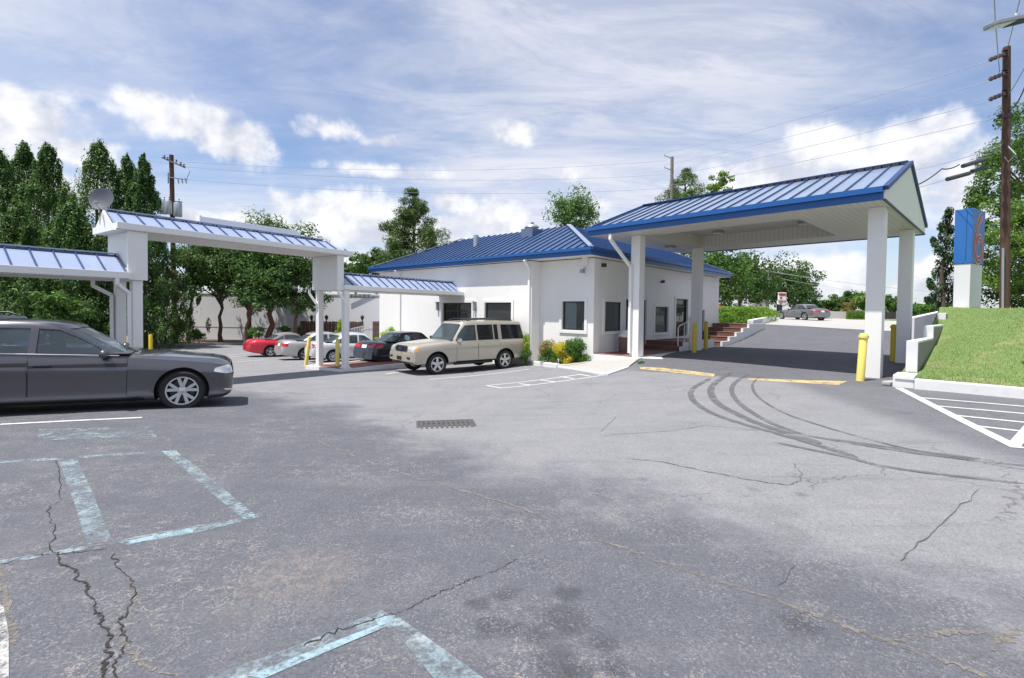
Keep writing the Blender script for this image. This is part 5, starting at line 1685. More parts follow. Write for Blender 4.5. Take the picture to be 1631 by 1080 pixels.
def car_at(wheel_px, wheel_Y, S, heading, side, axle):
    """place a car so that the outer face of one wheel stands at the given photo point; side -1 = right-hand side"""
    q = at(*wheel_px, wheel_Y)
    x = S['L'] / 2 - S['fo'] - (S['wb'] if axle == 'r' else 0)
    loc = Vector((q.x, q.y, 0)) - Matrix.Rotation(heading, 3, 'Z') @ Vector((x, side * (S['W'] / 2 - .02), 0))
    # rest on the two axles
    d = Vector((math.cos(heading), math.sin(heading)))
    f = loc.xy + d * (S['L'] / 2 - S['fo']); r = f - d * S['wb']
    zf, zr = gz(*f), gz(*r)
    pitch = -math.atan2(zf - zr, S['wb'])
    zc = zr + (zf - zr) * ((0 - (S['L'] / 2 - S['fo'] - S['wb'])) / S['wb'])
    return (loc.x, loc.y, zc), heading, pitch


def park(name, label, cat, S, paint, px, Y, hd, side, axle, **kw):
    l, h, p = car_at(px, Y, S, math.radians(hd), side, axle)
    return make_car(name, label, cat, S, paint, l, h, slope=p, **kw)


park('parked_car', 'charcoal grey sedan parked in the foreground, its front half in view', 'car', S300, 'charcoal', (289, 626), 8.8, 29.5, -1, 'f')
park('parked_car', 'tan sport utility vehicle with roof rails parked beside the office', 'car', SUV, 'tan', (697, 590), 17.25, 180 + 38.5, 1, 'f')
park('parked_car', 'dark blue sedan with tail lights facing out, parked next to the tan vehicle', 'car', CAMRY, 'navy', (633, 575), 20.6, 52, -1, 'r')
park('parked_car', 'small white sedan with silver hubcaps parked behind the walkway posts', 'car', CIVIC, 'white', (531, 565), 23.3, 37, -1, 'r')
park('parked_car', 'beige silver sedan parked between the red and white cars', 'car', SEDAN, 'silver', (486, 565), 25.2, 39, -1, 'r')
park('parked_car', 'bright red convertible with a grey soft top at the far end of the row', 'car', COUPE, 'red', (431, 560), 27.6, 38, -1, 'r')
park('parked_car', 'mid grey sedan parked on the upper lot past the hedge', 'car', BIGSED, 'grey', (1281, 505), 44.5, 99, 1, 'r')
bsuv = variant(SUV, H=1.93, glass=['privacy'] * 4)
q = at(20, 500, 13.2)
make_car('parked_car', 'black sport utility vehicle showing only its roof behind the charcoal sedan', 'car', bsuv, 'black', (q.x - 1.1, q.y + .4, gz(q.x, q.y)), math.radians(14))


# ------------------------------------------------------------------ vegetation
def leaf_mesh(name, C, N, size, aspect, mat, parent=None, droop=0.0, up=None):
    """many small pointed leaves: C centres, N facing directions, size lengths (m)"""
    C = np.asarray(C, float); N = np.asarray(N, float); n = len(C)
    N /= np.linalg.norm(N, axis=1, keepdims=True) + 1e-9
    R_ = rng.normal(size=(n, 3))
    if up is not None: R_ = R_ * .45 + np.asarray(up, float)
    A = R_ - (R_ * N).sum(1, keepdims=True) * N
    A /= np.linalg.norm(A, axis=1, keepdims=True) + 1e-9
    B = np.cross(N, A)
    L = size * rng.uniform(.65, 1.25, n)[:, None]; W = L * aspect
    v = np.stack([C - A * L / 2, C + B * W / 2 + N * L * .06, C + A * L / 2, C - B * W / 2 + N * L * .06], 1).reshape(-1, 3)
    off = np.zeros(3)
    if parent is not None:
        off = np.array(ORG.get(parent.name, (0, 0, 0)))
    me = bpy.data.meshes.new(name)
    me.vertices.add(n * 4); me.vertices.foreach_set('co', (v - off).ravel())
    me.loops.add(n * 4); me.loops.foreach_set('vertex_index', np.arange(n * 4, dtype=np.int32))
    me.polygons.add(n); me.polygons.foreach_set('loop_start', np.arange(0, n * 4, 4, dtype=np.int32)); me.polygons.foreach_set('loop_total', np.full(n, 4, np.int32))
    me.update(calc_edges=True)
    me.materials.append(mat)
    o = link(bpy.data.objects.new(name, me))
    if parent is not None: o.parent = parent
    return o


def clumps(cs, n_each, fill=.55, upbias=.35, spread=.7):
    """leaves gathered in clumps (x, y, z, rx, rz): denser toward the outside of each"""
    Cs, Ns = [], []
    for (x, y, z, rx, rz) in cs:
        n = int(n_each)
        d = rng.normal(size=(n, 3)); d /= np.linalg.norm(d, axis=1, keepdims=True)
        r = rng.uniform(fill ** 3, 1.0, n) ** (1 / 3)
        r = r * (1 + rng.normal(0, .12, n))
        p = d * r[:, None] * np.array([rx, rx, rz]) + np.array([x, y, z])
        Cs.append(p); Ns.append(d + rng.normal(0, spread, (n, 3)) + np.array([0, 0, upbias]))
    return np.concatenate(Cs), np.concatenate(Ns)


LEAF = dict(
    cedar=leafmat('cedar_foliage', (.032, .088, .022), (.115, .205, .052), .8, .3),
    cedar2=leafmat('cedar_foliage_pale', (.034, .088, .020), (.125, .21, .055), .8, .25),
    broad=leafmat('broad_leaves', (.034, .088, .018), (.13, .225, .05), .5, .4),
    pale=leafmat('pale_leaves', (.075, .155, .026), (.24, .36, .08), .8, .4),
    poplar=leafmat('poplar_leaves', (.05, .12, .032), (.16, .27, .085), .8, .4),
    pine=leafmat('pine_needles', (.040, .09, .024), (.15, .22, .065), .6, .25),
    oak=leafmat('oak_leaves', (.026, .068, .017), (.095, .165, .042), .35, .35),
    juniper=leafmat('juniper', (.020, .060, .022), (.080, .150, .055), .8, .2),
    hedge=leafmat('hedge_leaves', (.06, .14, .014), (.23, .38, .05), 1.5, .4),
    lime=leafmat('lime_leaves', (.16, .28, .02), (.42, .52, .06), 3, .4),
    gold=leafmat('gold_leaves', (.40, .33, .02), (.66, .56, .05), 4, .3),
    orange=leafmat('orange_leaves', (.16, .18, .04), (.46, .33, .12), 5, .3),
    green=leafmat('shrub_leaves', (.035, .11, .018), (.13, .27, .045), 3, .4),
    dry=leafmat('dry_leaves', (.16, .10, .04), (.34, .22, .10), 1.5, .3),
    grassb=leafmat('grass_blades', (.10, .175, .040), (.19, .265, .075), 1.2, .35))


def trunk(t, base, top, r0, r1, mat, limbs=(), name='trunk'):
    mb = MB()
    b, p = Vector(base), Vector(top)
    pts = [b.lerp(p, k / 6) + Vector((random.gauss(0, 1), random.gauss(0, 1), 0)) * r0 * .35 * (k not in (0,)) for k in range(7)]
    mb.tube(pts, [r0 * 1.25] + [r0 + (r1 - r0) * k / 6 for k in range(1, 7)], 10)
    o = mb.build(name, mat, t, smooth=60)
    for a, c, r in limbs:
        m = MB(); a, c = Vector(a), Vector(c)
        md = a.lerp(c, .5) + Vector((random.gauss(0, .1), random.gauss(0, .1), (c - a).length * .06))
        m.tube([a, md, c], [r, r * .65, r * .25], 7); m.build('limb', mat, t, smooth=60)
    return o


def tree_at(name, label, cat, u, Y, group=None, z=None):
    q = at(u, 500, Y)
    b = Vector((q.x, q.y, gz(q.x, q.y) if z is None else z))
    return thing(name, label, cat, b, group), b


def ztop(u, v, Y): return at(u, v, Y).z


def cedar(u, v_top, Y, rad, label, mat='cedar', n=36000, low=.03, size=.18, lean=0):
    t, b = tree_at('cedar_tree', label, 'tree', u, Y, 'tall cedars behind the walkway')
    h = ztop(u, v_top, Y) - b.z
    trunk(t, b, b + Vector((0, 0, h * .93)), .22, .03, M['bark'], [(b + Vector((0, 0, h * f)), b + Vector((math.cos(a) * rad * .7, math.sin(a) * rad * .7, h * f + .6)), .06) for f, a in ((.2, .3), (.3, 2.2), (.4, 4.1), (.5, 5.5), (.6, 1.2))])
    cs = []
    m = int(120 * h / 12)
    for k in range(m):
        f = (k + .5) / m
        f = low + (1 - low) * f ** 1.0
        rr = 1.72 * rad * (1 - max(0, (f - .14) / .86) ** .92) * (.80 + .28 * rng.random()) * min(1, .72 + f * 1.6)
        rr = max(rr, .10)
        a = k * 2.399 + rng.normal(0, .3)
        q = rng.uniform(.62, 1.0)
        cs.append((b.x + math.cos(a) * rr * q, b.y + math.sin(a) * rr * q, b.z + f * h - .15, .34 * rad * (1.2 - .82 * f) * rng.uniform(.7, 1.25), .40 * rad * (1.15 - .62 * f) * rng.uniform(.8, 1.3)))
    for k in range(int(m * .8)):          # sprays that break the outline
        f = rng.uniform(.05, .985); a = rng.uniform(0, 6.283)
        rr = 1.72 * rad * (1 - max(0, (f - .14) / .86) ** .92) * rng.uniform(.95, 1.22) + .05
        cs.append((b.x + math.cos(a) * rr, b.y + math.sin(a) * rr, b.z + f * h + .1, rng.uniform(.10, .24), rng.uniform(.28, .62)))
    for k in range(5):
        cs.append((b.x + rng.normal(0, .12), b.y, b.z + h * (.955 + .012 * k), .13 - .02 * k, .35))
    C, N = clumps(cs, n / len(cs), .3, .45, .42)
    N2 = N.copy()
    o = leaf_mesh('crown', C, N, size, .42, LEAF[mat], t, up=(0, 0, 1.0))
    return t


for (u, v, Y, r, mt, lb) in [(4, 246, 33, 2.6, 'cedar', 'tall dark cedar cut by the left edge of the picture'), (42, 231, 36, 2.5, 'cedar', 'tall cedar with a pointed top, second from the left edge'),
                             (80, 235, 33, 2.6, 'cedar', 'broad dark cedar to the left of the tallest cedar'), (160, 232, 33, 3.3, 'cedar2', 'tallest lighter green cedar just behind the satellite dish'),
                             (204, 252, 34.5, 1.8, 'cedar', 'slim cedar between the dish and the utility pole'), (230, 252, 33, 1.65, 'cedar', 'cedar nearest the utility pole with transformers'),
                             (28, 330, 29.5, 2.4, 'cedar2', 'lower cedar filling the gap by the left edge'), (118, 330, 30, 2.4, 'cedar', 'shorter bushy cedar in front of the cedar group')]:
    cedar(u, v, Y, r, lb, mt)


def broadleaf(name, label, u, v_top, v_low, Y, rx, mat, n=7000, nc=60, size=.3, aspect=.55, group=None, trunkmat='bark', tr=.22, seed_gap=.0, fill=.5, base_u=None, z=None, shape=2.2, ydepth=.8):
    t, b = tree_at(name, label, 'tree', u if base_u is None else base_u, Y, group, z)
    cx = at(u, 500, Y)
    z1, z0 = ztop(u, v_top, Y), ztop(u, v_low, Y)
    zc, hz_ = (z0 + z1) / 2, (z1 - z0) / 2
    cs, limbs = [], []
    fk = Vector((b.x * .6 + cx.x * .4, b.y, b.z + (z0 - b.z) * .75 + hz_ * .35))
    for k in range(nc):
        d = rng.normal(size=3); d /= np.linalg.norm(d)
        if d[2] < -.75: d[2] *= -.5
        q = rng.uniform(.32, .97) * (1 + rng.normal(0, .05))
        c = (cx.x + d[0] * rx * q, cx.y + d[1] * rx * q * ydepth, zc + math.copysign(abs(d[2]) ** (2 / shape), d[2]) * hz_ * q * .95)
        s = rng.uniform(.16, .34) * min(rx, hz_ * 1.2)
        cs.append((*c, s, s * .78))
        if k % 6 == 0: limbs.append((fk + Vector((0, 0, rng.uniform(-.2, .5) * hz_ * .5)), Vector(c), tr * .35))
    trunk(t, b, fk + Vector((0, 0, hz_ * .4)), tr, tr * .4, M[trunkmat], limbs)
    C, N = clumps(cs, n / nc, fill, .35, .5)
    leaf_mesh('crown', C, N, size, aspect, LEAF[mat], t)
    return t


# middle group in front of the white wall
G1 = 'evergreens in front of the white wall'
broadleaf('evergreen_tree', 'dark evergreen left of the bare reddish trunk, before the white wall', 352, 376, 490, 38.5, 2.9, 'oak', 12000, 85, .24, .5, G1, tr=.17)
broadleaf('evergreen_tree', 'tall evergreen rising above the raised canopy ridge', 398, 340, 492, 40, 3.6, 'cedar', 15000, 110, .24, .45, G1, tr=.2, shape=1.7)
broadleaf('evergreen_tree', 'evergreen with reddish trunk behind the red coupe', 450, 348, 488, 38, 3.6, 'cedar', 15000, 110, .24, .45, G1, trunkmat='redbark', tr=.26, base_u=427, shape=1.8)
broadleaf('evergreen_tree', 'low spreading evergreen with a reddish trunk above the beige car', 408, 432, 508, 36.5, 2.0, 'cedar2', 8000, 60, .2, .5, G1, trunkmat='redbark', tr=.16, base_u=391)
broadleaf('evergreen_tree', 'dark drooping evergreen branches beside the white post box', 478, 390, 520, 37.5, 2.3, 'oak', 9000, 70, .22, .45, G1, trunkmat='redbark', tr=.15, base_u=470)
broadleaf('evergreen_tree', 'evergreen peeping over the ridge beside the rooftop sign box', 318, 372, 478, 40, 2.6, 'oak', 9000, 70, .24, .45, G1, tr=.12, base_u=300)
broadleaf('small_tree', 'young leafy tree half hidden behind the charcoal sedan', 95, 462, 530, 24.5, 1.2, 'broad', 3600, 30, .20, .5, None, tr=.08)
broadleaf('small_tree', 'brownish creeper covered sapling beside the transformer pole', 262, 408, 500, 36, 1.1, 'dry', 1100, 22, .22, .45, None, tr=.07)
# far trees over the office roof
G2 = 'trees beyond the office roof'


def pine(u, v_top, v_low, Y, rx, label, n=7000, tiers=15, mat='pine', name='pine_tree', base_u=None, size=.42):
    t, b = tree_at(name, label, 'tree', u if base_u is None else base_u, Y, G2)
    cx = at(u, 500, Y)
    z1, z0 = ztop(u, v_top, Y), ztop(u, v_low, Y)
    cs, limbs = [], []
    for k in range(tiers):
        f = k / (tiers - 1)
        zz = z0 + (z1 - z0) * f
        rr = rx * (1.0 - f ** 1.9 * .86) * (1 if f > .12 else .8)
        m = max(2, int(7 * (1 - f) + 2))
        for j in range(m):
            a = rng.uniform(0, 6.28); q = rr * rng.uniform(.35, 1.05)
            c = (cx.x + math.cos(a) * q, cx.y + math.sin(a) * q, zz + rng.normal(0, .25) + q * .12)
            s = rng.uniform(.5, .95) * (.6 + .5 * (1 - f)) * rx / 3.0
            cs.append((*c, s, s * .72))
            if j < 3: limbs.append((Vector((cx.x, cx.y, zz - .3)), Vector(c), .06))
    trunk(t, b, Vector((cx.x, cx.y, z1 - .5)), .26, .05, M['bark'], limbs)
    C, N = clumps(cs, n / len(cs), .15, .3, 1.0)
    leaf_mesh('crown', C, N, size, .16, LEAF[mat], t)


pine(658, 305, 425, 45, 3.3, 'loose topped pine rising over the low walkway roof', 16000, 16)
broadleaf('small_tree', 'rounded green tree low behind the left end of the office roof', 600, 392, 450, 50, 3.0, 'pine', 4000, 40, .34, .4, G2)
broadleaf('small_tree', 'small tree showing between the raised canopy and the pine', 567, 408, 450, 47, 2.0, 'broad', 2500, 26, .3, .5, G2)
broadleaf('poplar_tree', 'airy light green tree behind the office roof peak', 914, 293, 400, 44, 3.1, 'poplar', 5200, 52, .26, .5, G2, fill=.2, shape=1.9)
for (u, v, w) in ((783, 366, .45), (800, 372, .55), (822, 364, .6), (846, 352, .8)):
    broadleaf('treetop', 'thin treetop showing over the office roof near the ventilator' if w < .8 else 'treetop behind the ventilator on the office roof' , u, v, v + 40, 42, w, 'poplar', 420, 8, .2, .45, G2, fill=.2, tr=.06)
pine(1086, 273, 360, 52, 3.2, 'dark round topped pine right of the wooden pole over the canopy', 7500, 11)
broadleaf('small_tree', 'sparse young tree sticking up behind the canopy ridge', 1140, 265, 345, 46, 1.5, 'pale', 1300, 24, .28, .5, G2, fill=.1, shape=1.5, tr=.1)
broadleaf('small_tree', 'leafy tree top touching the canopy ridge', 1105, 300, 350, 46, 1.6, 'poplar', 1500, 20, .28, .5, G2, fill=.2, tr=.1)
G3 = 'trees beyond the upper lot'
broadleaf('broadleaf_tree', 'large leafy tree right behind the office end wall', 1120, 385, 500, 46, 4.4, 'broad', 9000, 70, .34, .5, G3)
broadleaf('broadleaf_tree', 'leafy tree between the office wall and the pole sign', 1178, 400, 505, 56, 4.2, 'oak', 8000, 64, .36, .5, G3)
broadleaf('broadleaf_tree', 'big rounded tree behind the small pole sign', 1238, 407, 505, 72, 5.6, 'oak', 9500, 80, .42, .5, G3)
broadleaf('broadleaf_tree', 'lower dark shoulder of trees right of the pole sign', 1272, 438, 508, 76, 3.0, 'oak', 3500, 40, .42, .5, G3, fill=.2)
for k, (u, v, Y, r, mt, lb) in enumerate([(1325, 470, 78, 3.4, 'broad', 'bushy tree directly right of the grey sedan'), (1352, 456, 80, 2.4, 'broad', 'taller narrow tree among the row of bushes'), (1378, 466, 74, 3.0, 'pale', 'light green tree beside the near canopy column'),
                                          (1412, 466, 76, 2.6, 'broad', 'tree seen between the two right canopy columns'), (1300, 484, 82, 2.8, 'broad', 'low bush at the left end of the tree row'), (1478, 478, 90, 3, 'oak', 'far tree under the blue sign'), (1440, 480, 95, 3, 'oak', 'low far tree between the right column and the sign')]):
    broadleaf('broadleaf_tree', lb, u, v, 508, Y, r, mt, 3000, 34, .42, .5, G3, tr=.12)
broadleaf('small_tree', 'rust coloured young tree by the far barrier', 1353, 478, 508, 66, 1.1, 'dry', 500, 14, .3, .45, None, fill=.1, tr=.06)
# twisted juniper and the big tree at the right
t, b = tree_at('juniper_tree', 'sparse dark juniper with upswept branches left of the blue sign', 'tree', 1500, 27, None, 1.0)
cs, limbs = [], []
for (u, v, s) in [(1512, 338, .32), (1508, 352, .4), (1500, 362, .3), (1503, 378, .42), (1513, 385, .4), (1496, 398, .38), (1510, 404, .5), (1489, 388, .25), (1486, 382, .2), (1501, 420, .5), (1512, 428, .5), (1492, 436, .42), (1505, 446, .55),
                  (1483, 455, .3), (1480, 448, .2), (1496, 462, .5), (1510, 468, .5), (1488, 474, .4), (1500, 484, .5), (1478, 478, .25), (1518, 456, .5), (1520, 410, .4), (1522, 480, .5), (1514, 366, .3), (1509, 341, .2)]:
    q = at(u, v, 27 + rng.normal(0, .35)); cs.append((q.x, q.y, q.z, s * .62, s * .95)); limbs.append((Vector((b.x + .1, b.y, q.z - .9)), q, .04))
trunk(t, b, Vector((at(1507, 345, 27))), .14, .03, M['bark'], limbs)
C, N = clumps(cs, 170, .2, .5, .6); leaf_mesh('crown', C, N, .20, .35, LEAF['juniper'], t, up=(-.1, 0, 1.2))
t, b = tree_at('broadleaf_tree', 'huge leafy tree filling the right edge behind the sign', 'tree', 1655, 26, None, 1.3)
cs, limbs = [], []
for k in range(150):
    u = rng.uniform(1545, 1800); f = rng.random()
    lo = 178 + max(0, (1612 - u)) * 2.1 if u < 1612 else 178 - (u - 1612) * .3
    v = lo + (492 - lo) * f
    if u < 1575 and v > 470: continue
    q = at(u, v, 26 + rng.normal(0, 1.4)); s = rng.uniform(.45, .95)
    cs.append((q.x, q.y, q.z, s, s * .75))
    if k % 6 == 0: limbs.append((Vector((b.x, b.y, max(b.z + 2, q.z - 3))), q, .08))
trunk(t, b, b + Vector((0, 0, 9)), .35, .12, M['bark'], limbs)
C, N = clumps(cs, 330, .35, .35, .5); leaf_mesh('crown', C, N, .17, .55, LEAF['broad'], t)
t, b = tree_at('broadleaf_tree', 'leafy branch end hanging before the wooden pole and the sign edge', 'tree', 1600, 24.5, None, 1.6)
cs = []
for k in range(34):
    u = rng.uniform(1566, 1650); v = rng.uniform(318, 470)
    q = at(u, v, 23.4 + rng.normal(0, .4)); s = rng.uniform(.3, .55); cs.append((q.x, q.y, q.z, s, s * .7))
trunk(t, b, b + Vector((.5, .6, 5)), .14, .05, M['bark'], [(b + Vector((.3, .4, 3)), Vector(c[:3]), .03) for c in cs[::3]])
C, N = clumps(cs, 120, .35, .35, .8); leaf_mesh('crown', C, N, .15, .55, LEAF['pale'], t)


def shrub(name, label, parts, size=.07, group=None, cat='shrub', stem=True, n=None):
    """parts: (pixel u, v, Y, rx, rz, leaf kind, count)"""
    u, v, Y = parts[0][:3]
    q = at(u, v, Y)
    t = thing(name, label, cat, (q.x, q.y, gz(q.x, q.y)), group)
    kinds = {}
    for (u, v, Y, rx, rz, k, c) in parts:
        q = at(u, v, Y); kinds.setdefault(k, []).append((q, rx, rz, c))
    for k, L in kinds.items():
        Cs, Ns = [], []
        for q, rx, rz, c in L:
            sub = []
            for j in range(12):
                d = rng.normal(size=3); d /= np.linalg.norm(d); sub.append((q.x + d[0] * rx * .6, q.y + d[1] * rx * .6, q.z + d[2] * rz * .6, rx * .42, rz * .42))
            a, b_ = clumps(sub, c / 12, .3, .4, .7); Cs.append(a); Ns.append(b_)
        leaf_mesh('leaves', np.concatenate(Cs), np.concatenate(Ns), size, .5, LEAF[k], t)
    mb = MB()
    for q, rx, rz, c in [x for L in kinds.values() for x in L]:
        b = Vector((q.x, q.y, gz(q.x, q.y) - .05))
        for j in range(3): mb.tube([b + Vector((random.gauss(0, .04), random.gauss(0, .04), 0)), q + Vector((random.gauss(0, rx * .4), random.gauss(0, rx * .4), rz * .3))], [.018, .006], 5)
    if stem: mb.build('stems', M['bark'], t)
    return t


GS = 'shrubs along the office wall'
shrub('shrub', 'orange tinged shrub left of the golden one by the office window', [(874, 556, 19.1, .42, .44, 'orange', 2600), (874, 568, 19.0, .44, .40, 'green', 2600)], .06, GS)
shrub('shrub', 'golden yellow shrub in the middle of the three by the office', [(895, 556, 18.85, .40, .38, 'gold', 2600), (901, 571, 18.65, .32, .34, 'gold', 1900), (889, 571, 18.8, .32, .32, 'lime', 900)], .06, GS)
shrub('shrub', 'fresh green shrub nearest the office corner', [(916, 554, 18.75, .48, .44, 'green', 3600), (923, 567, 18.65, .42, .36, 'green', 2400), (912, 570, 18.8, .32, .32, 'green', 900)], .065, GS)
shrub('shrub', 'narrow yellow green shrub just behind the tan vehicle', [(838, 546, 19.75, .21, .48, 'lime', 1500), (838, 566, 19.7, .25, .36, 'green', 1300)], .06, GS)
shrub('shrub', 'clipped lime green bush behind the dark blue sedan', [(622, 531, 27, .6, .42, 'lime', 1500), (608, 540, 27, .4, .3, 'lime', 700), (636, 534, 27, .4, .4, 'lime', 800), (618, 545, 27, .6, .4, 'green', 700)], .09)
shrub('shrub', 'small pointed green conifer between the posts', [(544, 518, 36, .35, .6, 'lime', 700), (543, 532, 36, .45, .5, 'lime', 600)], .11)
shrub('shrub', 'bright green shrub at the foot of the white wall', [(308, 531, 37, .55, .5, 'pale', 1100), (318, 536, 37, .5, .35, 'green', 600)], .13)
shrub('shrub', 'low round shrub under the reddish trunk', [(410, 529, 36, .7, .45, 'green', 900)], .13)
shrub('shrub', 'low shrub beside the wooden fence', [(453, 525, 38, .55, .3, 'green', 600), (474, 525, 38, .3, .35, 'green', 400)], .13)
shrub('shrub', 'leafy climber round the foot of the transformer pole', [(277, 538, 37.5, .35, .55, 'green', 700), (279, 505, 38.5, .35, .6, 'broad', 500), (282, 470, 39, .4, .7, 'dry', 350)], .14)
shrub('shrub', 'trailing vine hanging down the white wall', [(249, 470, 41, .5, .5, 'oak', 500), (250, 485, 41, .35, .5, 'oak', 350), (248, 497, 41, .18, .5, 'oak', 160)], .16, stem=False)


def hedge(name, label, pts, w, mat, n, size):
    """clipped hedge along ground points with a top height each: (u, v_top, v_base, Y)"""
    P = [(at(u, vt, Y), at(u, vb, Y).z) for u, vt, vb, Y in pts]
    q = P[0][0]
    t = thing(name, label, 'hedge', (q.x, q.y, P[0][1]))
    cs = []
    for (a, za), (b, zb) in zip(P, P[1:]):
        L = (b - a).xy.length
        m = max(3, int(L / .45))
        for k in range(m):
            f = (k + .5) / m; c = a.lerp(b, f); z0 = za + (zb - za) * f
            zz = z0 + .2
            while zz < c.z - .1:
                cs.append((c.x + rng.normal(0, w * .22), c.y + rng.normal(0, w * .22), zz, w * .45, .28)); zz += .33
            cs.append((c.x + rng.normal(0, .1), c.y + rng.normal(0, .1), c.z - .18, w * .45, .2))
    C, N = clumps(cs, max(20, n / len(cs)), .45, .4, .7)
    leaf_mesh('leaves', C, N, size, .5, LEAF[mat], t)
    mb = MB()
    for (a, za), (b, zb) in zip(P, P[1:]):
        for f in (.1, .5, .9):
            c = a.lerp(b, f); mb.tube([Vector((c.x, c.y, za - .3)), Vector((c.x, c.y, c.z - .3))], .03, 5)
    mb.build('stems', M['bark'], t)


hedge('hedge', 'clipped bright green hedge along the top of the brick steps', [(1152, 489, 516, 31), (1185, 489, 514, 35), (1210, 491, 510, 40), (1227, 494, 508, 45)], 1.5, 'hedge', 13000, .17)
hedge('hedge', 'dark green hedge low behind the stepped wall', [(1455, 487, 505, 36), (1490, 485, 502, 34), (1525, 486, 500, 32)], 1.0, 'green', 4500, .18)


# ------------------------------------------------------------------ grass bank, kerb and stepped wall at the right
K0 = gnd(1456, 619.5); K1 = gnd(1631, 635.5)
KE = (K1 - K0).xy.normalized(); KE = Vector((KE.x, KE.y, 0))
KN = Vector((-KE.y, KE.x, 0))
FK = Frame((K0.x, K0.y, 0), KE, KN)                    # a to the right along the kerb, b up the bank
WDIR = Vector((.72, .694, 0))
bw = (WDIR.dot(KE), WDIR.dot(KN))


def bank_z(a, b):
    t = min(max(b / 8.6, 0), 1)
    z = .17 + 1.72 * (1 - (1 - t) ** 1.75)
    # lower beside the stepped wall
    aw = bw[0] / bw[1] * b
    s = min(max((a - aw) / 3.0, 0), 1)
    z -= .55 * (1 - s) ** 1.6 * math.sin(math.pi * min(1, t * 1.02)) ** .8
    return z + .03 * math.sin(a * 1.7 + b) * t


A_ = np.linspace(-.35, 16, 60); Bv = np.linspace(.05, 17, 60)
vv, ff = [], []
for j, b in enumerate(Bv):
    for i, a in enumerate(A_):
        aa = a + bw[0] / bw[1] * b
        q = FK((aa, b, bank_z(aa, b))); vv.append(q)
for j in range(len(Bv) - 1):
    for i in range(len(A_) - 1):
        k = j * len(A_) + i; ff.append((k, k + 1, k + 1 + len(A_), k + len(A_)))


def grass_ground():
    m, g, b, out = newmat('mown_grass')
    p = g.n('ShaderNodeNewGeometry').outputs['Position']
    n1 = g.noise(p, .55, 5, .6, .3); n2 = g.noise(p, 6, 6, .7); n3 = g.noise(p, 70, 4, .7)
    c = g.mix(n2, (.105, .175, .045), (.175, .245, .075))
    c = g.mix(g.math('MULTIPLY', g.ramp(g.math('ADD', g.math('MULTIPLY', n1, .7), g.math('MULTIPLY', n2, .3)), .50, .66), .75), c, (.31, .28, .14))
    c = g.mix(g.math('MULTIPLY', n3, .4), c, (.11, .18, .03))
    g.nt.links.new(c, b.inputs['Base Color']); b.inputs['Roughness'].default_value = .9
    bump(g, b, g.math('ADD', n3, n2), .5, .02)
    return m


M['grass'] = grass_ground()
mb = MB(); mb.add(vv, ff); o = mb.build('grass_bank', M['grass'], None, smooth=60, recalc=False); o['kind'] = 'structure'
C, N, S_ = [], [], []
for k in range(42000):
    b = .1 + 8.5 * rng.random() ** 1.3; a = bw[0] / bw[1] * b - .25 + rng.random() * 6.5
    q = FK((a, b, bank_z(a, b) + .012)); C.append(q[:]); N.append((rng.normal(), rng.normal(), .15))
o = leaf_mesh('grass', C, N, .040, .16, LEAF['grassb'], None, up=(0, 0, 1.6)); tag(o, 'short mown grass growing on the bank', 'grass', kind='stuff')
mb = MB(); mb.box(.0, 18, -.02, .17, -.3, .20, FK); o = mb.build('kerb', M['kerbwhite'], None, bevel=.02); o['kind'] = 'structure'
W0 = at(1452, 600, 11.6); W0.z = 0
FWL = Frame(W0, WDIR)
rw_ = thing('stepped_wall', 'white stepped retaining wall climbing beside the grass bank', 'wall', (W0.x, W0.y, 0))
for (t0, t1, zt, w) in ((0, 2.9, 1.0, .2), (2.9, 6.0, 1.33, .22), (6.0, 9.6, 1.70, .22), (9.6, 15, 1.95, .22)):
    mb = MB(); mb.box(t0, t1 - .003, -.10, .12, -.3, zt, FWL); s = mb.build('wall_tier', M['wallend'], rw_, bevel=.012)
    mb = MB(); mb.box(t0 + .03, t1 - .04, -.106, -.101, -.2, zt - .05, FWL); mb.build('bare_face', M['rawwall'], s)
BL = onz(1441, 616, 0.0); fb_ = Frame(BL, KE, KN)
mb = MB(); mb.box(-.22, .16, .0, .8, -.2, .25, fb_); o = mb.build('kerb_block', M['kerbwhite'], None, bevel=.02); tag(o, 'short white kerb block at the foot of the stepped wall', 'kerb')
st = onz(1420, 612, 0.0); mb = MB(); mb.box(-.22, .22, -.09, .09, -.02, .08, Frame(st, (.9, .35))); o = mb.build('loose_stone', M['concrete'], None, bevel=.03); tag(o, 'loose broken kerb stone beside the white block', 'stone')
# low white wall along the upper drive
q0, q1 = at(1456, 530, 19.5), at(1532, 497, 29)
mb = MB(); fr = Frame((q0.x, q0.y, 0), (q1 - q0).xy[:]); L_ = (q1 - q0).xy.length
z0a, z0b = at(1456, 506, 19.5).z, at(1500, 495, 25).z
mb.prism([fr((0, 0, -.2)), fr((L_, 0, .2)), fr((L_, 0, z0b + .25)), fr((L_ * .55, 0, z0b)), fr((0, 0, z0a))], fr.b * .22)
o = mb.build('low_wall', M['wallend'], None, bevel=.01); tag(o, 'low white wall sloping up along the far side of the drive', 'wall')

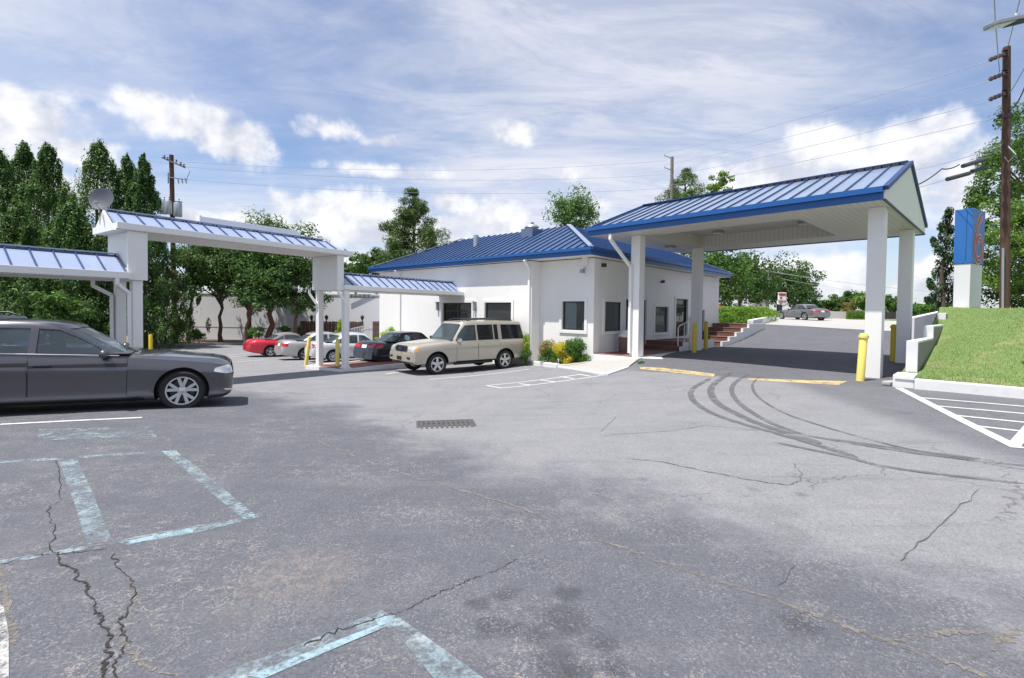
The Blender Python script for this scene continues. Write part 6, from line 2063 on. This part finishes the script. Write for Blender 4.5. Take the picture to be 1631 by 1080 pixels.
# ------------------------------------------------------------------ sign pylon
SY = 20.0
s0, s1, s2 = at(1518, 480, SY), at(1544, 480, SY - .15), at(1562.5, 480, SY + .55)
def sx(u, Y): return at(u, 480, Y).x
fs = Frame((sx(1544, SY), SY, 0), (-1, .18))            # left face runs from its near corner to the left
wL = (Vector((sx(1544, SY), SY)) - Vector((sx(1518, SY + .1), SY + .1))).length
zb, zm, zt = 1.0, at(1531, 419, SY).z, at(1531, 331, SY).z
pyl = thing('sign_pylon', 'tall square blue sign pylon on a white base with a red six', 'sign', (sx(1544, SY), SY, 1.2))
rd_ = Vector((.85, .527, 0)); NC = Vector((sx(1544, SY), SY, 0)); ld = Vector((-.527, .85, 0))
wL, wR = .52, 1.38
pt = lambda a, b, z: NC + ld * a + rd_ * b + Vector((0, 0, z))
mb = MB(); mb.prism([pt(0, 0, .2), pt(wL, 0, .2), pt(wL, wR, .2), pt(0, wR, .2)], (0, 0, zm - .2)); mb.build('base', M['wallend'], pyl, bevel=.015)
mb = MB(); e = .03; mb.prism([pt(-e, -e, zm + .002), pt(wL + e, -e, zm + .002), pt(wL + e, wR + e, zm + .002), pt(-e, wR + e, zm + .002)], (0, 0, zt - zm)); hd_ = mb.build('cabinet', M['signblue'], pyl, bevel=.02)
mb = MB(); mb.tube([pt(wL * .3, -e - .004, zt - .1), pt(wL * .3, -e - .004, zm + .1)], .008, 5); mb.build('panel_seam', M['bluerib'], hd_)
path = [(.74, .10), (.56, .17), (.40, .29), (.28, .45), (.21, .62), (.23, .78), (.36, .90), (.54, .93), (.72, .88), (.82, .76), (.80, .63), (.70, .54), (.55, .515), (.42, .55), (.32, .61)]
pp = smooth_px(path, 5)
fn = rd_.cross(Vector((0, 0, 1))).normalized()
if fn.dot(-NC) < 0: fn = -fn
P6 = [NC + rd_ * (f[0] * wR) + Vector((0, 0, zt + (zm - zt) * f[1])) for f in pp]


def ribbon(name, w, off, mat):
    mb = MB(); Lr, Rr = [], []
    for i, q in enumerate(P6):
        d = (P6[min(i + 1, len(P6) - 1)] - P6[max(i - 1, 0)]).normalized(); s = d.cross(fn)
        o = q - ld * (e + off)
        Lr.append(o + s * w / 2); Rr.append(o - s * w / 2)
    mb.add(Lr + Rr, [(i, i + 1, len(Lr) + i + 1, len(Lr) + i) for i in range(len(Lr) - 1)])
    mb.build(name, mat, hd_)


ribbon('numeral_edge', .33, .006, M['signwhite']); ribbon('numeral', .265, .014, M['signred']); ribbon('numeral_tube', .02, .022, M['signwhite'])

# ------------------------------------------------------------------ bollards
def bollard(px_base, v_top, r, label, mat='yellow', lean=(0, 0), zb=None, cap=False):
    g0 = gnd(*px_base) if zb is None else onz(*px_base, zb)
    h = at(px_base[0], v_top, g0.y).z - g0.z
    t = thing('bollard', label, 'bollard', g0, 'yellow bollards')
    up = Vector((lean[0], lean[1], 1)).normalized(); qq = up.to_track_quat('Z', 'Y')
    mb = MB(); mb.lathe([(r, -.15), (r, h - .03), (r * .85, h), (.001, h + .01)], 20, lambda p: g0 + qq @ p); mb.build('post', M[mat], t, smooth=40)
    if cap:
        mb = MB(); mb.lathe([(r + .003, h - .12), (r + .022, h - .11), (r + .022, h - .05), (r + .003, h - .045)], 20, lambda p: g0 + qq @ p); mb.build('collar', M[mat], t, smooth=40)
    return t


bollard((1370, 606), 531, .088, 'thick pale yellow bollard leaning beside the front right canopy column', 'yellow2', (.05, 0), -.02, True)
bollard((1423, 576), 517, .098, 'thick yellow bollard beside the rear right canopy column', 'yellow', (.0, 0), .05, True)
bollard((1105.5, 563), 515, .085, 'bright yellow bollard just left of the rear left canopy column', 'yellow', (0, 0), -.02)
bollard((1124, 556), 512, .085, 'bright yellow bollard just right of the rear left canopy column', 'yellow', (0, 0), .0)
bollard((487, 583), 536, .075, 'yellow bollard leaning to the right before the walkway post', 'yellow2', (.13, 0))
bollard((537.5, 588), 539, .075, 'upright yellow bollard between the two walkway posts', 'yellow2')
bollard((240, 562), 533, .10, 'yellow bollard beyond the charcoal sedan bonnet', 'yellow')
bollard((205, 566), 535, .08, 'yellow bollard in front of the left walkway posts', 'yellow')

# ------------------------------------------------------------------ bin, drain, kerbs by the office
tq = FR((1.75, .45, -.008))
tr_ = thing('litter_bin', 'brown pebble textured bin with a white bag by the office door', 'bin', tq)
mb = MB(); mb.lathe([(.001, .0), (.24, .0), (.265, .06), (.275, .60), (.27, .66), (.25, .66), (.25, .5), (.001, .5)], 24, lambda q: tq + q); mb.build('drum', M['trash'], tr_, smooth=40)
mb = MB(); mb.lathe([(.278, .60), (.285, .66), (.275, .72), (.22, .735), (.18, .84), (.12, .88), (.001, .885)], 24, lambda q: tq + Vector((q.x * (1 + .04 * math.sin(9 * q.y)), q.y, q.z))); mb.build('bag', M['bag'], tr_, smooth=40)
c0, c1, c2, c3 = gnd(664, 677), gnd(708, 683), gnd(757, 676), gnd(727, 668)
dd = Frame(((c0 + c2) / 2)[:2] + (gz((c0.x + c2.x) / 2, (c0.y + c2.y) / 2),), (.98, .2))
dr = thing('storm_drain', 'rusty iron storm drain grate set in the asphalt', 'drain', dd.o)
mb = MB(); frame_rect(mb, lambda p: dd((p[0], p[2], p[1])), -.48, .48, -.32, .32, .05, -.05, .010); mb.build('frame', M['rust'], dr)
mb = MB(); mb.box(-.43, .43, -.27, .27, .0035, .0045, dd); mb.build('pit', M['pit'], dr)
mb = MB()
for k in range(11): mb.box(-.40 + k * .08 - .022, -.40 + k * .08 + .022, -.27, .27, .006, .016, dd)
for b in (-.1, .1): mb.box(-.43, .43, b - .02, b + .02, .0065, .0155, dd)
mb.build('grate', M['rust'], dr)
# planting strip with a kerb in front of the office
kb = [gnd(820, 577), gnd(888, 584), gnd(958, 597)]
kp = [(820, 577), (888, 584.5)]
a, b = gnd(815, 576.5), gnd(886, 586)
fr = Frame((a.x, a.y, 0), (b - a).xy[:]); L_ = (b - a).xy.length
mb = MB(); zk = gz(a.x, a.y); zk2 = gz(b.x, b.y)
mb.prism([fr((0, 0, zk - .3)), fr((L_, 0, zk2 - .3)), fr((L_, 0, zk2 + .15)), fr((0, 0, zk + .15))], fr.b * .16)
o = mb.build('kerb', M['kerbwhite'], None, bevel=.02); o['kind'] = 'structure'
bed = [(a.x, a.y), (b.x, b.y), tuple(FR((-.95, .3, 0)).xy), tuple(FR((-.0, -.02, 0)).xy), tuple(FL((T1 - .02, .0, 0)).xy), tuple(FL((T1, PROUD - .02, 0)).xy), tuple(FL((T1 + 4, PROUD - .02, 0)).xy)]
drape([bed], 'planting_bed', M['concrete'], .045, .35)
r0, r1, r2, r3, r4 = gnd(888, 585), gnd(965, 598), gnd(1000, 586), FR((-.1, 2.05, 0)), FR((-.1, .05, 0))
drape([[r0.xy[:], r1.xy[:], r2.xy[:], r3.xy[:], r4.xy[:]]], 'concrete_ramp', M['concrete'], .035, .3)
mb = MB()
for p, q in ((r0, r1), (r1, r2)):
    mb.bar(Vector((p.x, p.y, gz(*p.xy) + .01)), Vector((q.x, q.y, gz(*q.xy) + .01)), .12, .09)
o = mb.build('ramp_edge', M['kerbwhite'], None, bevel=.01); o['kind'] = 'structure'
sb = FR((.9, 2.45, 0)); mb = MB(); mb.box(-.75, 1.5, -.42, .30, -.4, -.012, Frame(sb, ER, NRW)); o = mb.build('column_plinth', M['kerbwhite'], None, bevel=.02); o['kind'] = 'structure'
shrub('weed', 'small green weed growing at the broken slab edge', [(1021, 577.5, 16.3, .14, .06, 'green', 160)], .05, None, 'weed', stem=False)
# kerb along the top of the steps and hedge
p_ = [gnd(1218, 521), gnd(1240, 511)]
h0, h1 = at(1195, 520, 30.0), at(1233, 508, 44)
mb = MB(); mb.bar(Vector((h0.x, h0.y, at(1200, 516, 30).z)), Vector((h1.x, h1.y, at(1233, 507, 44).z)), .35, .5); o = mb.build('kerb', M['kerbwhite'], None, bevel=.03); o['kind'] = 'structure'

# ------------------------------------------------------------------ white wall, fence and bed behind the car park
wy = 43.0
wa, wb_ = at(-160, 500, 46), at(640, 500, 42)
fr = Frame((wa.x, wa.y, 0), (wb_ - wa).xy[:]); L_ = (wb_ - wa).xy.length
zt_ = at(420, 469, 43).z
bwall = thing('boundary_wall', 'long white block wall behind the parked cars and evergreens', 'wall', fr((L_ / 2, 0, -1.3)))
mb = MB(); mb.box(0, L_, 0, .3, -1.9, zt_, fr); mb.build('wall', M['blockwall'], bwall)
mb = MB(); mb.box(-.02, L_ + .02, -.05, .35, zt_ + .002, zt_ + .12, fr); mb.build('coping', M['blockwall'], bwall)
mb = MB(); mb.box(0, L_, -.015, -.001, -.18, -.14, fr); mb.build('joint', M['grey'], bwall)
ra = at(555, 470, 42.2); rb_ = at(609, 472, 42.2)
mb = MB()
for v_ in (469, 473): mb.tube([at(553, v_, 42.2), at(608, v_ + .5, 42.2)], .03, 6)
for k in range(9): uu = 553 + k * 6.9; mb.tube([at(uu, 468.5, 42.2), at(uu, 474.5, 42.2)], .025, 6)
o = mb.build('wall_railing', M['darkmetal']); tag(o, 'short dark railing on top of the white wall', 'railing')
bedp = [gnd(215, 551), gnd(300, 550), gnd(385, 548.5), gnd(470, 547)]
back = [fr((L_ * f, -.05, 0)) for f in (.80, .35)]
drape([[q.xy[:] for q in bedp] + [q.xy[:] for q in back]], 'mulch_bed', M['mulch'], .09, 1.0)
mb = MB()
for p, q in zip(bedp, bedp[1:]): mb.bar(Vector((p.x, p.y, gz(*p.xy) + .04)), Vector((q.x, q.y, gz(*q.xy) + .04)), .2, .22)
o = mb.build('bed_kerb', M['palecon'], None, bevel=.02); o['kind'] = 'structure'


def board_fence(label, u0, u1, vt, Y, n):
    a, b = at(u0, vt, Y), at(u1, vt, Y)
    t = thing('wooden_fence', label, 'fence', (a.x, a.y, gz(a.x, a.y)), 'brown board fences')
    fr = Frame((a.x, a.y, 0), (b - a).xy[:]); L = (b - a).xy.length; zt = a.z
    mb = MB()
    for k in range(n):
        z = zt + random.uniform(-.03, .03); mb.box(L * k / n + .008, L * (k + 1) / n - .008, -.02 + .012 * (k % 2), .01 + .012 * (k % 2), -1.4, z, fr)
    mb.build('boards', M['fencewood'], t)
    mb = MB()
    for z in (zt - .35, zt - 1.3): mb.box(0, L, .035, .09, z, z + .09, fr)
    mb.build('rails', M['fencewood'], t)


board_fence('long brown board fence behind the white car', 478, 579, 511.5, 41, 34)
board_fence('short brown board fence section right of the white ramp railing', 593.5, 608, 511.5, 40, 6)
for u, lb in ((496, 'small black lantern on the fence, left one'), (520, 'small black lantern on the fence by the walkway post'), (577, 'small black lantern on the fence beside the ramp railing')):
    q = at(u, 512, 40.7)
    t = thing('post_lantern', lb, 'lantern', q, 'black lanterns on the fence')
    mb = MB(); mb.tube([q - Vector((0, 0, .5)), q + Vector((0, 0, .12))], .05, 8); mb.build('post', M['fencewood'], t)
    mb = MB(); mb.lathe([(.05, .12), (.09, .16), (.15, .36), (.19, .38), (.06, .50), (.02, .56), (.001, .57)], 8, lambda p: q + p); mb.build('lamp_head', M['black'], t)
rl = thing('ramp_railing', 'white ramp railing with upright bars by the brown fence', 'railing', at(575, 540, 37))
for (u0, v0, u1, v1, n, Y0, Y1) in ((558, 524, 579, 519.5, 8, 38, 38.5), (574, 526, 593, 521.5, 8, 37, 37.3)):
    mb = MB(); mb.bar(at(u0, v0, Y0), at(u1, v1, Y1), .06, .07); mb.build('rail', M['trim'], rl)
    for k in range(n):
        f = (k + .5) / n; q = at(u0 + (u1 - u0) * f, v0 + (v1 - v0) * f, Y0 + (Y1 - Y0) * f); mb = MB(); mb.bar(q, q - Vector((0, 0, 1.0)), .05, .05); mb.build('baluster', M['trim'], rl)

# ------------------------------------------------------------------ utility poles, wires and lamp
def insul(mb, a, b, n, r):
    a, b = Vector(a), Vector(b); d = (b - a).normalized(); q = d.to_track_quat('Z', 'Y'); L = (b - a).length
    for k in range(n):
        c = a + d * L * (k + .5) / n
        mb.lathe([(.012, -L / n * .5), (r * .4, -L / n * .25), (r, -.01), (r * .9, .02), (r * .3, L / n * .3), (.012, L / n * .5)], 10, lambda p: c + q @ p)


wires = []


def wire(label, pts_uvY, sag=.3, r=.012, mat='palewire', grp='overhead wires'):
    P_ = [at(*p) if not isinstance(p, Vector) else p for p in pts_uvY]
    pts = []
    for a, b in zip(P_, P_[1:]):
        n = 14
        for k in range(n + (b is P_[-1])):
            f = k / n; pts.append(a.lerp(b, f) - Vector((0, 0, sag * 4 * f * (1 - f))))
    mb = MB(); mb.tube(pts, r, 5); o = mb.build('overhead_wire', M[mat], None, smooth=60); tag(o, label, 'wire', grp)


PY = 19.0
pb, ptop = at(1600.5, 492, PY), at(1603.5, 75, PY)
up_ = thing('utility_pole', 'tall reddish brown wooden utility pole at the right beside the sign', 'utility pole', (pb.x, pb.y, 1.8))
mb = MB(); mb.tube([pb - Vector((0, 0, .6)), pb.lerp(ptop, .5), ptop], [.155, .135, .115], 14); mb.build('pole', M['wood'], up_, smooth=50)
for k, v in enumerate((97, 128, 160)):
    mb = MB(); a, b = at(1598, v - 12, PY - .1), at(1575, v - 4.5, PY - .8); a = at(1600, v - 11, PY - .15)
    insul(mb, a, at(1575, v - 1, PY - 1.0), 4, .085); mb.build('insulator_string', M['insul'], up_, smooth=50)
    mb = MB(); insul(mb, at(1601, v - 18, PY - .12), at(1600.5, v - 6, PY - .16), 3, .10); mb.build('pin_insulator', M['insul'], up_, smooth=50)
mb = MB(); mb.bar(at(1591, 187, PY - .1), at(1612, 183, PY - .1), .07, .09); insul(mb, at(1594, 183, PY - .2), at(1590, 188, PY - .3), 2, .07); mb.build('bracket', M['darkmetal'], up_)
mb = MB(); mb.tube([at(1606, 233, PY - .2), at(1618, 246, PY - .5), at(1606, 258, PY - .2), at(1600, 250, PY - .2)], .02, 6); mb.build('cable_loop', M['galv'], up_, smooth=60)
mb = MB(); mb.tube([at(1597, 498, PY - .15), at(1597.5, 395, PY - .15)], .04, 8); mb.build('conduit', M['galv'], up_, smooth=60)
MY = 49.0
mp_b, mp_t = at(1070.5, 400, MY), at(1070.5, 250, MY)
mp_ = thing('utility_pole', 'grey wooden utility pole over the canopy ridge beside the pine', 'utility pole', (mp_b.x, mp_b.y, gz(mp_b.x, mp_b.y)))
mb = MB(); mb.tube([Vector((mp_b.x, mp_b.y, gz(mp_b.x, mp_b.y) - .3)), mp_t], [.2, .15], 12); mb.build('pole', M['greywood'], mp_, smooth=50)
for v in (252, 271):
    mb = MB(); mb.tube([at(1069, v, MY), at(1062, v - 3, MY), at(1059, v - 3.5, MY), at(1058.5, v - 6, MY)], .045, 6); mb.build('insulator_arm', M['grey'], mp_)
UY = 40.0
ub, ut = at(278.5, 542, UY), at(273, 247, UY)
u1_ = thing('utility_pole', 'dark utility pole with transformer cans left of the raised canopy', 'utility pole', (ub.x, ub.y, gz(ub.x, ub.y)))
mb = MB(); mb.tube([ub - Vector((0, 0, .5)), ut], [.20, .16], 12); mb.build('pole', M['wood'], u1_, smooth=50)
mb = MB(); mb.bar(at(258, 251, UY - .2), at(295, 267, UY - .2), .10, .12); mb.build('crossarm', M['greywood'], u1_)
mb = MB()
for u, v in ((262, 251), (267, 254), (281, 258), (288, 262), (293, 265)): insul(mb, at(u, v + 1, UY - .2), at(u, v - 4, UY - .2), 2, .09)
mb.build('insulators', M['insul'], u1_, smooth=50)
for (u, v0, v1, r) in ((260, 320, 341, .26), (268, 320, 341, .26), (283.5, 323, 345, .30)):
    a = at(u, v1, UY - .45); h = at(u, v0, UY - .45).z - a.z
    mb = MB(); mb.lathe([(.001, 0), (r * .95, .0), (r, .05), (r, h - .05), (r * .9, h), (r * .3, h + .03), (.001, h + .03)], 16, lambda p: a + p); tc = mb.build('transformer', M['galv'], u1_, smooth=40)
    mb = MB(); insul(mb, a + Vector((.08, 0, h + .02)), a + Vector((.1, 0, h + .35)), 2, .05); mb.build('bushing', M['insul'], tc)
mb = MB(); mb.bar(at(253, 319, UY - .3), at(290, 322, UY - .3), .06, .08)
mb.build('transformer_bracket', M['darkmetal'], u1_)
mb = MB()
for u in (283, 289, 295): mb.tube([at(u, 284, UY - .3), at(u + 2, 292, UY - .3)], .05, 6)
mb.bar(at(269, 282, UY - .2), at(298, 287, UY - .2), .06, .07); mb.tube([at(296, 262, UY - .2), at(303, 272, UY - .3), at(297, 286, UY - .3)], .025, 5); mb.tube([at(268, 275, UY - .2), at(268, 292, UY - .2)], .05, 6)
mb.build('fuse_cutouts', M['grey'], u1_)
FY = 70.0
fb2, ft2 = at(1222, 500, FY), at(1224, 430, FY)
fp = thing('utility_pole', 'distant utility pole with a transformer before the big trees', 'utility pole', (fb2.x, fb2.y, gz(fb2.x, fb2.y)))
mb = MB(); mb.tube([fb2 - Vector((0, 0, 1)), ft2], [.2, .15], 8); mb.build('pole', M['greywood'], fp, smooth=50)
mb = MB(); mb.bar(at(1217, 434, FY), at(1231, 434, FY), .12, .14); mb.build('crossarm', M['greywood'], fp)
mb = MB(); a = at(1227.5, 452, FY - .4); mb.lathe([(.001, 0), (.35, 0), (.35, .9), (.001, .95)], 12, lambda p: a + p); mb.build('transformer', M['galv'], fp, smooth=40)
WN = ['top', 'second', 'third', 'lowest']
for k, (v0, u1, v1) in enumerate(((98, 1060, 243), (130, 1060, 262), (161, 1060, 280), (187, 1060, 296))):
    wire('thin %s wire running from the tall brown pole to the grey pole' % WN[k], [(1575 if k < 3 else 1590, v0, PY - 1), (u1, v1, MY)], .25, .011)
for k, (v0, v1) in enumerate(((258, 256), (266, 278), (286, 300))):
    wire('%s thin wire crossing the sky from the transformer pole to the grey pole' % WN[k], [(295, v0, UY), (1060, v1, MY)], .8, .012)
wire('thick black service cable running from the canopy gable to the covered line', [(1455, 297, 16.3), (1500, 269, 17.2), (1528, 262, 17.6)], .06, .022, 'wire', 'service cables')
wire('dark cable passing in front of the big right tree to the brown pole', [(1571, 252, 18.6), (1598, 230, PY)], .0, .018, 'wire', 'service cables')
for (lb, a, b) in (('upper black cable sleeve hanging left of the brown pole', (1534, 264.5, 17.7), (1571, 253, 18.5)), ('lower black cable sleeve hanging over the blue sign', (1509, 285.5, 17.7), (1544, 276, 18.2)), ('black cable sleeve nearest the big right tree', (1548, 273, 18.3), (1570, 266, 18.6))):
    mb = MB(); mb.tube([at(*a), at(*b)], .075, 10); o = mb.build('cable_sleeve', M['wire'], None, smooth=40); tag(o, lb, 'cable sleeve', 'cable sleeves')
wire('grey line above the gable reaching the brown pole', [(1440, 273, 40), (1596, 232, PY)], .15, .014)
wire('line from the lower cable sleeve past the gable', [(1370, 320, 45), (1509, 285.5, 17.7)], .1, .012)
wire('wire rising steeply from the brown pole past the street lamp', [(1606, 72, PY), (1632, -30, 12)], .0, .014)
wire('nearly vertical wire left of the street lamp', [(1592, 115, PY), (1585, 30, 15), (1582, -40, 12)], .0, .014)
wire('cable dropping right from the brown pole', [(1607, 150, PY), (1640, 92, 15)], .05, .016)
wire('second cable dropping right from the brown pole', [(1608, 176, PY), (1642, 112, 15)], .25, .02, 'wire')
wire('low wire crossing the drive opening to the far pole', [(1224, 432, FY), (1460, 462, 60), (1640, 470, 50)], .2, .03)
wire('second low wire crossing the drive opening', [(1224, 440, FY), (1460, 476, 60)], .2, .02)
# street lamp on its own pole just outside the frame
LY = 9.5
lp = onz(1735, 640, .2); lpY = LY + .4
lb_ = at(1735, 40, lpY); z0_ = .3
sl_ = thing('street_lamp', 'flat grey street lamp head reaching in at the top right corner', 'street lamp', (lb_.x, lb_.y, z0_))
mb = MB(); mb.tube([Vector((lb_.x, lb_.y, -.3)), Vector((lb_.x, lb_.y, lb_.z + .3))], [.10, .07], 14); mb.build('pole', M['grey'], sl_, smooth=50)
h0, h1 = at(1573, 45, LY), at(1642, 30, LY + .12)
d = (h1 - h0).normalized(); sdv = Vector((-d.y, d.x, 0)).normalized(); upv = d.cross(sdv); upv = upv if upv.z > 0 else -upv
Lh = (h1 - h0).length
hp_ = lambda a, b, c: h0 + d * a + sdv * b + upv * c
mb = MB()
out_ = [(0, .02), (.03, .10), (.10, .145), (.5, .15), (Lh, .10)]
poly = [(a, b) for a, b in out_] + [(a, -b) for a, b in out_[::-1]]
mb.prism([hp_(a, b, 0) for a, b in poly], upv * .07); mb.build('lamp_head', M['grey'], sl_, bevel=.012)
mb = MB(); mb.prism([hp_(a, b, -.004) for a, b in ((.05, .10), (.5, .12), (.5, -.12), (.05, -.10))], upv * -.006); mb.build('lens', M['curtain'], sl_)
mb = MB(); mb.prism([hp_(a, b, -.004) for a, b in ((.505, .12), (Lh, .09), (Lh, -.09), (.505, -.12))], upv * -.02); mb.build('driver_housing', M['darkmetal'], sl_)
mb = MB(); c = hp_(.66, 0, .07); mb.lathe([(.05, 0), (.05, .05), (.04, .08), (.001, .085)], 12, lambda p: c + p); mb.build('photocell', M['grey'], sl_, smooth=40)
mb = MB(); mb.tube([hp_(Lh - .05, 0, .03), Vector((lb_.x, lb_.y, lb_.z))], .035, 8); mb.build('arm', M['grey'], sl_, smooth=50)

# ------------------------------------------------------------------ far objects past the upper lot
ps = thing('pole_sign', 'small red and white pole sign in front of the big trees', 'sign', at(1243, 505, 62))
q = at(1243, 505, 62); 
mb = MB(); mb.bar(q, at(1243, 470, 62), .3, .3); mb.build('pole', M['darkmetal'], ps)
fr = Frame((q.x, q.y - .25, 0), (1, .1))
for (v0, v1, w, mt) in ((466, 478, .52, 'signwhite'), (479, 485, .62, 'signwhite')):
    mb = MB(); mb.box(-w, w, -.1, .1, at(1243, v1, 62).z, at(1243, v0, 62).z, fr); b_ = mb.build('board', M[mt], ps, bevel=.04)
    mb = MB(); z1, z0 = at(1243, v0, 62).z, at(1243, v1, 62).z; h = z1 - z0
    mb.box(-w * .85, w * .85, -.125, -.102, z0 + h * .55, z1 - h * .12, fr); mb.build('red_band', M['signred'], b_)
    mb = MB(); mb.box(-w * .6, -.05, -.125, -.102, z0 + h * .15, z0 + h * .42, fr); mb.build('red_mark', M['signred'], b_)
rr = at(1158, 497, 60); hs = thing('far_shop', 'small red roofed building peeping past the office wall', 'building', (rr.x, rr.y, 1))
fr = Frame((rr.x, rr.y, 0), (1, .3))
za, zb2 = at(1158, 492, 60).z, at(1158, 481, 60).z
mb = MB(); mb.box(-5, .9, 0, 5, .5, za, fr); mb.build('wall', M['trim'], hs)
mb = MB(); mb.prism([fr((-5.2, -.3, za)), fr((1.2, -.3, za)), fr((.2, 2.5, zb2)), fr((-5.2, 2.5, zb2))], (0, .01, .12)); mb.prism([fr((1.2, -.3, za)), fr((1.2, 5.3, za)), fr((.2, 2.5, zb2))], (0, .01, .12)); mb.build('roof', M['redroof'], hs)
for k, (u, v0) in enumerate(((1172, 483), (1179, 481), (1184, 486), (1196, 486), (1202, 484), (1207, 481), (1212, 479), (1216, 478))):
    q = at(u, 500, 64); fr = Frame((q.x, q.y, 0), (1, .2)); z1 = at(u, v0, 64).z
    t = thing('stone_pillar', ('pale stone pillar beyond the hedge nearest the red roof' if k == 0 else 'short pale stone pillar beyond the left half of the hedge' if k < 3 else 'pale stone pillar in the cluster above the hedge middle' if k < 6 else 'tall pale stone pillar left of the distant utility pole'), 'pillar', (q.x, q.y, 1), 'pale pillars beyond the hedge')
    mb = MB(); mb.box(-.17, .17, -.17, .17, .5, z1 - .08, fr); mb.build('shaft', M['palecon'], t)
    mb = MB(); mb.box(-.23, .23, -.23, .23, z1 - .079, z1 + .04, fr); mb.build('cap', M['palecon'], t)
GB = 'concrete barriers beyond the upper lot'
for (u0, u1, v0, v1, Y, lb) in ((1311, 1323, 495, 509.5, 54, 'pale concrete barrier directly behind the grey sedan'), (1322, 1350, 496, 507.5, 60, 'long pale concrete barrier right of the grey sedan'), (1352, 1384, 497, 507, 66, 'pale concrete barrier behind the tall weeds')):
    a, b = at(u0, v1, Y), at(u1, v1, Y); fr = Frame((a.x, a.y, 0), (b - a).xy[:]); L = (b - a).xy.length; z0, z1 = a.z - .3, at(u0, v0, Y).z
    mb = MB(); mb.prism([fr((0, -.3, z0)), fr((0, .3, z0)), fr((0, .22, z0 + .35)), fr((0, .1, z1)), fr((0, -.1, z1)), fr((0, -.22, z0 + .35))], fr.a * L)
    o = mb.build('concrete_barrier', M['palecon'], None, bevel=.02); tag(o, lb, 'barrier', GB)
a, b = at(1372, 498, 58), at(1520, 499, 58); fr = Frame((a.x, a.y, 0), (b - a).xy[:]); L = (b - a).xy.length
cf = thing('mesh_fence', 'dark screened fence along the far road seen between the right columns', 'fence', (a.x, a.y, 1))
mb = MB(); mb.box(0, L, -.01, .01, 1.0, a.z + .1, fr); mb.build('screen', pm('fence_screen', (.055, .045, .045), .9, var=.2), cf)
for k in range(9):
    mb = MB(); mb.tube([fr((L * k / 8, -.03, .8)), fr((L * k / 8, -.03, a.z + .25))], .035, 8); mb.build('post', M['galv'], cf, smooth=50)
gr = [at(1345, 508, 56), at(1520, 512, 50)]
drape([[gnd(1350, 509).xy[:], gnd(1420, 511).xy[:], gnd(1520, 513).xy[:], (at(1520, 500, 72)).xy[:], (at(1350, 500, 72)).xy[:]]], 'verge', M['grass'], .05, 3.0)
C, N = [], []
for k in range(2600):
    u = rng.uniform(1348, 1385); Y = rng.uniform(54, 57); q = at(u, 500, Y); z = gz(q.x, q.y) + rng.random() ** 1.6 * .95; C.append((q.x, q.y, z)); N.append((rng.normal(), rng.normal(), .2))
o = leaf_mesh('weeds', C, N, .40, .14, LEAF['pale'], None, up=(0, 0, 1.5)); tag(o, 'tall pale weeds growing beside the far barrier', 'weeds', kind='stuff')
tc = at(1287, 511, 46); mb = MB(); mb.lathe([(.16, 0), (.16, .03), (.10, .035), (.03, .3), (.001, .3)], 10, lambda p: Vector((tc.x, tc.y - 1.6, gz(tc.x, tc.y - 1.6) + .02)) + Vector((p.z, p.x, p.y + .15)))
o = mb.build('traffic_cone', pm('cone_orange', (.75, .16, .06), .5), None, smooth=40); tag(o, 'orange cone lying under the grey sedan bumper', 'traffic cone')
